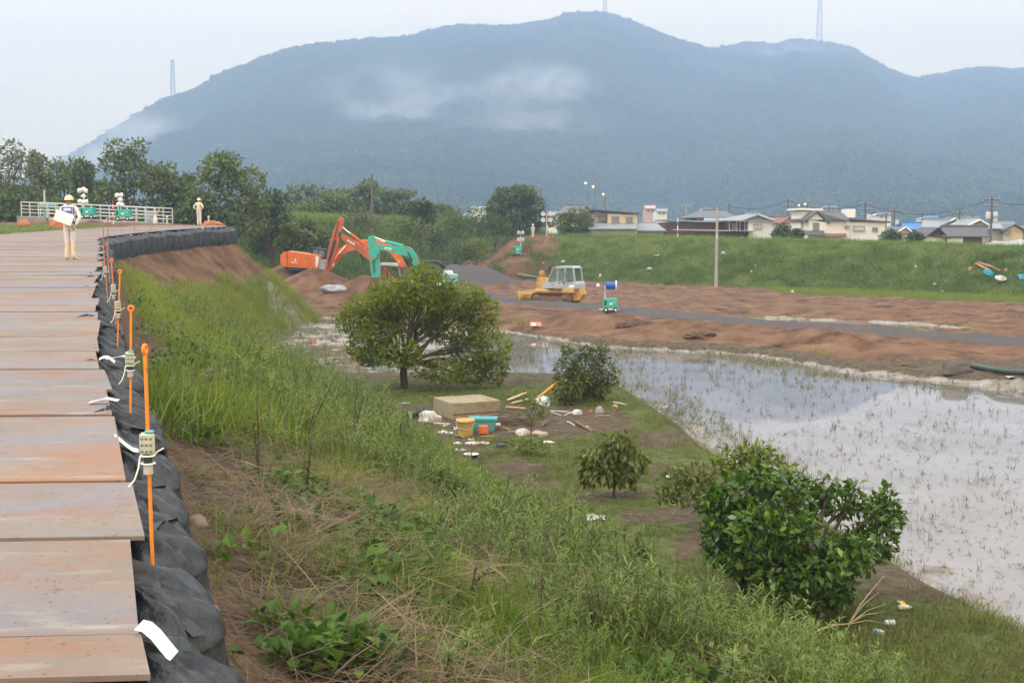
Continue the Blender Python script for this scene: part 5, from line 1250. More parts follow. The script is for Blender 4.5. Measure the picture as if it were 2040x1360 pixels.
m = MB(); m.cyl((.62, -.12, 1.8), (.62, -.12, 2.72), .06, 10); m.cyl((.62, -.12, 2.72), (.56, -.12, 2.86), .065, 10); add(m, 'exhaust_pipe', STEEL)
cpoly = [(.42, 1.62), (-.05, 2.74), (-1.72, 2.74), (-1.86, 1.72)]
m = MB(); fr = (Vector((0, 0, 0)), XA, ZA, -YA)
m.prism([(-.12, 2.70), (-.30, 2.84), (-1.60, 2.86), (-1.76, 2.72)], -.78, .78, fr); cab = add(m, 'cab_roof', CABG)
for s in (-1, 1):
    for a, c_ in (((.42, 1.62), (-.08, 2.72)), ((-.42, 1.65), (-.42, 2.72)), ((-1.05, 1.68), (-1.05, 2.72)), ((-1.86, 1.70), (-1.72, 2.72))):
        m = MB(); m.tube([(a[0], s * .74, a[1]), (c_[0], s * .74, c_[1])], .06, 4, smooth=False); add(m, 'cab_post', CABG)
    for pl in ([(.34, 1.68), (-.07, 2.66), (-.38, 2.68), (-.38, 1.70)], [(-.49, 1.74), (-.49, 2.66), (-.98, 2.66), (-.98, 1.74)], [(-1.13, 1.76), (-1.13, 2.64), (-1.66, 2.64), (-1.78, 1.76)]):
        m = MB(); m.prism(pl, s * .70 - .012, s * .70 + .012, fr)
        gl = add(m, 'cab_window', mats_gl) if False else add(m, 'cab_window', THIN)
m = MB(); m.quad((.36, -.66, 1.70), (.36, .66, 1.70), (-.03, .66, 2.66), (-.03, -.66, 2.66)); add(m, 'windscreen', THIN)
m = MB(); m.prism([(.50, 1.18), (.44, 1.62), (-1.88, 1.70), (-2.05, 1.55), (-2.08, 1.18)], -.84, .84, fr); base_ = add(m, 'cab_base', CABG)
m = MB(); m.prism([(.98, 1.40), (.42, 1.92), (.42, 1.22), (.98, 1.0)], -.50, .50, fr); add(m, 'side_shield', CABG)
for x0, z0, w, h in ((-.30, 1.32, .5, .26), (-.95, 1.34, .5, .26), (-1.62, 1.34, .42, .2)):
    m = MB(); m.box((x0, .846, z0 + .02), (w, .02, h), ch=.004); add(m, 'hatch', WPAINT if w == .42 else CABG, base_)
m = MB(); m.box((-.62, .86, 1.62), (.12, .05, .05)); m.box((-1.0, .86, 1.62), (.16, .05, .08)); tag(add(m, 'door_handle', STEEL, base_))
m = MB()
for i in range(7):
    pass
prof = [(2.62, .0), (2.52, .18), (2.49, .42), (2.53, .66), (2.66, .92)]
m.prism(prof + [(p[0] - .07, p[1]) for p in prof[::-1]], -1.42, 1.42, fr); bl = add(m, 'blade', YEL)
m = MB(); m.box((2.68, 0, .03), (.20, 2.86, .10), Matrix.Rotation(R(-20), 3, 'Y')); add(m, 'cutting_edge', STEEL, bl)
for s in (-1, 1):
    m = MB(); m.box((1.95, s * .48, .50), (1.5, .14, .24), ch=.03); add(m, 'push_arm', YEL)
    m = MB(); m.box((1.9, s * .6, .72), (1.1, .10, .14), Matrix.Rotation(R(10), 3, 'Y'), ch=.02); add(m, 'blade_cylinder', YEL)
m = MB(); m.prism([(-1.45, .62), (-1.45, 1.2), (-2.15, 1.18), (-2.30, .72), (-2.1, .30), (-1.7, .25)], -.55, .55, fr); add(m, 'rear_housing', YEL)
# the driver, seated in the cab
dr = thing('person', b4 + Matrix.Rotation(yaw, 3, 'Z') @ Vector((-.95, .05, .98)), 'driver in turquoise work shirt sitting inside the bulldozer cab', 'person', rz=yaw - R(90))
TURQ = mat('turquoise_shirt', (.06, .40, .46), .8, var=.06)
J = dict(pelvis=(0, 0, .78), waist=(0, .02, .92), chest=(0, .04, 1.12), neckb=(0, .05, 1.27), neck=(0, .07, 1.33), head=(0, .09, 1.41), crown=(0, .09, 1.50), hipL=(-.09, .05, .76), kneeL=(-.13, .45, .78), ankL=(-.13, .50, .36), toeL=(-.13, .66, .30), hipR=(.09, .05, .76), kneeR=(.13, .45, .78), ankR=(.13, .50, .36), toeR=(.13, .66, .30),
         shL=(-.19, .04, 1.23), elL=(-.25, .20, 1.0), haL=(-.18, .44, 1.02), shR=(.19, .04, 1.23), elR=(.25, .20, 1.0), haR=(.18, .44, 1.02))
E_ = [('pelvis', 'waist'), ('waist', 'chest'), ('chest', 'neckb'), ('neckb', 'neck'), ('neck', 'head'), ('head', 'crown'), ('pelvis', 'hipL'), ('hipL', 'kneeL'), ('kneeL', 'ankL'), ('ankL', 'toeL'), ('pelvis', 'hipR'), ('hipR', 'kneeR'), ('kneeR', 'ankR'), ('ankR', 'toeR'), ('neckb', 'shL'), ('shL', 'elL'), ('elL', 'haL'), ('neckb', 'shR'), ('shR', 'elR'), ('elR', 'haR')]
rad = dict(pelvis=(.16, .12), waist=(.15, .115), chest=(.17, .125), neckb=(.10, .085), neck=.055, head=(.08, .10), crown=(.07, .085), hipL=.095, kneeL=.07, ankL=.055, toeL=.04, hipR=.095, kneeR=.07, ankR=.055, toeR=.04, shL=.075, elL=.055, haL=.04, shR=.075, elR=.055, haR=.04)
bmx = {e: (2 if e in (('neck', 'head'), ('head', 'crown'), ('neckb', 'neck')) else 1 if e[1][:3] in ('hip', 'kne', 'ank', 'toe') else 0) for e in E_}
grow('body', J, E_, rad, bmx, [TURQ, BEIGE, SKIN], 2, dr)
h = MB(); h.lathe([(.115, 1.43), (.11, 1.47), (.085, 1.52), (.04, 1.545), (.001, 1.548)], (0, .09, 0), 16, Matrix.Diagonal((1, 1.12, 1))); h.box((0, .23, 1.435), (.15, .11, .012)); h.build('cap', TURQ, dr)
m = MB(); m.box((-.95, .05, 1.60), (.5, .55, .14), ch=.03); m.box((-1.2, .05, 1.95), (.14, .55, .75), ch=.03); add(m, 'seat', STEEL)

# --- light towers: generator on wheels, mast, lamps
REFL = mat('lamp_reflector', (.82, .83, .85), .3, var=.03); GREENG = mat('generator_green', (.03, .40, .31), .45, var=.05)
def lamp_head(parent, c, yawl, tilt, r=.19):
    m = MB(); rot = Matrix.Rotation(yawl, 3, 'Z') @ Matrix.Rotation(R(90) - tilt, 3, 'X')
    m.lathe([(.03, -.16), (.08, -.15), (r * .75, -.07), (r, .05), (r * .97, .06), (r * .70, -.045), (.05, -.12)], c, 16, rot); o = m.build('lamp_head', REFL, parent)
    m = MB(); m.lathe([(.001, .055), (r * .95, .055)], c, 16, rot); m.build('lamp_glass', mat('lamp_glass', (.55, .58, .62), .12, spec=.7), o)
    m = MB(); m.ball(c + rot @ Vector((0, 0, -.02)), .06, 8, 6); m.build('bulb', WPAINT, o)
def light_tower(base, w, d, h, mast_h, heads, label, rz=0., mast_x=0., lampfn=None, group='light towers on wheeled generators', whe=.17):
    t = thing('light_tower', base, label, 'light tower', group, rz)
    m = MB(); m.box((0, 0, whe * 1.6 + h / 2), (w, d, h), ch=.04); bd = m.build('generator_body', GREENG, t)
    m = MB(); m.box((-w * .38, -d / 2 - .006, whe * 1.6 + h * .55), (w * .13, .012, h * .5)); m.build('control_panel', BLACKP, bd)
    m = MB(); m.prism([(-.14, -.02), (-.02, -.09), (.16, -.05), (.06, .0), (.12, .08), (-.03, .03)], 0, .008, (Vector((0, -d / 2 - .002, whe * 1.6 + h * .5)), XA, ZA, -YA)); m.build('printed_emblem', WPAINT, bd)
    m = MB(); m.box((w * .27, -d / 2 - .005, whe * 1.6 + h * .62), (w * .22, .012, h * .22)); m.build('vent', TEALB, bd)
    m = MB(); m.box((0, 0, whe * 1.35), (w * .96, d * .9, .10)); m.box((-w * .62, 0, whe * 1.2), (w * .34, .10, .06)); m.box((w * .52, 0, whe * 1.2), (w * .1, d * .9, .06)); m.build('chassis', WPAINT, t)
    for sx in (-1, 1):
        for sy in (-1, 1):
            m = MB(); m.lathe([(whe * .45, -.05), (whe, -.05), (whe, .05), (whe * .45, .05)], (sx * w * .34, sy * d * .48, whe), 16, Matrix.Rotation(R(90), 3, 'X')); wo = m.build('wheel', TIRE, t)
            m = MB(); m.lathe([(.001, -.055), (whe * .46, -.052), (whe * .46, .052), (.001, .055)], (sx * w * .34, sy * d * .48, whe), 12, Matrix.Rotation(R(90), 3, 'X')); m.build('rim', WPAINT, wo)
    z0 = whe * 1.6 + h
    m = MB(); m.cyl((mast_x, 0, z0), (mast_x, 0, z0 + mast_h * .55), .055, 8); m.cyl((mast_x, 0, z0 + mast_h * .55), (mast_x, 0, z0 + mast_h), .038, 8); m.build('mast', mat('galvanised', (.55, .57, .60), .4, metal=.4), t)
    if heads:
        m = MB()
        rows = sorted({hh[1] for hh in heads})
        for z in rows: m.box((mast_x, 0, z0 + z), (.62, .05, .05))
        m.build('lamp_bar', MATS['galvanised'], t)
        for hx, hz, yw, tl in heads: lamp_head(t, Vector((mast_x + hx, -.10, z0 + hz)), yw, tl)
    if lampfn: lampfn(t, mast_x, z0 + mast_h)
    return t
def drum(t, x, z):
    m = MB(); ro = Matrix.Rotation(R(90), 3, 'Y') @ Matrix.Rotation(R(4), 3, 'X'); c = Vector((x + .36, 0, z + .13))
    m.lathe([(.001, -.34), (.25, -.33), (.25, -.12), (.262, -.11), (.25, -.10), (.25, .16), (.262, .17), (.25, .18), (.25, .32)], c, 20, ro); d_ = m.build('drum_lamp', mat('blue_drum', (.012, .10, .45), .35, var=.05), t)
    m = MB(); m.lathe([(.25, .32), (.335, .33), (.335, .39), (.30, .41), (.001, .42)], c, 20, ro); m.build('lamp_face', REFL, d_)
    m = MB(); m.box((x + .02, 0, z + .03), (.10, .07, .26)); m.build('bracket', WPAINT, d_)
pg_ = at_ground(1216, 622, .9)
light_tower(pg_, .95, .62, .66, .72, [], 'green wheeled generator with a blue drum lamp tilted on its mast beside the bulldozer', mast_x=-.36, lampfn=drum)
gp1 = Vector((aty(176, 430, 93).x, 93, 6.72)); gp2 = Vector((aty(247, 434, 91).x, 91, 6.55))
hd6 = [(-.26, 1.28, R(200), R(5)), (.0, 1.38, R(160), R(-10)), (.24, 1.25, R(120), R(5)), (-.26, .45, R(205), R(5)), (.0, .40, R(170), R(10)), (.25, .45, R(125), R(5)), (.0, .86, R(150), R(0))]
light_tower(gp1, 1.0, .7, .62, 1.45, hd6, 'green light tower with seven white lamps, just right of the walking man', mast_x=-.30)
light_tower(gp2, 1.05, .7, .62, 1.15, [(-.2, 1.02, R(200), R(0)), (.12, 1.05, R(120), R(-5)), (-.10, .35, R(210), R(15)), (.16, .32, R(125), R(10)), (.0, .70, R(160), 0)], 'green light tower with five lamps behind the bridge railing by the red and white rod', mast_x=-.22)
YL = 139.; tb = pp(1031, 479, YL); tb.z = ground_z(tb.x, YL); hz_ = (aty(1031, 447, YL).z - tb.z)
hd4 = [(-.24, 1.25, 0, R(-5)), (.24, 1.25, 0, R(-5)), (-.24, .62, 0, R(-5)), (.24, .62, 0, R(-5))]
t4 = light_tower(tb, 1.05, .6, .60, 1.35, hd4, 'green light tower with four round lamps on the broken edge of the far levee', mast_x=.36)
t4.scale = (1, 1, max(.8, min(1.25, hz_ / 2.2)))
lp = pp(1089, 462, 142.); lp.z = ground_z(lp.x, 142.)
t5 = thing('light_mast', lp, 'tall pale mast with four lamps standing on the far levee between tree and houses', 'light mast')
hm = aty(1089, 421, 142.).z - lp.z
m = MB(); m.cyl((0, 0, -.2), (0, 0, hm - .3), .07, 8); m.build('mast', MATS['galvanised'], t5)
m = MB()
for z in (hm - 1.05, hm - .35): m.box((0, 0, z), (.9, .06, .06))
m.build('lamp_bar', MATS['galvanised'], t5)
for sx in (-1, 1):
    for z in (hm - 1.05, hm - .35): lamp_head(t5, Vector((sx * .42, -.1, z + .05)), 0, 0, .27)
p3b = pp(1062, 466, 142.5); p3b.z = ground_z(p3b.x, 142.5) - .25
p3 = thing('person', p3b, 'small far man in white helmet behind the crest of the far levee', 'person', rz=.8)
figure(p3, (BEIGE, BEIGE, BEIGE, SKIN), ((-.27, .0, 1.16), (-.24, .10, .92), (.27, .0, 1.16), (.24, .10, .92)), .085); helmet(p3, WHITEH, DARK)

# ================================================================ the sluice bridge behind the road
GALV = mat('grey_railing_paint', (.50, .53, .56), .45, var=.08); CONC = mat('weathered_concrete', (.25, .235, .205), .9, var=.22, scale=3, dirt=(.12, .11, .09), dirt_amt=.3, bump=.3)
A0, A1 = pp(43, 430.5, 96.), pp(310, 444, 91.5); A0.z = pp(43, 430.5, 96.).z
br = thing('sluice_bridge', A0, 'grey sluice bridge with open railing behind the levee road', 'bridge'); dv = A1 - A0; Ln = dv.length; du = dv.normalized(); H = 1.09; nrm = Vector((-du.y, du.x, 0)).normalized()
fA = lambda t, z, o=0.: du * (Ln * t) + Vector((0, 0, z)) + nrm * o
for o in (0, 2.1):
    for k in range(16):
        m = MB(); p = fA(k / 15, 0, o); m.box(p + Vector((0, 0, H / 2)), (.07, .07, H)); m.build('railing_post', GALV, br)
    for z in (.30, .56, .82, H + .02):
        m = MB(); m.tube([fA(0, z, o), fA(1, z, o)], .034 if z < 1 else .045, 6); m.build('rail', GALV, br)
for z in (.30, .56, .82, H + .02):
    m = MB(); m.tube([fA(1, z, 0), fA(1, z, 2.1)], .034, 6); m.build('rail', GALV, br)
rotm = Matrix((du, nrm, du.cross(nrm))).transposed()
m = MB(); m.box(fA(.60, -.17, 1.0), (Ln * .80, 2.2, .30), rotm, ch=.01); m.build('deck', mat('deck_beam', (.38, .33, .33), .7, var=.12), br)
m = MB(); m.box(fA(.095, -.48, 1.0), (Ln * .23, 2.6, .95), rotm, ch=.03); m.build('abutment', CONC, br)
m = MB(); m.box(fA(.37, -.6, 1.0), (.12, .12, 1.0)); m.build('deck_support', RUSTY, br)
m = MB(); m.box(fA(.99, -.65, 1.0), (1.2, 2.6, 1.1), rotm, ch=.03); m.build('abutment', CONC, br)
hb = A0 + fA(.145, 0, .55); ho = thing('gate_hoist', hb, 'teal sluice gate hoist with tall spindle near the left end of the railing', 'gate hoist')
TEALP = mat('faded_teal', (.16, .32, .31), .55, var=.12)
m = MB(); m.lathe([(.30, 0), (.28, .06), (.15, .12), (.13, .42), (.20, .62), (.30, .70), (.34, .86), (.28, 1.02), (.16, 1.10), (.001, 1.12)], n=16); m.build('pedestal', TEALP, ho)
m = MB(); m.lathe([(.001, -.34), (.20, -.33), (.24, -.2), (.24, .1), (.14, .2), (.14, .62), (.24, .64), (.24, .82), (.001, .84)], (0, 0, .86), 14, Matrix.Rotation(R(90), 3, 'Y')); m.build('gearbox', TEALP, ho)
m = MB(); m.cyl((0, 0, 1.1), (0, 0, 2.1), .075, 10); m.build('spindle_cover', mat('pale_spindle', (.46, .47, .42), .5), ho)
m = MB(); m.tube([(.86, .22 * math.cos(a), .86 + .22 * math.sin(a)) for a in np.linspace(0, 6.28, 16)], .02, 6); m.box((.86, 0, .86), (.03, .44, .03)); m.box((.86, 0, .86), (.03, .03, .44)); m.build('hand_wheel', TEALP, ho)
bx = A0 + fA(.90, .0, 1.0); cb_ = thing('control_cabinet', bx, 'pale green control cabinet behind the right end of the railing', 'cabinet')
m = MB(); m.box((0, 0, .42), (.62, .4, .84), ch=.02); m.build('cabinet_body', mat('pale_green_paint', (.28, .42, .40), .5, var=.05), cb_); m = MB(); m.box((0, -.206, .42), (.50, .012, .70)); m.build('cabinet_door', MATS['pale_green_paint'], cb_)
RED = mat('red_paint', (.55, .07, .05), .55); WHT = mat('white_rod_paint', (.80, .80, .78), .55)
def survey_rod(base, h, label, r=.03, lean=0.):
    t = thing('survey_rod', base, label, 'survey rod', 'red and white survey rods')
    for k in range(6):
        m = MB(); m.cyl((lean * k / 6, 0, h * k / 6), (lean * (k + 1) / 6, 0, h * (k + 1) / 6), r, 8); m.build('band', RED if k % 2 else WHT, t)
rb = pp(226, 447, 85.); rb.z = zlev(85) ; survey_rod(rb, aty(226, 400, 85.).z - rb.z, 'red and white survey rod in front of the bridge railing', .035)
rb = pp(1350, 461, 133.); rb.z = ground_z(rb.x, 133.); survey_rod(rb, aty(1350, 426, 133.).z - rb.z, 'red and white survey rod on the crest of the far levee', .06)
sb_ = pp(310, 443, 90.); sb_.z = ground_z(sb_.x, 90)
def lump(name, base, d, m, label, cat, seed=0, n=(20, 12), amp=.35, rz=0., group=None):
    """a slumped soft or earthy body: bag, heap, boulder"""
    T, P = np.meshgrid(np.linspace(0, 2 * np.pi, n[0], endpoint=False), np.linspace(-.25, np.pi / 2, n[1])); cx, sx = np.cos(T) * np.cos(P), np.sin(T) * np.cos(P); cz = np.sin(P)
    k = 1 + amp * ((fbm(cx * 1.4 + 5, sx * 1.4 + cz * 1.7 + seed * 3.1, 3, seed) - .5) * 2) - .12 * amp * np.abs(fbm(cx * 5 + 3, sx * 5 + cz * 4 + seed, 2, seed + 4) - .5) * 8
    V = np.stack([cx * k * d[0] / 2, sx * k * d[1] / 2, np.maximum(cz * k, -.15) * d[2]], -1).reshape(-1, 3); i = np.arange(n[0] * n[1]).reshape(n[1], n[0])
    F = np.stack([i[:-1], np.roll(i[:-1], -1, 1), np.roll(i[1:], -1, 1), i[1:]], -1).reshape(-1, 4)
    o = link(bpy.data.objects.new(name, mesh_np(name, V, F, m, smooth=True))); o.location = base; o.rotation_euler = (0, 0, rz); return tag(o, label, cat, group)
WBAG = mat('white_plastic_bag', (.64, .64, .65), .4, var=.1, scale=9, bump=.4, dirt=(.34, .27, .20), dirt_amt=.25, dirt_scale=5)
lump('plastic_bag', sb_, (.36, .3, .62), WBAG, 'white bag hung at the right end of the bridge railing', 'bag', 3)
ORSOIL = mat('orange_soil', (.42, .16, .07), .9, var=.2, scale=5, bump=.5)
for i, (px, py, w, h, lb) in enumerate([(120, 451, 1.5, .55, 'orange earth heap beside the walking man, under the bridge'), (48, 449, .8, .35, 'small orange heap at the foot of the bridge abutment'), (425, 449, 1.6, .35, 'low orange earth heap behind the man with hands on hips')]):
    p = lev_at(px, py, .05) if i < 2 else pp(px, py + 1, 82.)
    if i == 2: p.z = zlev(82) - .05
    lump('earth_heap', p, (w, w * .8, h), ORSOIL, lb, 'earth heap', 20 + i, group='orange earth heaps by the road')
pk = pp(313, 425, 92.); t = MB(); t.box((0, 0, .5), (.12, .05, 1.1), Matrix.Rotation(R(28), 3, 'Y')); o = t.build('plank', mat('bare_plank', (.52, .35, .16), .7)); o.location = pk - Vector((0, 0, .5)); tag(o, 'bare plank leaning on the right end of the bridge railing', 'plank')
for px, py in ((333, 446), (416, 446)):
    p = lev_at(px, py, .0); t = thing('marker_post', p, 'short pale post left of the man with hands on hips' if px < 400 else 'short pale post right of the man with hands on hips', 'post'); MB().cyl((0, 0, 0), (0, 0, .42), .07, 8).build('post', mat('pale_post', (.52, .50, .44), .7), t); MB().ball((0, 0, .48), .10, 8, 6).build('post_cap', MATS['pale_post'], t)
# ================================================================ VILLAGE BEHIND THE FAR LEVEE
TILE = mat('grey_roof_tile', (.105, .115, .130), .55, var=.15, scale=.8, bump=.5, bscale=3)
TILE2 = mat('pale_grey_roof', (.24, .265, .29), .5, var=.12, scale=.8, bump=.4, bscale=3)
TILE3 = mat('brown_red_roof', (.20, .085, .065), .6, var=.15, scale=.8)
TILE4 = mat('dark_grey_roof', (.075, .078, .085), .6, var=.15, scale=.8)
BLUER = mat('blue_roof_sheet', (.03, .16, .42), .5, var=.08)
WWALL = mat('white_house_wall', (.74, .71, .69), .85, var=.06, scale=.6); CWALL = mat('cream_house_wall', (.60, .50, .38), .85, var=.06, scale=.6)
BWALL = mat('brown_timber_wall', (.11, .070, .050), .8, var=.25, scale=1.2); GWALL = mat('grey_house_wall', (.36, .34, .33), .85, var=.08, scale=.6); PINKW = mat('pink_house_wall', (.55, .36, .32), .85, var=.05)
WINF = mat('window_frame', (.30, .28, .26), .5); PANE = mat('house_window_pane', (.16, .18, .20), .15, var=.2, spec=.8); PANEL = mat('pale_window_pane', (.50, .50, .50), .3, var=.08)
class House:
    def __init__(s, label, Y, D, xm, name='house', cat='house'):
        s.Y, s.D = Y, D; s.b = Vector((aty(xm, 500, Y).x, Y, .2)); s.t = thing(name, s.b, label, cat, 'houses of the village behind the far levee')
    def P(s): return PB(s.b)
    def wall(s, x0, x1, ytop, m, ybot=None, D=None, off=0., nm='wall'):
        q = s.P(); D = D or s.D; Y = s.Y + off; zt = aty(x0, ytop, Y).z; zb = .1 if ybot is None else aty(x0, ybot, Y).z
        X0, X1 = aty(x0, 500, Y).x, aty(x1, 500, Y).x; q.box(((X0 + X1) / 2, Y + D / 2, (zt + zb) / 2), (X1 - X0, D, zt - zb)); s.w = q.build(nm, m, s.t); return s.w
    def sheet(s, pts3, m, th=.14, nm='roof', par=None):
        q = s.P(); n = len(pts3); up = Vector((0, 0, th)); q.add([Vector(p) for p in pts3] + [Vector(p) + up for p in pts3], [tuple(range(n))[::-1], tuple(range(n, 2 * n))] + [(i, (i + 1) % n, n + (i + 1) % n, n + i) for i in range(n)]); return q.build(nm, m, par or s.t)
    def roof_x(s, x0, x1, yr, ye, m, r0=None, r1=None, D=None, off=0., oh=.45):
        """ridge parallel to the front; r0, r1 shorten the ridge into hips"""
        D = D or s.D; Y0, Y1, Ym = s.Y + off - oh, s.Y + off + D + oh, s.Y + off + D / 2
        a, b = aty(x0, ye, Y0), aty(x1, ye, Y0); c, d = aty(x0 if r0 is None else r0, yr, Ym), aty(x1 if r1 is None else r1, yr, Ym)
        A, B_ = Vector((a.x, Y1, a.z)), Vector((b.x, Y1, b.z)); rf = s.sheet([a, b, d, c], m); s.sheet([A, c, d, B_], m)
        if r0 is not None: s.sheet([a, c, A], m)
        if r1 is not None: s.sheet([b, B_, d], m)
        q = s.P(); q.tube([c + Vector((0, 0, .16)), d + Vector((0, 0, .16))], .16, 6); q.build('ridge', m, rf)
        if r0 is None and r1 is None:                      # close the gable ends
            for e, f, g in ((a, c, A), (b, d, B_)):
                q = s.P(); dx = .35 if e is a else -.35; q.add([e + Vector((dx, oh, 0)), g + Vector((dx, -oh, 0)), f + Vector((dx, 0, -.05))], [(0, 1, 2)]); q.build('gable_wall', s.w.data.materials[0], s.t)
        return rf
    def gable_front(s, x0, xp, x1, ye0, yp, ye1, m, wm, D=None, off=0., oh=.35, trim=None):
        D = D or s.D; Y = s.Y + off; a, p, b = aty(x0, ye0, Y), aty(xp, yp, Y), aty(x1, ye1, Y); V = Vector((0, 1, 0))
        q = s.P(); lo = Vector((0, 0, -.1)); q.add([a + lo, b + lo, p + lo, a + lo + V * D, b + lo + V * D, p + lo + V * D], [(0, 1, 2), (3, 5, 4), (0, 2, 5, 3), (1, 4, 5, 2), (0, 3, 4, 1)]); q.build('gable_wall', wm, s.t)
        for u, w in ((a, -1), (b, 1)):
            e = u + (u - p).normalized() * .4; s.sheet([e - V * oh, p - V * oh, p + V * (D + oh), e + V * (D + oh)] if w < 0 else [p - V * oh, e - V * oh, e + V * (D + oh), p + V * (D + oh)], m)
            if trim:
                q = s.P(); q.tube([e - V * (oh + .03) + Vector((0, 0, .02)), p - V * (oh + .03) + Vector((0, 0, .02))], .10, 4, smooth=False); q.build('barge_board', trim, s.t)
    def flat(s, x0, x1, y0, y1, m, D=None, off=0., oh=.3, th=.18):
        D = D or s.D; Y = s.Y + off; a, b = aty(x0, y0, Y), aty(x1, y1, Y); return s.sheet([a - YA * oh, b - YA * oh, b + YA * (D + oh), a + YA * (D + oh)], m, th)
    def lean(s, x0, x1, yt, yb, m, D=2.5, off=0., xt0=None, xt1=None):
        """a lean-to roof falling towards us"""
        Y = s.Y + off; a, b = aty(x0, yb, Y - D), aty(x1, yb, Y - D); c, d = aty(xt0 or x0, yt, Y), aty(xt1 or x1, yt, Y); return s.sheet([a, b, d, c], m, .10)
    def win(s, x0, x1, y0, y1, pm=None, off=0., sill=True, bars=1):
        Y = s.Y + off - .03; fr = s.P(); frame_ring(fr, [(x0, y1), (x1, y1), (x1, y0), (x0, y0)], Y, .10, .09); fo = fr.build('window', WINF, s.t)
        q = s.P(); q.slab([(x0, y1), (x1, y1), (x1, y0), (x0, y0)], Y, .03); q.build('pane', pm or PANE, fo)
        for k in range(bars):
            q = s.P(); xm = x0 + (x1 - x0) * (k + 1) / (bars + 1); q.rod((xm, y0), (xm, y1), Y, .03, .02, 4); q.build('mullion', WINF, fo)
        if sill: q = s.P(); q.box((pp(x0, y1, Y) + pp(x1, y1, Y)) / 2 - YA * .08, ((x1 - x0) / pxm(Y) + .2, .18, .07)); q.build('sill', WINF, fo)
h = House('two storey house with grey gabled roof behind the small round tree', 158, 7, 1148)
h.wall(1118, 1176, 427, BWALL); h.roof_x(1110, 1184, 411, 427, TILE, 1128, 1166); h.gable_front(1160, 1168, 1182, 422, 412, 425, TILE, CWALL, off=-1.0, D=4); h.lean(1108, 1176, 445, 452, TILE2, 3)
h = House('beige house with thin flat roof and two square windows facing the levee', 150, 7, 1226)
h.wall(1210, 1269, 427, CWALL); h.wall(1184, 1210, 424, GWALL, off=.7, D=6); h.flat(1178, 1273, 419.5, 427, TILE4); h.win(1219, 1233, 431.5, 442); h.win(1247, 1260, 432.5, 443); h.win(1193, 1201, 430, 440, off=.7); h.win(1203, 1208, 430.5, 440, off=.7, bars=0)
h.lean(1172, 1268, 446.5, 457, TILE2, 4); h.wall(1178, 1266, 455, GWALL, off=-3.6, D=3)
h = House('low building with ribbed grey roof right of the beige flat house', 152, 8, 1296); h.wall(1270, 1322, 459, GWALL); h.roof_x(1262, 1328, 446, 461, TILE2, 1272, 1308)
h = House('long dark timber shed with a pale roof edge', 154, 8, 1382, 'shed', 'shed'); h.wall(1324, 1442, 443, BWALL); h.flat(1320, 1444, 440, 444, TILE2, oh=.6)
h.flat(1350, 1502, 458.5, 461.5, mat('pale_sheet_roof', (.48, .46, .43), .6), D=4, off=-6, oh=.2, th=.12); h.wall(1352, 1480, 462, BWALL, off=-5.6, D=3.2)
h = House('dark timber house with hipped grey roof behind the long shed', 166, 9, 1420); h.wall(1383, 1460, 434, BWALL); h.roof_x(1373, 1472, 420.5, 435, TILE, 1398, 1440); h.lean(1402, 1478, 434, 441, TILE2, 2); h.win(1388, 1400, 436, 442); h.win(1410, 1424, 436, 442)
h = House('house with grey roof, white end wall with small window and a brown timber porch', 149, 8, 1500)
h.wall(1490, 1538, 440, WWALL); h.wall(1450, 1490, 441, BWALL, off=1.2, D=6); h.roof_x(1440, 1548, 428.5, 441, TILE2, 1486, 1514); h.gable_front(1488, 1509, 1536, 437, 429.5, 439.5, TILE2, TILE2, off=-.2, D=3); h.win(1502, 1517, 447, 456, PANEL); h.win(1459, 1465, 445, 458, off=1.2, bars=0)
for x in (1453, 1468, 1474, 1484):
    q = h.P(); q.rod((x, 441), (x, 470), h.Y + 1.1, .06, 0, 6); q.build('porch_post', WWALL, h.t)
h.flat(1462, 1500, 460, 461.5, TILE2, D=2, off=-2.4, th=.1)
h = House('small cream house with brown red roof behind the shrubs', 165, 7, 1570); h.wall(1556, 1592, 446, CWALL); h.roof_x(1536, 1574, 434, 446, TILE3); h.gable_front(1554, 1573, 1594, 447, 434, 447, TILE3, CWALL, off=-.3); h.win(1557, 1562, 446, 456, off=-.32, bars=0); h.wall(1538, 1556, 446, WWALL)
h.lean(1536, 1590, 453, 468, TILE2, 4)
h = House('large white house with grey gabled roof, flat roofed tower and pale side wing', 140, 8, 1680)
h.wall(1594, 1622, 421, WWALL, off=3, D=5); h.flat(1588, 1638, 418.5, 419.5, WHT, off=3, D=5, oh=.4, th=.22); h.win(1598, 1607, 443, 455, off=3)
h.wall(1610, 1646, 438, WWALL); h.wall(1646, 1692, 440, WWALL, off=.15, D=7.6); h.gable_front(1609, 1627, 1647, 436.5, 422.5, 441, TILE4, WWALL)
ra, rb_ = aty(1629, 422, 140.), aty(1675, 423.5, 147.); re0, re1 = aty(1645, 439, 139.7), aty(1694, 441, 139.7); h.sheet([re0, re1, rb_, ra], TILE4); h.win(1620, 1631.5, 444, 461, bars=2); h.win(1684, 1692, 450, 454, off=.1, bars=1)
h.wall(1692, 1761, 442.5, WWALL, off=.3, D=8); h.flat(1690, 1772, 438.5, 444, TILE4, off=.3, oh=.35); h.win(1701, 1722, 450.5, 459.5, PANEL, off=.3, bars=0); h.win(1738.5, 1748, 453.5, 460, mat('brown_shutter', (.20, .14, .10), .6), off=.3, bars=1)
h.lean(1594, 1642, 461, 469, TILE4, 2.5, off=0); h.lean(1641, 1686, 467, 472, TILE3, 1.5)
q = h.P(); q.box(pp(1690, 425, 145), (1.25, 1.6, 1.0)); q.build('water_heater', WHT, h.t); q = h.P(); q.tube([pp(1694, 471, 139.5), pp(1687, 441, 139.5)], .05, 6); q.build('drainpipe', GALV, h.t)
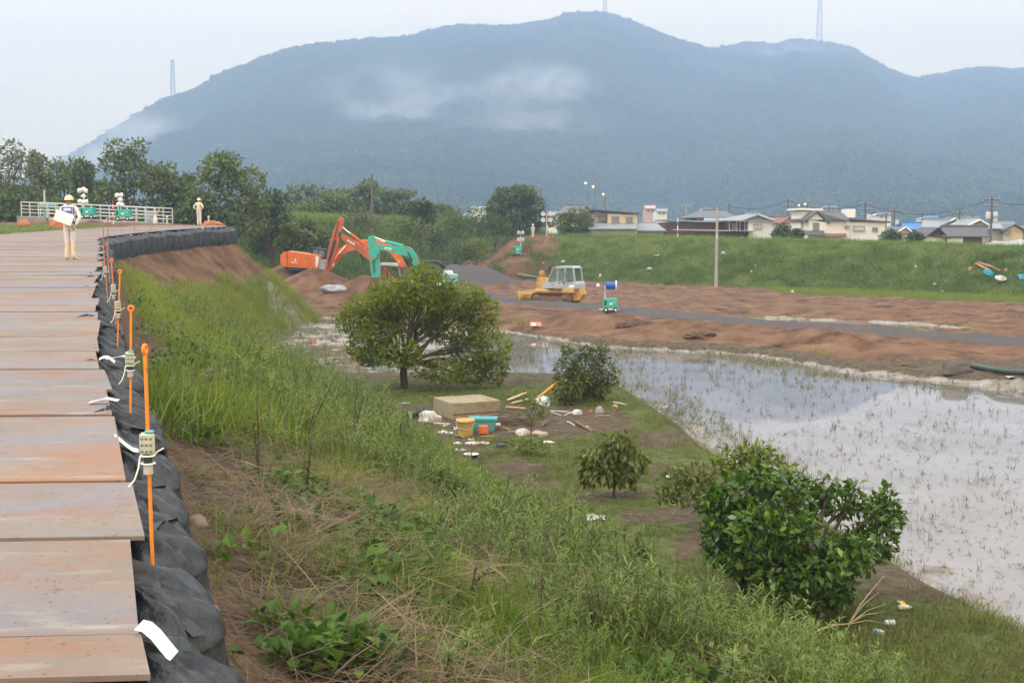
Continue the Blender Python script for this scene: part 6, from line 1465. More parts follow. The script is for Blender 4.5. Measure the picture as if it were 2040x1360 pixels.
h = House('small cream house with a blue sheet roof beside it', 152, 6, 1802); h.wall(1790, 1814, 462, GWALL); h.gable_front(1786, 1802, 1816, 463, 453, 463, TILE, CWALL, trim=WHT, off=-.2); h.win(1797, 1806, 465, 474, off=-.25, bars=0); h.roof_x(1796, 1836, 446, 459, BLUER, off=3)
h = House('broad dark house with big grey tiled roof and white gable trims', 158, 9, 1862); h.wall(1826, 1906, 457, BWALL); h.roof_x(1816, 1912, 441, 456.5, TILE2, 1846, 1893); h.gable_front(1878, 1895, 1910, 453, 443, 454, TILE2, WWALL, off=-1, D=5, trim=WHT); h.gable_front(1893, 1901, 1909, 440, 435, 441, TILE, WWALL, off=4, D=3, trim=WHT); h.win(1832, 1842, 461, 471); h.win(1852, 1866, 461, 471)
h = House('low shed with dark grey roof, white wall, white shutter and brown boards', 130, 6, 1905, 'shed', 'shed')
h.wall(1837, 1886, 470, WWALL, off=.4); h.wall(1886, 1956, 473, BWALL); h.roof_x(1876, 1968, 453.5, 473, TILE4, None, None); h.gable_front(1848, 1867, 1886, 469, 455, 472, TILE4, BWALL, off=.2, D=5)
q = h.P(); q.slab([(1887, 488), (1918, 488), (1918, 474), (1887, 474)], h.Y, .08, .04); sh_ = q.build('shutter', WHT, h.t)
for k in range(9):
    q = h.P(); x = 1919 + 4.1 * k; q.slab([(x, 488), (x + 3.7, 488), (x + 3.7, 474.5), (x, 474.5)], h.Y, .05, .03); q.build('board', BWALL, h.t)
h = House('cream gabled house with vented gable beside the transformer pole', 148, 8, 1945); h.wall(1916, 1974, 456, CWALL); h.gable_front(1914, 1950, 1980, 455, 438.5, 456, TILE2, CWALL, trim=WHT, off=-.2); h.win(1944, 1952, 442, 447, off=-.25, sill=False, bars=2); h.roof_x(1905, 1950, 437, 452, TILE2, off=2, D=5)
h = House('grey roofed house at the right edge above the tarpaulin', 146, 8, 2005); h.wall(1976, 2026, 458, GWALL); h.roof_x(1970, 2038, 446, 457, TILE2, 1982, 2020); h.gable_front(2003, 2020, 2042, 457, 448, 460, TILE, CWALL, off=-1, D=5); h.win(2003, 2013, 458, 466, off=-1.05); h.wall(2002, 2036, 459, CWALL, off=-.9, D=4)
h = House('house with blue grey roof cut by the right edge of the photo', 150, 8, 2040); h.wall(2034, 2075, 461, GWALL); h.roof_x(2030, 2080, 450, 461, TILE)
for x0, x1, yr, ye, Y, m, w, lb in [(1284, 1306, 411, 416, 330, PINKW, PINKW, 'small far pink house on the hill foot'), (1306, 1330, 417, 422, 300, TILE2, WWALL, 'far white house right of the pink one'), (938, 972, 412, 416, 420, TILE2, WWALL, 'far pale building left of the dark round tree'), (922, 940, 426, 431, 360, TILE2, WWALL, 'far low white house at the left end of the village'), (1395, 1418, 417, 421, 320, TILE2, WWALL, 'far small house behind the timber house'), (1640, 1668, 410, 414, 420, TILE, GWALL, 'far grey house above the big white one'), (1745, 1775, 424, 429, 340, TILE, WWALL, 'far house behind the pale side wing'), (1840, 1870, 431, 435, 330, BLUER, WWALL, 'far house with a blue roof left of the broad dark one'), (1090, 1112, 424, 430, 240, TILE2, WWALL, 'pale house left of the lamp mast')]:
    h = House(lb, Y, 8, (x0 + x1) / 2); h.wall(x0 + 2, x1 - 2, ye, w); h.roof_x(x0, x1, yr, ye, m); h.win(x0 + (x1 - x0) * .3, x0 + (x1 - x0) * .45, ye + 1.5, ye + 5, bars=0, sill=False); h.win(x0 + (x1 - x0) * .6, x0 + (x1 - x0) * .75, ye + 1.5, ye + 5, bars=0, sill=False)
tb_ = pp(1858, 485, 122); t = thing('water_tub', Vector((tb_.x, 122, ground_z(tb_.x, 122) - .05)), 'bright blue round tub standing in front of the white shed wall', 'tub'); m = MB(); m.lathe([(.58, 0), (.62, .45), (.64, .52), (.60, .52), (.56, .1), (.001, .1)], n=20); m.build('tub_body', mat('bright_blue_plastic', (.02, .28, .62), .4), t)
t = thing('marker_post', Vector((pp(2033, 492, 112).x, 112, ground_z(pp(2033, 492, 112).x, 112))), 'white post in front of the grey tarpaulin at the right edge', 'post'); m = MB(); m.cyl((0, 0, 0), (0, 0, .75), .09, 10, .08); m.build('post', WHT, t); m = MB(); m.ball((0, 0, .75), .085, 8, 6); m.build('post_cap', WHT, t)
# grey tarpaulin over a heap
NT_, NV_ = 70, 36; U, Vg = np.meshgrid(np.linspace(-1, 1, NT_), np.linspace(-1, 1, NV_)); e_ = np.clip(1 - np.maximum(np.abs(U) ** 2.2, np.abs(Vg) ** 3), 0, 1)
Zt = 1.55 * e_ ** .55 * (.78 + .5 * fbm(U * 2 + 9, Vg * 1.2, 3, 201)) + .16 * (np.abs(fbm(U * 7 + Vg * 2, Vg * 2, 3, 203) - .5) * -2 + .4)
tc_ = pp(2006, 488, 116.); tz = ground_z(tc_.x, 116)
i = np.arange(NT_ * NV_).reshape(NV_, NT_); F = np.stack([i[:-1, :-1], i[:-1, 1:], i[1:, 1:], i[1:, :-1]], -1).reshape(-1, 4)
o = link(bpy.data.objects.new('tarpaulin', mesh_np('tarpaulin', np.stack([U * 2.9, Vg * 1.8, Zt - .05], -1).reshape(-1, 3), F, mat('grey_tarpaulin', (.30, .315, .33), .45, var=.12, scale=2), smooth=True))); o.location = (tc_.x, 116, tz - .05); tag(o, 'crumpled grey tarpaulin over a heap on the levee at the right edge', 'tarpaulin')
# ---------------------------------------------------------------- utility poles and wires
POLE = mat('concrete_pole', (.36, .34, .32), .85, var=.1); POLED = mat('dark_pole', (.14, .12, .11), .8); WIRE = mat('black_wire', (.03, .03, .035), .6); ZINC = mat('transformer_grey', (.50, .52, .55), .5)
def upole(px, ytop, Y, label, arms=2, trans=0, m=POLED, r=.15, z0=None, side=1):
    b = Vector((pp(px, 480, Y).x, Y, .2 if z0 is None else z0)); H = aty(px, ytop, Y).z - b.z; t = thing('utility_pole', b, label, 'utility pole', 'utility poles')
    q = MB(); q.cyl((0, 0, -.3), (0, 0, H), r * 1.25, 10, r * .8); q.build('pole_shaft', m, t)
    for k in range(arms):
        z = H - .35 - .75 * k; q = MB(); q.box((0, -.12, z), (1.9 - .3 * k, .09, .10)); ar = q.build('cross_arm', m, t)
        for x in (-.8, -.3, .35, .8):
            q = MB(); q.lathe([(.02, 0), (.06, .04), (.04, .10), (.06, .14), (.02, .2)], (x * (1.9 - .3 * k) / 1.9, -.12, z + .05), 8); q.build('insulator', ZINC, ar)
    for k in range(trans):
        q = MB(); q.lathe([(.001, 0), (.26, .02), (.28, .1), (.28, .75), (.22, .85), (.001, .88)], (side * (.42 - .84 * (k % 2)), -.15, H - 2.6 - .4 * (k // 2)), 12); q.build('transformer', ZINC, t)
    return t, b + Vector((0, 0, H - .25))
pl = at_ground(1428, 571, .4)
t_, _ = upole(1428, 413, pl.y, 'lone concrete pole standing at the foot of the far levee', 0, 0, POLE, .14, ground_z(pl.x, pl.y))
q = MB(); q.box((0, -.16, 4.9), (.16, .10, .45)); q.build('meter_box', ZINC, t_)
tops = []
for a in [(1366, 406, 200, 'thin pale pole behind the long shed', 1, 0, POLE), (1452, 407, 190, 'pole with two white transformers behind the timber house', 1, 2), (1568, 396, 180, 'dark pole behind the small cream house', 2, 0), (1722, 402, 165, 'pole with transformer behind the pale wing of the white house', 3, 1),
          (1780, 416, 190, 'pole with crossed arms right of the white house', 2, 1), (1836, 424, 220, 'small far pole over the blue roofs', 1, 0), (1764, 424, 230, 'short far pole right of the pale wing', 1, 0), (1910, 419, 152, 'dark pole with one long arm between the broad dark house and the cream gable', 1, 0), (1973, 392, 140, 'tall pole with a cluster of transformers and lamp at the cream gable', 2, 3), (1077, 374, 200, 'thin pole right behind the dark round tree', 1, 0), (742, 347, 140, 'bare pole sticking out of the trees', 0, 0), (1205, 391, 260, 'far pole on the hill foot under the lit lamps', 1, 0), (1650, 404, 260, 'far pole above the white house roof', 1, 0)]:
    t_, p_ = upole(*a); tops.append((a[0], p_))
def wire(a, b, sag, label, r=.03):
    P = [a.lerp(b, k / 14) - Vector((0, 0, sag * 4 * (k / 14) * (1 - k / 14))) for k in range(15)]; q = MB(); q.M = Matrix.Translation(-a); q.tube(P, r, 5); o = q.build('power_line', WIRE); o.location = a; tag(o, label, 'power line', 'power lines over the village')
T_ = dict(tops); far_r = Vector((pp(2075, 398, 125).x, 125, pp(2075, 398, 125).z))
wire(T_[1452], T_[1568], .8, 'power line between the transformer pole and the dark pole'); wire(T_[1568], T_[1722], 1.0, 'power line over the white house')
wire(T_[1722], T_[1973], 1.6, 'long sagging power line over the tiled roofs'); wire(T_[1973], far_r, .6, 'power line leaving the frame at the right'); wire(T_[1780], T_[1910], 1.0, 'thin power line between the crossed arm pole and the one armed pole', .02)
# street lamps still lit on the hill foot
def lit_lamp(px, py, Y, label):
    b = Vector((pp(px, 480, Y).x, Y, float(mountain_h(np.array([pp(px, 480, Y).x / Y]), np.array([float(Y)]))[0][0]) - 1)); H = aty(px, py, Y).z - b.z; t = thing('street_lamp', b, label, 'street lamp', 'lit orange street lamps')
    q = MB(); q.tube([(0, 0, 0), (0, 0, H), (-.6, -.3, H + .35)], .08, 6); q.build('lamp_post', POLED, t)
    q = MB(); q.ball((-.7, -.4, H + .12), .30 * Y / 330, 10, 8); q.build('lit_globe', mat('sodium_light', (1, .6, .2), .4, emit=(1.0, .55, .18), estr=2.2), t)
for a in [(1171, 366, 330, 'lit orange street lamp, highest of the three on the hill foot'), (1186, 373, 330, 'lit orange street lamp, middle of the three on the hill foot'), (1206, 388, 330, 'lit orange street lamp, lowest of the three on the hill foot'), (1596, 410, 250, 'lit orange lamp above the flat tower of the white house'), (1608, 408, 250, 'lit orange lamp right of its twin above the white house')]: lit_lamp(*a)
# ---------------------------------------------------------------- transmission towers on the ridge
LATT = mat('pylon_steel', (.30, .32, .36), .6)
def pylon(px, ybase, ytop, wb, wt, label, Y=None):
    ax = (px - 1020) / FPX; yr = float(mountain_h(np.array([ax]), np.array([1500.]))[2][0]); Y = Y or yr + 15; b = aty(px, ybase, Y); b.z -= 6; H = aty(px, ytop, Y).z - b.z; t = thing('transmission_tower', b, label, 'transmission tower', 'transmission towers on the mountain ridge'); n = 9
    w = lambda k: wb + (wt - wb) * (k / n) ** .8
    q = MB()
    for sx, sy in ((-1, -1), (1, -1), (1, 1), (-1, 1)):
        q = MB(); q.tube([(sx * w(k) / 2, sy * w(k) / 2, H * k / n) for k in range(n + 1)], .38, 4, smooth=False); q.build('leg', LATT, t)
    for k in range(1, n + 1):
        q = MB(); a, z, z0 = w(k) / 2, H * k / n, H * (k - 1) / n; c = w(k - 1) / 2; P = [(-a, -a, z), (a, -a, z), (a, a, z), (-a, a, z)]; P0 = [(-c, -c, z0), (c, -c, z0), (c, c, z0), (-c, c, z0)]
        for i in range(4): q.tube([P[i], P[(i + 1) % 4]], .3, 4, smooth=False); q.tube([P0[i], P[(i + 1) % 4]], .22, 4, smooth=False)
        tag(q.build('lattice_panel', LATT, t), kind='stuff')
    for z, l in ((.97, 3.4), (.86, 4.2), (.75, 4.2)):
        q = MB(); q.tube([(-wt / 2 - l * .5, 0, H * z), (wt / 2 + l * .5, 0, H * z)], .3, 4, smooth=False); q.build('cross_arm', LATT, t)
pylon(345, 196, 120, 7, 3.2, 'pale lattice tower on the left shoulder of the mountain'); pylon(1205, 30, -18, 7, 4, 'lattice tower on the main peak cut by the top of the photo'); pylon(1632, 84, -8, 11, 4.5, 'faint lattice tower on the second peak')

# ================================================================ TREES
BARK = mat('dark_bark', (.075, .055, .042), .9, var=.3, scale=8, bump=.6); BARKP = mat('pale_bark', (.17, .14, .11), .9, var=.25, scale=8, bump=.5)
LT = {'dark': leaf_mat('dark_tree_leaves', [(0.041, 0.071, 0.020), (0.081, 0.124, 0.030), (0.132, 0.178, 0.042), (0.207, 0.241, 0.060)], .25),
      'mid': leaf_mat('green_tree_leaves', [(0.060, 0.092, 0.020), (0.113, 0.159, 0.031), (0.178, 0.224, 0.045), (0.253, 0.287, 0.070)], .3),
      'pale': leaf_mat('pale_willow_leaves', [(.062, .082, .034), (.115, .145, .056), (.175, .205, .085), (.25, .27, .13)], .3),
      'fresh': leaf_mat('fresh_shrub_leaves', [(.035, .070, .012), (.070, .125, .02), (.12, .18, .03), (.19, .24, .06)], .35),
      'persimmon': leaf_mat('persimmon_leaves', [(0.084, 0.101, 0.012), (0.151, 0.202, 0.020), (0.230, 0.280, 0.028), (0.314, 0.336, 0.045), (0.403, 0.347, 0.060)], .58),
      'citrus': leaf_mat('glossy_dark_leaves', [(0.014, 0.032, 0.005), (0.035, 0.081, 0.009), (0.078, 0.162, 0.015), (0.155, 0.263, 0.022), (0.297, 0.405, 0.040)], .3, .30, .5),
      'round': leaf_mat('bush_leaves', [(0.034, 0.049, 0.010), (0.073, 0.096, 0.015), (0.130, 0.166, 0.022), (0.195, 0.260, 0.030), (0.312, 0.351, 0.055)], .38, .4),
      'loquat': leaf_mat('drooping_leaves', [(0.047, 0.061, 0.014), (0.088, 0.108, 0.022), (0.149, 0.176, 0.034), (0.257, 0.270, 0.060)], .3)}
def crown_np(lobes, n, sz, seed, droop=0., flat=1., hollow=.55):
    """leaf faces through lobes (centre, radii); returns vertices, faces and a number per face"""
    g = np.random.default_rng(seed); C = np.array([l[0] for l in lobes], float); Rr = np.array([l[1] for l in lobes], float); w = np.prod(Rr, 1) ** (2 / 3); k = g.choice(len(lobes), n, p=w / w.sum())
    u = g.normal(size=(n, 3)); u /= np.linalg.norm(u, axis=1)[:, None]; r = (hollow + (1 - hollow) * g.random(n) ** .5); 
    clump = fbm(u[:, 0] * 2.2 + k * 7.3, u[:, 1] * 2.2 + u[:, 2] * 2.4 + k * 3.1, 2, seed); r = r * (.72 + .62 * clump)
    P = C[k] + u * r[:, None] * Rr[k]; d = u * .7 + g.normal(size=(n, 3)) * .75; d[:, 2] -= droop; d /= np.linalg.norm(d, axis=1)[:, None]
    nr = g.normal(size=(n, 3)) * .6 + u * .5; nr[:, 2] += .6; s = np.cross(d, nr); s /= np.maximum(1e-6, np.linalg.norm(s, axis=1))[:, None]; nn = np.cross(s, d)
    L = sz * g.uniform(.65, 1.35, n)[:, None]; W = L * g.uniform(.38, .58, n)[:, None] * flat
    V = np.stack([P, P + d * L * .5 + s * W * .5 + nn * W * .18, P + d * L - nn * L * .08, P + d * L * .5 - s * W * .5 + nn * W * .18], 1).reshape(-1, 3)
    return V, np.arange(4 * n).reshape(n, 4), np.clip(g.normal(.46, .20, n) + .35 * (clump - .5), 0, 1)  # clump term puts highlights and inner shade into the leaf colour
def lobes_px(base, Y, L, dy=.8):
    """lobes given as (px, py, rx px, ry px[, offset in depth]) in front of and behind the depth Y"""
    out = []
    for q in L:
        o = q[4] if len(q) > 4 else random.uniform(-.5, .5) * q[2] / pxm(Y); p = pp(q[0], q[1], Y) + YA * o - base; out.append((tuple(p), (q[2] / pxm(Y), q[2] / pxm(Y) * dy, q[3] / pxm(Y))))
    return out
def limb(mb, a, b, r0, r1, r, wob=.12, n=5):
    P = []; L = (b - a).length
    for k in range(n + 1):
        t = k / n; P.append(a.lerp(b, t) + Vector((r.uniform(-1, 1), r.uniform(-1, 1), r.uniform(-.6, .6) + .8 * math.sin(t * math.pi))) * (wob * L * (0 if k in (0, n) else 1) * .5))
    mb.tube(P, [r0 + (r1 - r0) * k / n for k in range(n + 1)], 6); return P
def tree(label, base, lobes, n, sz, leaf, seed, trunk_r=.16, name='tree', cat='tree', group=None, bark=None, fork=.25, droop=0., twigs=2, hollow=.55, crown='crown'):
    t = thing(name, base, label, cat, group); V, F, rn = crown_np(lobes, n, sz, seed, droop, 1., hollow)
    link(bpy.data.objects.new(crown, mesh_np(crown, V, F, LT[leaf], rn)), t)
    r = random.Random(seed); mb = MB(); hz = max(l[0][2] for l in lobes); fk = Vector((r.uniform(-.05, .05) * hz, 0, hz * fork)); limb(mb, Vector((0, 0, -.15)), fk, trunk_r, trunk_r * .8, r, .05, 4)
    for c, rad in lobes:
        c = Vector(c); st_ = fk.lerp(Vector((0, 0, fk.z)), r.random() * .4); P = limb(mb, st_, c, trunk_r * r.uniform(.4, .6), trunk_r * .14, r)
        for k in range(twigs):
            e = c + Vector((r.uniform(-1, 1) * rad[0], r.uniform(-1, 1) * rad[1], r.uniform(-.4, .9) * rad[2])) * .85; limb(mb, P[r.choice((2, 3, 4))], e, trunk_r * .2, trunk_r * .05, r, .15, 4)
    mb.build('trunk', bark or BARK, t, fix=False); return t
# riverside trees along the left and behind the breach
def rtree(label, px, ytop, wpx, ybot, Y, leaf, seed, n=2600, sz=.42, nl=8, top=.62):
    r = random.Random(seed); b = Vector((pp(px, 480, Y).x, Y, max(.3, ground_z(pp(px, 480, Y).x, Y)))); L = []
    for k in range(nl):
        f = k / (nl - 1); y = ytop + (ybot - ytop) * (.14 + .80 * f); half = wpx / 2 * (.30 + .70 * math.sin(math.pi * min(1, .22 + top * f))); L.append((px + r.uniform(-.72, .72) * half, y + r.uniform(-6, 6), half * r.uniform(.42, .66), (ybot - ytop) * r.uniform(.13, .21)))
    L.append((px + r.uniform(-.25, .25) * wpx, ytop + (ybot - ytop) * .10, wpx * .17, (ybot - ytop) * .11)); L.append((px - wpx * .28, ybot - 14, wpx * .24, 18)); L.append((px + wpx * .28, ybot - 12, wpx * .24, 18))
    return tree(label, b, lobes_px(b, Y, L), n, sz, leaf, seed, .22, 'riverside_tree', 'tree', 'riverside trees behind the levee road', fork=.3, twigs=1, hollow=.35)
for k, a in enumerate([('pale loose tree at the left edge of the photo', 18, 286, 150, 425, 128, 'pale'), ('small pale tree top just right of the left edge', 82, 305, 70, 400, 134, 'pale'), ('mid green tree behind the left end of the railing', 128, 318, 110, 430, 122, 'mid'), ('dark spreading tree low behind the gate hoist', 55, 372, 130, 440, 118, 'dark'),
        ('dark tree behind the walking man and the light tower', 180, 325, 100, 440, 118, 'dark'), ('tallest riverside tree with loose feathery top', 258, 281, 140, 440, 116, 'mid', 3800), ('dark tree leaning right of the tallest one', 322, 330, 100, 445, 114, 'dark'), ('pale thin tree in the gap left of the big round tree', 372, 350, 60, 440, 126, 'pale'),
        ('big round tree behind the man in beige overalls', 458, 307, 150, 460, 108, 'mid', 4200), ('dark low tree under the big round tree', 415, 392, 110, 458, 104, 'dark'), ('small dark tree right of the big round tree', 540, 384, 90, 470, 118, 'dark'), ('pale rounded tree top behind the excavators, left one', 600, 370, 90, 436, 160, 'pale'),
        ('green tree between the two pale tops', 640, 384, 110, 436, 156, 'mid'), ('pale rounded tree top behind the excavators, right one', 690, 374, 90, 436, 160, 'pale'), ('bushy green tree beside the bare pole', 752, 364, 110, 436, 160, 'mid'), ('rounded pale green tree at the right end of the riverside wood', 806, 380, 95, 436, 160, 'pale'), ('small tree tapering down at the right end of the wood', 842, 398, 50, 440, 145, 'dark'),
        ('pale small tree far left of the village', 884, 405, 46, 440, 190, 'mid', 1200), ('low dark shrubs below the pale left edge tree', 20, 395, 100, 448, 112, 'dark'), ('light green shrub behind the bridge middle', 118, 395, 120, 440, 112, 'fresh'), ('green shrub at the bank under the bushy green tree', 612, 440, 90, 490, 122, 'mid'), ('mid green shrub at the bank left of the orange stick', 585, 452, 70, 500, 112, 'mid')]):
    rtree(*a[:7], 300 + k, *(a[7:] or ()))
tree('fresh green shrub at the end of the brown slope', at_ground(518, 505, 1.5), [((0, 0, .9), (.95, .9, .9)), ((-.5, -.2, .6), (.7, .6, .6)), ((.55, .1, .7), (.7, .6, .7)), ((.1, 0, 1.6), (.55, .5, .6))], 1700, .26, 'fresh', 341, .06, 'shrub', 'shrub', fork=.2)
def shrub(label, px, py, wpx, hpx, Y, leaf, seed, n=900, sz=.32):
    b = Vector((pp(px, 480, Y).x, Y, ground_z(pp(px, 480, Y).x, Y))); y0 = py; L = [(px + dx * wpx, y0 - hpx * f, wpx * .30, hpx * .32) for dx, f in ((-.3, .3), (.28, .3), (0, .35), (-.15, .72), (.18, .68), (0, .85))]
    return tree(label, b, lobes_px(b, Y, L), n, sz, leaf, seed, .08, 'shrub', 'shrub', 'shrubs on the old bank and behind the levee', fork=.15, twigs=1, hollow=.3)
for k, a in enumerate([('dark shrub on the old bank right of the teal boom', 872, 505, 70, 55, 128, 'dark'), ('mid green shrub low on the old bank', 820, 480, 90, 40, 132, 'mid'), ('pale plumed shrub on the crest of the old bank', 720, 455, 100, 30, 131, 'pale'), ('bushy shrub left under the dark round tree', 945, 470, 80, 50, 145, 'dark'), ('dark shrub near the torn bank end', 905, 480, 60, 60, 140, 'dark'),
        ('fresh green shrub under the dark round tree', 985, 470, 70, 36, 146, 'fresh'), ('reedy shrub hanging over the torn bank', 930, 520, 90, 36, 131, 'mid'), ('low shrub below the old bank behind the gravel', 800, 540, 60, 40, 118, 'mid'), ('dark bush between the sheds and the white house', 1558, 474, 34, 22, 136, 'dark'), ('small bush against the lean-to of the white house', 1588, 474, 22, 14, 134, 'mid'), ('clipped pine shrub left of the tub', 1775, 480, 40, 18, 132, 'dark'), ('small shrub at the corner of the low white shed', 1822, 480, 28, 14, 130, 'dark'), ('orange tinted small palm shrub below the dark round tree', 950, 505, 34, 26, 135, 'persimmon')]):
    shrub(*a, seed=360 + k)
b = Vector((pp(1028, 470, 150).x, 150, 1.0)); tree('dark round tree with layered crown standing alone at the breach', b, lobes_px(b, 150, [(1028, 392, 40, 20), (990, 410, 24, 18), (1062, 412, 24, 20), (1005, 390, 22, 16), (1045, 384, 24, 14), (1020, 425, 46, 20), (1070, 436, 24, 16), (985, 440, 26, 16), (1035, 448, 40, 18), (1095, 442, 16, 8)]), 5200, .42, 'dark', 381, .25, fork=.35, hollow=.35)
b = Vector((pp(1146, 470, 147).x, 147, 1.5)); tree('small round tree in front of the two storey grey roofed house', b, lobes_px(b, 147, [(1148, 428, 22, 12), (1130, 436, 16, 12), (1165, 438, 16, 12), (1148, 446, 30, 14), (1120, 448, 14, 10)]), 1500, .36, 'mid', 382, .12, fork=.3)
# ================================================================ THE FLOODED GARDEN STRIP
G = lambda x, y: at_ground(x, y, .5)
def plant_px(label, bpx, L, n, sz, leaf, seed, tr, name='tree', cat='tree', group=None, **k):
    b = G(*bpx); return tree(label, b, lobes_px(b, b.y, L), n, sz, leaf, seed, tr, name, cat, group, **k)
plant_px('broad low tree with yellowing leaves and open branches in the middle of the garden strip', (805, 772), [(740, 625, 62, 40), (705, 640, 38, 28), (790, 590, 60, 34), (850, 575, 66, 34), (905, 600, 60, 34), (950, 620, 42, 40), (975, 690, 40, 44), (985, 735, 30, 28), (935, 700, 44, 40), (760, 660, 50, 30, -.5), (725, 690, 36, 26), (830, 640, 60, 34, .9), (890, 655, 56, 36, .6), (800, 700, 52, 24, -.9), (740, 712, 30, 20), (885, 735, 50, 22, -.7), (940, 745, 34, 18), (850, 545, 30, 18), (770, 615, 44, 30)], 14500, .15, 'persimmon', 401, .15, 'persimmon_tree', 'tree', fork=.22, twigs=3, hollow=.35)
plant_px('dense round bush at the paddy edge beside the leaning orange pole', (1168, 800), [(1138, 712, 24, 18), (1128, 698, 10, 12), (1188, 708, 24, 18), (1200, 694, 9, 14), (1120, 742, 18, 22), (1165, 742, 36, 30), (1207, 735, 18, 22), (1192, 775, 26, 20), (1145, 775, 28, 20), (1220, 762, 13, 13), (1168, 700, 14, 12), (1112, 765, 10, 12), (1225, 742, 8, 10), (1165, 770, 40, 26, .4), (1180, 790, 24, 12)], 4000, .105, 'round', 402, .07, 'bush', 'bush', fork=.15, hollow=.3)
plant_px('drooping pale leaved weed in front of the dense round bush', (1128, 808), [(1120, 775, 18, 18), (1145, 772, 18, 16), (1132, 790, 22, 16)], 420, .13, 'loquat', 403, .015, 'weed', 'weed', fork=.3, droop=1.2)
plant_px('large dark bush with glossy leaves at the paddy edge, right foreground', (1600, 1222), [(1470, 980, 46, 34), (1520, 960, 40, 30), (1575, 965, 36, 24), (1440, 1040, 42, 44), (1500, 1040, 50, 44, -.5), (1560, 1030, 48, 40, -.7), (1620, 1010, 44, 36), (1685, 1005, 40, 28), (1700, 978, 16, 20), (1755, 1020, 36, 32), (1768, 992, 13, 26), (1785, 1030, 16, 16), (1735, 1075, 50, 34), (1660, 1075, 48, 40, -.6), (1600, 1090, 50, 40, -.8), (1530, 1110, 46, 40, -.6), (1470, 1110, 44, 40), (1430, 1090, 30, 40), (1700, 1120, 44, 28), (1640, 1140, 44, 32, -.5), (1570, 1160, 46, 34, -.6), (1505, 1165, 34, 28), (1600, 1195, 44, 22), (1660, 1180, 30, 22), (1545, 1195, 28, 18), (1648, 970, 22, 18), (1420, 1000, 22, 26), (1590, 1060, 60, 60, .8), (1500, 1090, 60, 60, .8)], 7200, .125, 'citrus', 404, .085, 'dark_bush', 'bush', fork=.2, twigs=2, hollow=.42)
plant_px('thin leafy branch rising behind the large dark bush', (1520, 1100), [(1460, 915, 36, 20), (1510, 905, 34, 22), (1545, 930, 30, 20), (1490, 940, 34, 16), (1440, 940, 26, 18)], 620, .12, 'round', 405, .025, 'sapling', 'tree', fork=.55, hollow=.2)
plant_px('straggly small tree spreading left of the large dark bush', (1415, 1055), [(1345, 955, 34, 22), (1390, 945, 36, 22), (1375, 985, 42, 20), (1330, 990, 26, 18), (1420, 970, 26, 26), (1405, 1005, 26, 18)], 850, .105, 'round', 406, .035, 'sapling', 'tree', fork=.3, hollow=.2)
plant_px('small shrub with drooping large leaves on the bare garden ground', (1222, 990), [(1190, 910, 34, 26), (1235, 885, 34, 24), (1265, 915, 28, 26), (1215, 935, 40, 24), (1175, 940, 20, 26), (1250, 945, 26, 22)], 900, .17, 'loquat', 407, .03, 'shrub', 'shrub', fork=.3, droop=1.3, hollow=.3)
plant_px('leafy sapling standing among the rubbish beside the concrete block', (1058, 866), [(1055, 795, 20, 16), (1075, 805, 16, 16), (1045, 812, 16, 16), (1065, 825, 24, 16), (1085, 822, 14, 14)], 330, .085, 'fresh', 408, .018, 'sapling', 'tree', fork=.4, hollow=.2)
plant_px('low leafy weed right below the pale rubbish bags', (1055, 905), [(1045, 885, 26, 12), (1075, 890, 22, 10)], 260, .10, 'mid', 409, .01, 'weed', 'weed', fork=.2, hollow=.2)
plant_px('young yellow tipped weed on the ground left of the large dark bush', (1276, 1130), [(1272, 1095, 14, 18), (1280, 1112, 16, 16)], 120, .10, 'fresh', 410, .008, 'weed', 'weed', fork=.4, hollow=.1)
plant_px('young mallow with large rounded leaves below the yellow tipped weed', (1288, 1235), [(1275, 1185, 24, 16), (1300, 1200, 26, 18), (1285, 1215, 26, 14), (1310, 1178, 14, 10)], 110, .20, 'mid', 411, .012, 'weed', 'weed', fork=.4, hollow=.2)
plant_px('bright green bushy weed at the edge of the feathery weeds', (885, 1000), [(870, 960, 26, 18), (900, 968, 24, 18), (885, 980, 30, 14)], 420, .10, 'fresh', 412, .012, 'weed', 'weed', fork=.3, hollow=.2)

# ---------------------------------------------------------------- tall goldenrod and dead dock stalks, one by one
def spear(label, base, H, leaf_m, seed, lean=(0, 0), nl=70, L=.11, group=None, name='goldenrod', cat='tall weed'):
    r = random.Random(seed); t = thing(name, base, label, cat, group); V, F, Q = [], [], []; mb = MB(); P = [Vector((lean[0] * (k / 8) ** 1.6, lean[1] * (k / 8) ** 1.6, H * k / 8)) for k in range(9)]
    mb.tube(P, [.011 * (1 - .6 * k / 8) for k in range(9)], 6); mb.build('stem', mat('green_stem', (.09, .12, .035), .7), t)
    for k in range(nl):
        f = .12 + .88 * k / nl; i = min(7, int(f * 8)); p = P[i].lerp(P[i + 1], f * 8 - i); a = k * 2.4 + r.uniform(-.3, .3); up = .35 + .9 * f ** 3; d = Vector((math.cos(a), math.sin(a), up))
        strip_leaf(V, F, Q, p, d, UP, L * (1.15 - .55 * f) * r.uniform(.8, 1.2), .034 * (1.1 - .5 * f), r.uniform(.5, 1.1), min(1, .25 + .45 * f + r.uniform(-.15, .2)), 3)
    link(bpy.data.objects.new('leaves', finish('leaves', V, F, Q, leaf_m)), t); return t
L_SPEAR = leaf_mat('spear_leaves', [(.035, .080, .020), (.080, .155, .036), (.14, .225, .050), (.24, .31, .065), (.34, .36, .08)], .35)
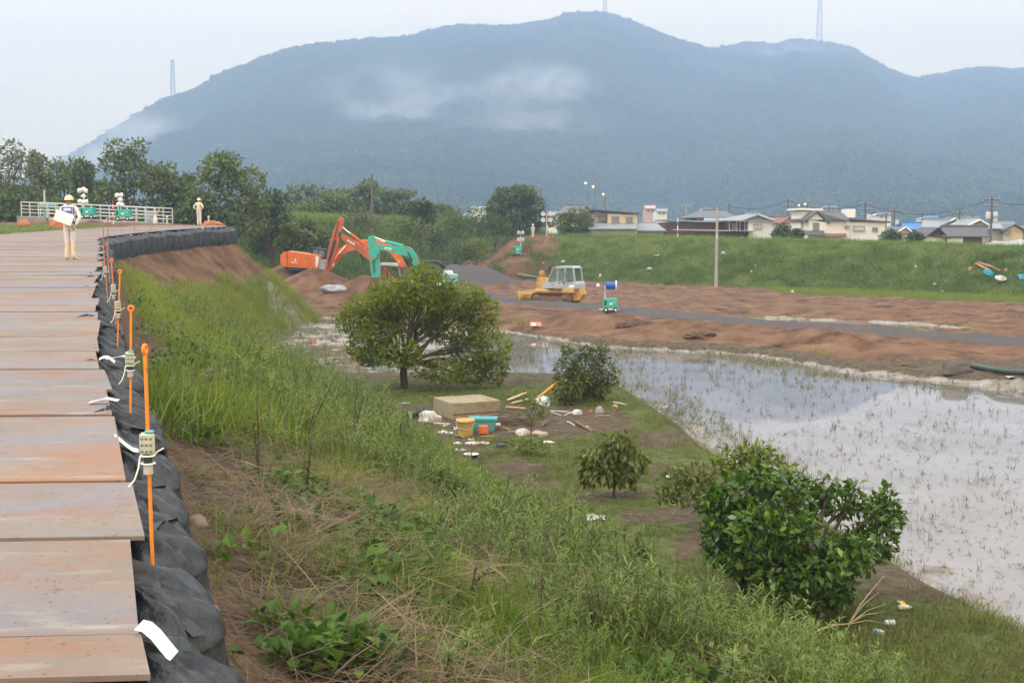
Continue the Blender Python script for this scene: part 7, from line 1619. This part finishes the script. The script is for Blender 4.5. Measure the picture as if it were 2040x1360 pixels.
for k, (tx, ty, bx, by, lb) in enumerate([(1437, 1128, 1432, 1300, 'tallest spear leaved weed in front of the dark bush, at its left trunk'), (1478, 1190, 1470, 1330, 'spear leaved weed just right of the tallest one'), (1510, 1168, 1508, 1345, 'broad spear leaved weed in front of the middle of the dark bush'), (1545, 1190, 1542, 1325, 'yellow tipped spear leaved weed under the dark bush'), (1580, 1240, 1572, 1345, 'spear leaved weed where the bamboo stem begins'),
        (1602, 1228, 1606, 1350, 'yellow tipped spear leaved weed over the bamboo stem'), (1655, 1245, 1650, 1352, 'leafy weed crossing the middle of the bamboo stem'), (1538, 1300, 1534, 1400, 'low leafy weed at the bottom edge under the bamboo start'), (1690, 1300, 1686, 1390, 'low leafy weed at the bottom edge, under the bamboo twigs'), (1748, 1300, 1742, 1385, 'yellow tipped weed at the bottom edge right of the bamboo'), (1790, 1305, 1786, 1388, 'rightmost spear leaved weed at the bottom edge'), (1620, 1315, 1618, 1400, 'bushy weed cut by the bottom edge below the bamboo'), (1460, 1300, 1456, 1400, 'weed cut by the bottom edge left of the bamboo'), (930, 1265, 922, 1385, 'pale spiky weed at the bottom edge in the middle of the photo'), (895, 1320, 890, 1400, 'low pale spiky weed left of the middle one at the bottom edge')]):
    b = G(bx, by); T = aty(tx, ty, b.y); spear(lb, b, max(.35, T.z - b.z), L_SPEAR, 500 + k, (T.x - b.x, 0), 120, .19, 'spear leaved weeds in the right foreground')
DOCK = mat('dead_dock_stalk', (.085, .045, .028), .9, var=.3, scale=20); SEED = mat('dark_seed_heads', (.075, .042, .028), .9, var=.35, scale=30)
def dock(label, bpx, tops, seed):
    r = random.Random(seed); b = G(*bpx); t = thing('dock_stalk', b, label, 'dead weed', 'dead brown dock stalks on the slope'); 
    for tx, ty, bend in tops:
        T = aty(tx, ty, b.y - r.uniform(-.1, .1)) - b; P = [Vector((T.x * (k / 8) ** (1 + bend), T.y * k / 8, T.z * (1 - (1 - k / 8) ** (1 + bend)) if bend else T.z * k / 8)) for k in range(9)]
        mb = MB(); mb.tube(P, [.009 * (1 - .5 * k / 8) for k in range(9)], 5); st = mb.build('stalk', DOCK, t); mb = MB()
        for k in range(95):
            f = .38 + .62 * r.random(); i = min(7, int(f * 8)); p = P[i].lerp(P[i + 1], f * 8 - i); d = rdir(r, -50, 60); s = r.uniform(.009, .019) * (1.3 - .5 * f); q = p + d * r.uniform(.003, .018); e = d.cross(rdir(r, 0, 80)).normalized()
            mb.add([q - e * s * .5, q + d * s, q + e * s * .5, q - d * s * .5], [(0, 1, 2, 3)])
        tag(mb.build('seed_head', SEED, st, fix=False), kind='stuff')
for a in [('three pronged dead dock stalk in the middle of the slope', (985, 1095), [(1018, 945, .15), (1058, 985, .6), (990, 985, 0)], 1), ('arching dead dock stalk hanging over the straw, lower middle', (935, 1215), [(985, 1140, .9), (950, 1130, .3)], 2), ('straight dead dock stalk low in the middle of the photo', (1073, 1290), [(1081, 1140, 0)], 3), ('fallen dead dock stalk lying right of the straight one', (1072, 1262), [(1150, 1248, .05)], 4),
          ('dead dock stalk right of the long bladed grass', (518, 975), [(505, 840, .05), (512, 800, 0)], 5), ('tall leaning dead dock stalk above the feathery weeds', (610, 885), [(676, 738, .1), (640, 790, .2)], 6), ('dark upright dead dock stalk before the broad low tree', (703, 880), [(712, 755, 0), (725, 790, .1)], 7), ('dead dock stalk cluster at the pale mud', (658, 765), [(648, 690, 0), (668, 712, .2), (655, 720, .0)], 8), ('small dead dock stalk high on the grassy slope', (500, 740), [(535, 676, .3)], 9), ('dead dock stalk standing in brown litter left of the middle', (610, 1010), [(620, 880, .1), (612, 930, 0)], 10), ('small dead dock stalk at the lower left among straw', (672, 1205), [(690, 1165, .2)], 11)]: dock(*a)
# bamboo stem with its twigs, lying in the grass
BAMB = mat('dry_bamboo', (.46, .36, .17), .6, var=.25, scale=6)
b0, b1 = G(1503, 1303), G(1690, 1250); t = thing('bamboo_stem', b0, 'dry yellow bamboo stem with a fan of twigs lying before the dark bush', 'bamboo'); m = MB(); P = [(b1 - b0) * (k / 10) + Vector((0, 0, .07 + .03 * math.sin(k))) for k in range(11)]; m.tube(P, [.019 - .0008 * k for k in range(11)], 8)
for p in P[1:]: m.ball(p, .022, 8, 4, sq=(1, 1, .7))
m.build('stem', BAMB, t)
for ex, ey, dz in ((1750, 1195, .12), (1765, 1213, .08), (1762, 1222, .03), (1765, 1246, .03), (1735, 1205, .2), (1760, 1186, .3), (1745, 1228, .05)):
    e = G(ex, ey) + Vector((0, 0, dz)) - b0; m = MB(); m.tube([P[-1], P[-1].lerp(e, .5) + Vector((0, 0, .05)), e], [.009, .006, .003], 5); m.build('twig', BAMB, t)

# ---------------------------------------------------------------- rubbish left by the flood
MUDC = mat('muddy_concrete', (.30, .25, .165), .9, var=.18, scale=2.2, dirt=(.19, .14, .085), dirt_amt=.35, dirt_scale=1.6, bump=.35, bscale=14)
t = thing('concrete_block', Vector((-1.33, 35.05, ground_z(-1.33, 35.05))), 'large muddy square concrete block lying behind the buckets', 'concrete block', rz=R(26)); m = MB(); m.box((0, 0, .17), (1.52, 1.46, .52), ch=.012); m.build('slab', MUDC, t)
m = MB()
for sx in (-1, 1): m.box((sx * .0, -.731, .10), (1.50, .006, .03))
m.build('mud_line', mat('dried_mud_line', (.17, .12, .075), .95, var=.2), t)
BUCK = mat('pale_yellow_plastic', (.62, .42, .13), .5, var=.07, dirt=(.33, .21, .09), dirt_amt=.18, dirt_scale=4)
b = G(927, 867); H = .44
t = thing('bucket', b - Vector((0, 0, .01)), 'pale yellow round plastic bucket in front of the concrete block', 'bucket'); m = MB(); m.lathe([(.001, .01), (.185, .0), (.19, .02), (.225, H - .05), (.232, H - .045), (.235, H), (.222, H), (.215, H - .05), (.18, .03), (.001, .03)], n=28); m.build('bucket_body', BUCK, t)
m = MB(); m.lathe([(.228, H - .075), (.243, H - .07), (.246, H + .004), (.226, H + .006)], n=28); m.build('rim', BUCK, t)
m = MB()
for s in (-1, 1): m.box((s * .238, 0, H - .09), (.03, .05, .05), ch=.008); 
m.build('handle_lug', BUCK, t); m = MB(); m.tube([(-.24, 0, H - .08), (-.20, -.17, H - .20), (0, -.245, H - .25), (.20, -.17, H - .20), (.24, 0, H - .08)], .006, 6); m.build('handle', GALV, t)
TUBC = mat('teal_plastic_crate', (.085, .33, .34), .5, var=.08, dirt=(.20, .20, .16), dirt_amt=.18, dirt_scale=3)
b = G(962, 860); t = thing('plastic_tub', b + Vector((0, .22, -.01)), 'teal blue rectangular plastic tub behind the yellow bucket', 'tub', rz=R(-4)); m = MB(); w, d, h = .72, .46, .36
def ring4(w, d, z): return [Vector((-w / 2, -d / 2, z)), Vector((w / 2, -d / 2, z)), Vector((w / 2, d / 2, z)), Vector((-w / 2, d / 2, z))]
def shell(mb, rings):
    vs = [v for r_ in rings for v in r_]; mb.add(vs, [(4 * i + k, 4 * i + (k + 1) % 4, 4 * i + 4 + (k + 1) % 4, 4 * i + 4 + k) for i in range(len(rings) - 1) for k in range(4)] + [(4 * len(rings) - 4 + k for k in range(4))] if False else [(4 * i + k, 4 * i + (k + 1) % 4, 4 * i + 4 + (k + 1) % 4, 4 * i + 4 + k) for i in range(len(rings) - 1) for k in range(4)] + [tuple(range(4 * len(rings) - 4, 4 * len(rings)))])
shell(m, [ring4(w * .82, d * .8, 0), ring4(w, d, h), ring4(w * .95, d * .93, h), ring4(w * .78, d * .75, .03)]); m.build('tub_body', TUBC, t)
m = MB(); shell(m, [ring4(w * 1.0, d * 1.0, h - .045), ring4(w * 1.06, d * 1.08, h - .04), ring4(w * 1.06, d * 1.08, h + .012), ring4(w * .96, d * .94, h + .012), ring4(w * .955, d * .935, h)]); m.build('rim', TUBC, t)
for x in (-.24, -.08, .08, .24):
    m = MB(); m.box((x, -d * .455, h * .5), (.03, .02, h * .8), Matrix.Rotation(R(-7), 3, 'X')); m.build('rib', TUBC, t)
b = G(963, 866); t = thing('plastic_box', b, 'small orange square plastic box leaning on the teal tub', 'box', rz=R(8)); m = MB(); m.box((0, .05, .125), (.27, .10, .25), Matrix.Rotation(R(-8), 3, 'X'), ch=.02); m.build('box_body', mat('orange_plastic', (.72, .16, .03), .5, var=.08), t); m = MB(); m.box((0, -.012, .13), (.20, .012, .18), Matrix.Rotation(R(-8), 3, 'X'), ch=.004); m.build('lid_panel', mat('orange_plastic_panel', (.60, .14, .03), .5, dirt=(.30, .15, .07), dirt_amt=.3), t)
SACK = mat('dirty_white_sack', (.56, .53, .49), .6, var=.15, scale=8, bump=.5, dirt=(.26, .19, .13), dirt_amt=.35, dirt_scale=4)
b = G(858, 838); lump('sack', b, (.78, .42, .26), SACK, 'dirty white sack lying left of the concrete block', 'sack', 41, amp=.45, rz=R(-14))
b = G(829, 833); t = thing('drain_pipe', b, 'short black pipe with an open mouth at the left end of the white sack', 'pipe', rz=R(25)); m = MB(); m.lathe([(.10, -.22), (.135, -.22), (.135, .22), (.10, .22), (.10, -.22)], (0, 0, .13), 18, Matrix.Rotation(R(78), 3, 'Y')); m.build('pipe_shell', BLACKP, t); m = MB(); m.lathe([(.136, -.235), (.15, -.23), (.15, -.18), (.136, -.175)], (0, 0, .13), 18, Matrix.Rotation(R(78), 3, 'Y')); m.build('collar', GREYP, t)
b = G(1062, 803); T = aty(1111, 761, b.y + .25); t = thing('orange_pole', b, 'thick orange pole leaning up against the round bush', 'pole'); v = T - b; m = MB(); m.tube([v * -.04 + Vector((0, 0, .04)), v], .048, 14); m.build('pole_shaft', mat('orange_pole', (.62, .29, .04), .5, var=.12, scale=5), t); m = MB(); m.tube([v * .985, v * 1.01], .054, 14); m.build('end_cap', mat('pale_orange_cap', (.70, .42, .15), .5), t)
b = G(1083, 806); t = thing('plastic_bag', b, 'full white plastic bag with a teal print under the leaning pole', 'bag'); lump('bag_body', (0, 0, .02), (.46, .36, .25), WBAG, None, None, 51, amp=.35).parent = t; m = MB(); m.quad((.07, -.168, .08), (.19, -.125, .08), (.18, -.10, .21), (.08, -.12, .23)); m.build('teal_print', mat('teal_print', (.14, .36, .40), .5), t)
WOOD = mat('pale_split_wood', (.50, .36, .19), .8, var=.2, scale=6); WOODD = mat('wet_dark_wood', (.14, .095, .065), .85, var=.3, scale=6); PVC = mat('white_pvc', (.66, .64, .60), .5, var=.06)
def stick(name, p0, p1, r, m, label, cat, lift=(0, 0), box=False, group=None):
    a, b = G(*p0) + Vector((0, 0, r + lift[0])), G(*p1) + Vector((0, 0, r + lift[1])); mb = MB(); mb.M = Matrix.Translation(-a)
    if box:
        d = (b - a); l = d.length; d.normalize(); u = ZA.cross(d).normalized(); mb.box((a + b) / 2, (l, r * 3.2, r * 1.2), Matrix((d, u, d.cross(u))).transposed(), ch=r * .1)
    else: mb.tube([a, a.lerp(b, .5) + Vector((0, 0, .01)), b], [r, r * .95, r * .85], 8)
    o = mb.build(name, m); o.location = a; return tag(o, label, cat, group)
GW = 'wood and sticks washed up in the garden'
stick('plank', (1012, 800), (1048, 792), .035, WOOD, 'pale plank nearest the leaning orange pole', 'plank', (.02, .12), True, GW); stick('plank', (1020, 806), (1052, 800), .03, WOOD, 'second pale plank below the one by the leaning pole', 'plank', (.02, .06), True, GW); stick('plank', (1010, 790), (1032, 796), .02, WOODD, 'thin brown lath behind the concrete block corner', 'lath', (.06, .03), True, GW)
stick('plank', (1008, 814), (1046, 817), .03, mat('pink_board', (.50, .27, .19), .7), 'pinkish board right of the concrete block', 'board', (.03, .03), True, GW); stick('plank', (866, 849), (906, 853), .028, WOODD, 'dark plank lying left of the yellow bucket', 'plank', (0, 0), True, GW); stick('plank', (864, 845), (896, 847), .02, PVC, 'white painted lath left of the yellow bucket', 'lath', (.02, .02), True, GW)
stick('stick', (958, 871), (984, 869), .016, WOOD, 'short pale stick in front of the orange box', 'stick', group=GW); stick('stick', (906, 867), (924, 872), .014, WOOD, 'short pale stick at the foot of the yellow bucket', 'stick', group=GW); stick('stick', (1001, 853), (1016, 857), .018, WOOD, 'short pale stick right of the teal tub', 'stick', group=GW); stick('stick', (1012, 861), (1032, 861), .014, mat('pink_board', (.5, .27, .19), .7), 'thin pinkish stick left of the pale rubbish bags', 'stick', group=GW)
stick('pipe', (1096, 819), (1142, 822), .014, PVC, 'long thin white pipe right of the sapling', 'pipe', group=GW); stick('pipe', (1098, 822), (1118, 828), .013, PVC, 'short thin white pipe below the long one', 'pipe', group=GW); stick('pipe', (1124, 828), (1140, 823), .013, PVC, 'third thin white pipe pointing at the white bag', 'pipe', group=GW)
stick('plank', (1148, 844), (1180, 861), .03, WOODD, 'dark weathered plank pointing down right, at the right of the rubbish', 'plank', (.03, 0), True, GW); stick('stick', (1130, 840), (1145, 848), .014, PVC, 'short white stick left of the dark weathered plank', 'stick', group=GW); stick('log', (1078, 852), (1092, 843), .03, WOODD, 'dark stub of wood beside the pale rubbish bags', 'wood', (.0, .08), group=GW); stick('log', (1222, 804), (1247, 809), .04, mat('pale_driftwood', (.42, .36, .29), .8, var=.2), 'pale driftwood log at the paddy edge right of the boulder', 'log', group=GW)
stick('stick', (1185, 829), (1215, 828), .012, WOOD, 'thin stick lying below the boulder', 'stick', group=GW); stick('stick', (1205, 815), (1222, 815), .014, WOODD, 'stick between boulder and clay pipe', 'stick', group=GW); stick('stick', (1135, 804), (1148, 805), .02, WOOD, 'short pale stub in front of the round bush', 'stick', group=GW)
b = G(1225, 816); t = thing('clay_pipe', b, 'short clay pipe with a round open end right of the boulder', 'pipe', rz=R(-10)); m = MB(); m.lathe([(.055, -.12), (.072, -.12), (.072, .14), (.055, .14), (.055, -.12)], (0, 0, .07), 16, Matrix.Rotation(R(90), 3, 'X')); m.build('pipe_shell', mat('clay', (.40, .26, .17), .8, var=.1), t); m = MB(); m.lathe([(.073, -.125), (.083, -.12), (.083, -.07), (.073, -.065)], (0, 0, .07), 16, Matrix.Rotation(R(90), 3, 'X')); m.build('collar', MATS['clay'], t)
STONE = mat('grey_stone', (.27, .255, .25), .85, var=.15, scale=5, bump=.4)
lump('boulder', G(1194, 823), (.27, .25, .22), STONE, 'round grey boulder right of the round bush', 'boulder', 61, amp=.12)
lump('boulder', at_ground(403, 1225, 2.5), (.22, .26, .10), mat('brown_stone', (.22, .165, .125), .9, var=.2, scale=6), 'brown stone half buried beside the lowest sandbags', 'stone', 62, amp=.2); lump('boulder', at_ground(391, 1045, 2.5), (.20, .2, .09), MATS['brown_stone'], 'brown stone beside the bags higher up, by the nearest stake', 'stone', 63, amp=.2)
for k, (px, py, w, d, h, m_, lb) in enumerate([(1043, 866, .42, .30, .17, SACK, 'pale crumpled rubbish bag in front of the sapling'), (1076, 867, .44, .28, .14, mat('pinkish_sack', (.50, .40, .34), .7, var=.2, scale=9, bump=.5), 'pinkish crumpled rubbish bag right of the pale one'), (1150, 824, .30, .22, .13, WBAG, 'white bag at the end of the thin white pipes'), (1177, 820, .13, .1, .06, mat('red_plastic', (.50, .09, .05), .5), 'small red plastic scrap left of the boulder')]):
    lump('rubbish_bag', G(px, py), (w, d, h), m_, lb, 'rubbish bag' if k < 3 else 'scrap', 70 + k, amp=.5, group='bags and scraps among the rubbish')
# brushwood heap behind the bags
b = G(1022, 846); t = thing('brushwood_heap', b, 'brown brushwood heap between teal tub and sapling', 'brushwood'); r = random.Random(5); m = MB()
for k in range(170):
    a = r.uniform(0, 6.28); c = Vector((r.gauss(0, .34), r.gauss(0, .14), r.uniform(.0, .16))); d = Vector((math.cos(a), math.sin(a) * .5, r.uniform(-.25, .35))) * r.uniform(.10, .32); m.tube([c - d, c + Vector((0, 0, .02)), c + d], .006, 4, False)
tag(m.build('twig', mat('brown_twigs', (.12, .075, .048), .9, var=.3, scale=9), t, fix=False), kind='stuff'); lump('leaf_litter', (0, 0, -.02), (.9, .4, .10), WOODD, None, None, 77, amp=.4).parent = t
# cans, bottles and sheets
def bottle(px, py, L, r, m_, label, rz=0., cap=None, cat='bottle', group='bottles and cans scattered over the garden'):
    b = G(px, py); t = thing('bottle', b + Vector((0, 0, r)), label, cat, group, rz); m = MB(); m.lathe([(.001, -L / 2), (r, -L / 2 + .01), (r, L * .22), (r * .45, L * .38), (r * .4, L * .46), (.001, L * .46)], n=12, rot=Matrix.Rotation(R(90), 3, 'Y')); m.build('bottle_body', m_, t); m = MB(); m.lathe([(.001, L * .45), (r * .48, L * .45), (r * .48, L * .54), (.001, L * .54)], n=10, rot=Matrix.Rotation(R(90), 3, 'Y')); m.build('cap', cap or PVC, t)
def can(px, py, m_, label, s=1., rz=0.):
    b = G(px, py); t = thing('can', b + Vector((0, 0, .035 * s)), label, 'can', 'bottles and cans scattered over the garden', rz); m = MB(); m.lathe([(.001, -.06), (.03, -.06), (.036, -.05), (.036, .05), (.03, .06), (.001, .06)], n=12, rot=Matrix.Rotation(R(90), 3, 'Y') * 1.0); m.build('can_body', m_, t); m = MB(); m.lathe([(.037, -.02), (.0375, -.02), (.0375, .03), (.037, .03)], n=12, rot=Matrix.Rotation(R(90), 3, 'Y')); m.build('label_band', GREYP, t); t.scale = (s, s, s)
PALEB = mat('pale_bottle', (.70, .70, .68), .35, var=.06)
for k, (px, py) in enumerate([(876, 865), (883, 863), (889, 865), (897, 866)]): can(px, py, PALEB, 'white can, %s of four in a row left of the yellow bucket' % ['leftmost', 'second from left', 'third from left', 'rightmost'][k], 1.2, k)
can(909, 857, PALEB, 'white can touching the left side of the yellow bucket', 1.3, 1.); can(990, 850, mat('pale_yellow_can', (.62, .55, .30), .4), 'pale yellow can at the right end of the teal tub', 1.5, .2); can(887, 851, BUCK, 'small yellow tin on the dark plank left of the bucket', 1.0, 0)
bottle(911, 886, .20, .04, PALEB, 'white bottle below the buckets, leftmost one', .2); bottle(916, 900, .26, .045, mat('clear_bottle', (.46, .43, .38), .2, spec=.7), 'clear bottle left of the dark bowl', .1); bottle(1093, 884, .28, .04, PALEB, 'white bottle on the bare soil below the pale bags', -.2); bottle(1166, 852, .18, .03, PALEB, 'white capped bottle lying on the dark weathered plank', -.3)
bottle(1803, 1214, .21, .036, mat('cream_bottle', (.62, .54, .40), .5), 'cream bottle on the mud right of the bamboo twigs', .1, mat('brown_cap', (.20, .12, .08), .5)); can(1772, 1246, PALEB, 'white can beside the bamboo twigs', 1.2, .1)
b = G(1751, 1262); t = thing('drink_carton', b, 'small teal and white carton below the white can', 'carton', rz=R(-50)); m = MB(); m.box((0, 0, .03), (.15, .07, .055), ch=.004); m.build('carton_body', PVC, t); m = MB(); m.box((-.03, -.0005, .03), (.05, .0725, .0575), ch=.004); m.build('teal_band', mat('teal_carton', (.08, .34, .38), .5), t)
def scrap(px, py, w, h, m_, label, seed=0, cat='scrap', group='pale scraps scattered by the flood', g0=.5):
    r = random.Random(seed); b = at_ground(px, py, g0); s = b.y / FPX
    if b.y > 60: return lump('rubbish', b, (w * s, w * s * .7, h * s * .6), m_, label, cat, seed, amp=.4, group=group)
    W = w * s / 2; D = min(.6, max(.10, h * s * 1.6)); mb = MB(); vs = []
    for j in range(4):
        for i_ in range(6): vs.append((W * (i_ / 2.5 - 1) + r.uniform(-.1, .1) * W, D * (j / 1.5 - 1) + r.uniform(-.15, .15) * D, .015 + r.uniform(0, .5) * h * s * .8 * (1 if 0 < i_ < 5 else .3)))
    mb.add(vs, [(6 * j + i_, 6 * j + i_ + 1, 6 * j + i_ + 7, 6 * j + i_ + 6) for j in range(3) for i_ in range(5)], True); o = mb.build('plastic_scrap', m_, fix=False); o.location = b; return tag(o, label, cat, group)
scrap(950, 884, 50, 8, mat('red_white_sheet', (.66, .56, .54), .5, dirt=(.5, .12, .10), dirt_amt=.35, dirt_scale=9), 'long white and red sheet on the soil below the buckets', 1); scrap(938, 877, 12, 6, WBAG, 'small white scrap above the long white and red sheet', 2); scrap(1187, 1033, 38, 14, WBAG, 'torn white plastic sheet lying alone on the garden grass', 3); scrap(808, 804, 12, 5, WBAG, 'small white scrap on the ground left of the concrete block', 4); scrap(680, 771, 12, 5, WBAG, 'white scrap at the slope foot left of the broad tree', 5); scrap(535, 960, 10, 4, mat('orange_scrap', (.60, .30, .12), .6), 'tiny orange scrap on the slope', 6, g0=2); scrap(1330, 960 - 10, 8, 3, WBAG, 'tiny white scrap in the straggly small tree', 7)
scrap(1797, 1203, 12, 8, mat('yellow_scrap', (.62, .48, .05), .5), 'yellow scrap beside the cream bottle', 8); scrap(545, 1148, 16, 6, PVC, 'pale scrap in the straw of the lower slope', 10, g0=2); scrap(692, 1265, 10, 10, MATS['yellow_scrap'], 'bright yellow leaf in the low weeds at the bottom', 9, 'leaf', g0=1.5)
b = G(939, 912); t = thing('basin', b, 'dark blue basin with a white inside at the edge of the weeds', 'basin'); m = MB(); m.lathe([(.001, 0), (.13, .0), (.175, .09), (.185, .10)], n=22); m.build('basin_shell', mat('dark_blue_enamel', (.02, .03, .06), .3), t); m = MB(); m.lathe([(.18, .10), (.165, .088), (.09, .06), (.001, .055)], n=22); m.build('inside', PVC, t)
b = G(1006, 893); t = thing('metal_frame', b, 'bent dark metal frame half buried below the brushwood', 'frame', rz=.3); m = MB(); m.tube([(-.22, 0, 0), (-.2, 0, .17), (.1, .03, .15), (.25, 0, .05)], .016, 7); m.build('bar', STEEL, t); m = MB(); m.tube([(-.12, .2, 0), (-.1, .2, .13), (.2, .22, .10)], .014, 7); m.build('bar', STEEL, t); m = MB(); m.box((-.08, .08, .10), (.2, .22, .03), Matrix.Rotation(.2, 3, 'X'), ch=.005); m.build('panel', BLACKP, t)

# ---------------------------------------------------------------- things left on the works ground and on the far levee
def gg(px, py): return at_ground(px, py, .4)
b = gg(1067, 655); t = thing('sign_board', b, 'tilted red and white board standing on the grass ridge before the bulldozer', 'board', rz=R(8)); m = MB(); m.box((0, 0, .26), (.66, .04, .34), Matrix.Rotation(R(-52), 3, 'X')); bo_ = m.build('board_panel', mat('pinkish_red_board', (.55, .20, .14), .6), t); m = MB(); m.box((-.12, -.022, .275), (.22, .012, .24), Matrix.Rotation(R(-52), 3, 'X')); m.build('white_field', PVC, bo_); m = MB(); m.box((0, .04, .1), (.3, .2, .22)); m.build('support', WOODD, t)
p0, p1 = gg(1030, 551), gg(1085, 556); t = thing('driftwood_log', p0, 'long grey driftwood log on the soil behind the bulldozer', 'log'); m = MB(); m.tube([Vector((0, 0, .25)), (p1 - p0) * .5 + Vector((0, 0, .15)), (p1 - p0) + Vector((0, 0, .1))], [.22, .18, .15], 10); m.build('log_trunk', mat('grey_driftwood', (.22, .19, .165), .9, var=.25, scale=4), t)
m = MB(); m.tube([(p1 - p0) * .25 + Vector((0, 0, .2)), (p1 - p0) * .1 + Vector((-.2, -.2, .6))], [.09, .04], 7); m.build('branch_stub', MATS['grey_driftwood'], t)
lump('sheet_heap', gg(668, 580), (2.6, 1.2, .5), mat('grey_sheet', (.30, .32, .36), .5, var=.15), 'grey plastic sheet at the foot of the brown heap left', 'sheet', 91, amp=.4, rz=-.5)
far_lbl = 'pale rubbish washed onto the far levee'
for k, (px, py, w, h, m_, lb) in enumerate([(1196, 551, 7, 6, WBAG, 'round white rubbish on the levee foot right of the bulldozer cab'), (1192, 570, 9, 6, WBAG, 'white rubbish on the soil right of the bulldozer'), (1122, 522, 10, 4, PVC, 'pale rubbish on the levee above the bulldozer cab'), (1082, 525, 4, 4, WBAG, 'white speck on the torn levee end'), (1310, 509, 14, 3, PVC, 'thin pale board high on the far levee'), (1294, 536, 12, 4, PVC, 'pale pieces halfway down the far levee'), (1441, 506, 10, 6, mat('pale_blue_scrap', (.40, .52, .55), .5), 'pale blue scrap right of the lone concrete pole'), (1505, 531, 5, 4, PVC, 'tiny pale scrap on the far levee below the porch house'), (1497, 542, 5, 4, WBAG, 'tiny white scrap low on the far levee below the porch house'), (1578, 583, 10, 5, WBAG, 'white board where the earth meets the green strip'), (1862, 567, 8, 4, WBAG, 'white scrap low on the levee left of the blue crate'), (1877, 581, 6, 3, WBAG, 'white scrap on the green strip below the levee'), (1953, 588, 7, 4, mat('deep_blue_scrap', (.03, .20, .35), .5), 'blue scrap in the brown weeds at the levee foot'), (1933, 538, 8, 8, mat('orange_brown_scrap', (.50, .26, .14), .7), 'orange brown piece left of the washed up planks'), (2005, 540, 10, 6, mat('orange_brown_scrap', (.50, .26, .14), .7), 'orange brown piece near the right edge of the levee'), (2013, 752, 12, 5, WBAG, 'white rubbish by the green hose at the right edge'), (1824, 532, 4, 4, PVC, 'pale speck in the middle of the right part of the levee')]): scrap(px, py, w, h * 1.5, m_, lb, 40 + k, 'rubbish', far_lbl)
for k, (a, b_, lb) in enumerate([((1944, 530), (1972, 544), 'brown plank lying above the blue crate on the far levee'), ((1948, 527), (1976, 537), 'second brown plank just above the first on the far levee'), ((1972, 534), (1992, 545), 'thin brown plank reaching right from the others')]):
    A, B_ = gg(*a), gg(*b_); mb = MB(); mb.M = Matrix.Translation(-A); d = B_ - A; l = d.length; d.normalize(); u = ZA.cross(d).normalized(); mb.box((A + B_) / 2 + Vector((0, 0, .25)), (l, .35 if k < 2 else .12, .10), Matrix((d, u, d.cross(u))).transposed(), ch=.01); o = mb.build('plank', mat('brown_plank', (.42, .25, .13), .75, var=.15)); o.location = A; tag(o, lb, 'plank', 'planks on the far levee')
b = gg(1969, 550); t = thing('plastic_crate', b, 'bright blue crate tipped over on the far levee', 'crate', rz=R(-25)); m = MB(); m.box((0, 0, .30), (.85, .5, .45), Matrix.Rotation(R(30), 3, 'Y'), ch=.03); m.build('crate_body', mat('crate_blue', (.05, .38, .58), .45), t)
for z in (-.1, .1): m = MB(); m.box((0, -.256, .30 + z), (.80, .02, .06), Matrix.Rotation(R(30), 3, 'Y')); m.build('rib', MATS['crate_blue'], t)
b = gg(1991, 563); t = thing('white_basin', b, 'white oval basin lying at the foot of the far levee', 'basin', rz=R(15)); m = MB(); m.lathe([(.001, 0), (.38, .02), (.5, .30), (.54, .32), (.5, .34), (.40, .12), (.001, .10)], (0, 0, .15), 20, Matrix.Rotation(R(35), 3, 'X') @ Matrix.Diagonal((1, .7, 1))); m.build('basin_shell', WPAINT, t); m = MB(); m.lathe([(.53, .31), (.57, .33), (.53, .355)], (0, 0, .15), 20, Matrix.Rotation(R(35), 3, 'X') @ Matrix.Diagonal((1, .7, 1))); m.build('rim', WPAINT, t)
b = gg(2036, 557); t = thing('blue_panel', b, 'blue panel at the right edge of the far levee', 'panel', rz=.3); m = MB(); m.box((0, 0, .25), (.7, .06, .5), Matrix.Rotation(R(-40), 3, 'X')); m.build('panel_sheet', MATS['crate_blue'], t); m = MB(); m.box((0, -.03, .28), (.6, .02, .05), Matrix.Rotation(R(-40), 3, 'X')); m.build('rib', MATS['crate_blue'], t)
P = [gg(px, py) + Vector((0, 0, .12)) for px, py in [(1892, 730), (1920, 732), (1950, 737), (1985, 743), (2020, 746), (2060, 748)]]; a = P[0]; m = MB(); m.M = Matrix.Translation(-a); fine = smooth_poly(P, 10); m.tube(fine, [.10 + .012 * (k % 2) for k in range(len(fine))], 10); o = m.build('drain_hose', mat('dark_green_hose', (.035, .060, .042), .5)); o.location = a; tag(o, 'dark green ribbed hose along the far paddy bank at the right', 'hose')
b = gg(1908, 742); t = thing('tarp_cone', b, 'dark brown pointed tarp hump at the start of the green hose', 'tarp'); lump('tarp_sheet', (0, 0, 0), (1.3, .7, .5), mat('dark_tarp', (.085, .07, .06), .7, var=.2), None, None, 95, amp=.35).parent = t
t = b = None
for k, (px, py, w, h, lb) in enumerate([(1540, 690, 1.3, .22, 'dark clod heap on the paddy bank in the middle right'), (1395, 668, 1.8, .3, 'dark soil heap on the far bank right of the round bush'), (1800, 728, 1.6, .18, 'dark muddy heap along the far bank at the right'), (1245, 650, 1.1, .3, 'small brown soil heap below the blue drum lamp')]): lump('soil_heap', gg(px, py) - Vector((0, 0, .05)), (w, w * .7, h), mat('dark_clods', (.115, .068, .042), .95, var=.35, scale=6, bump=.8, bscale=12), lb, 'soil heap', 110 + k, n=(28, 14), amp=.7, group='dark soil heaps on the far bank')
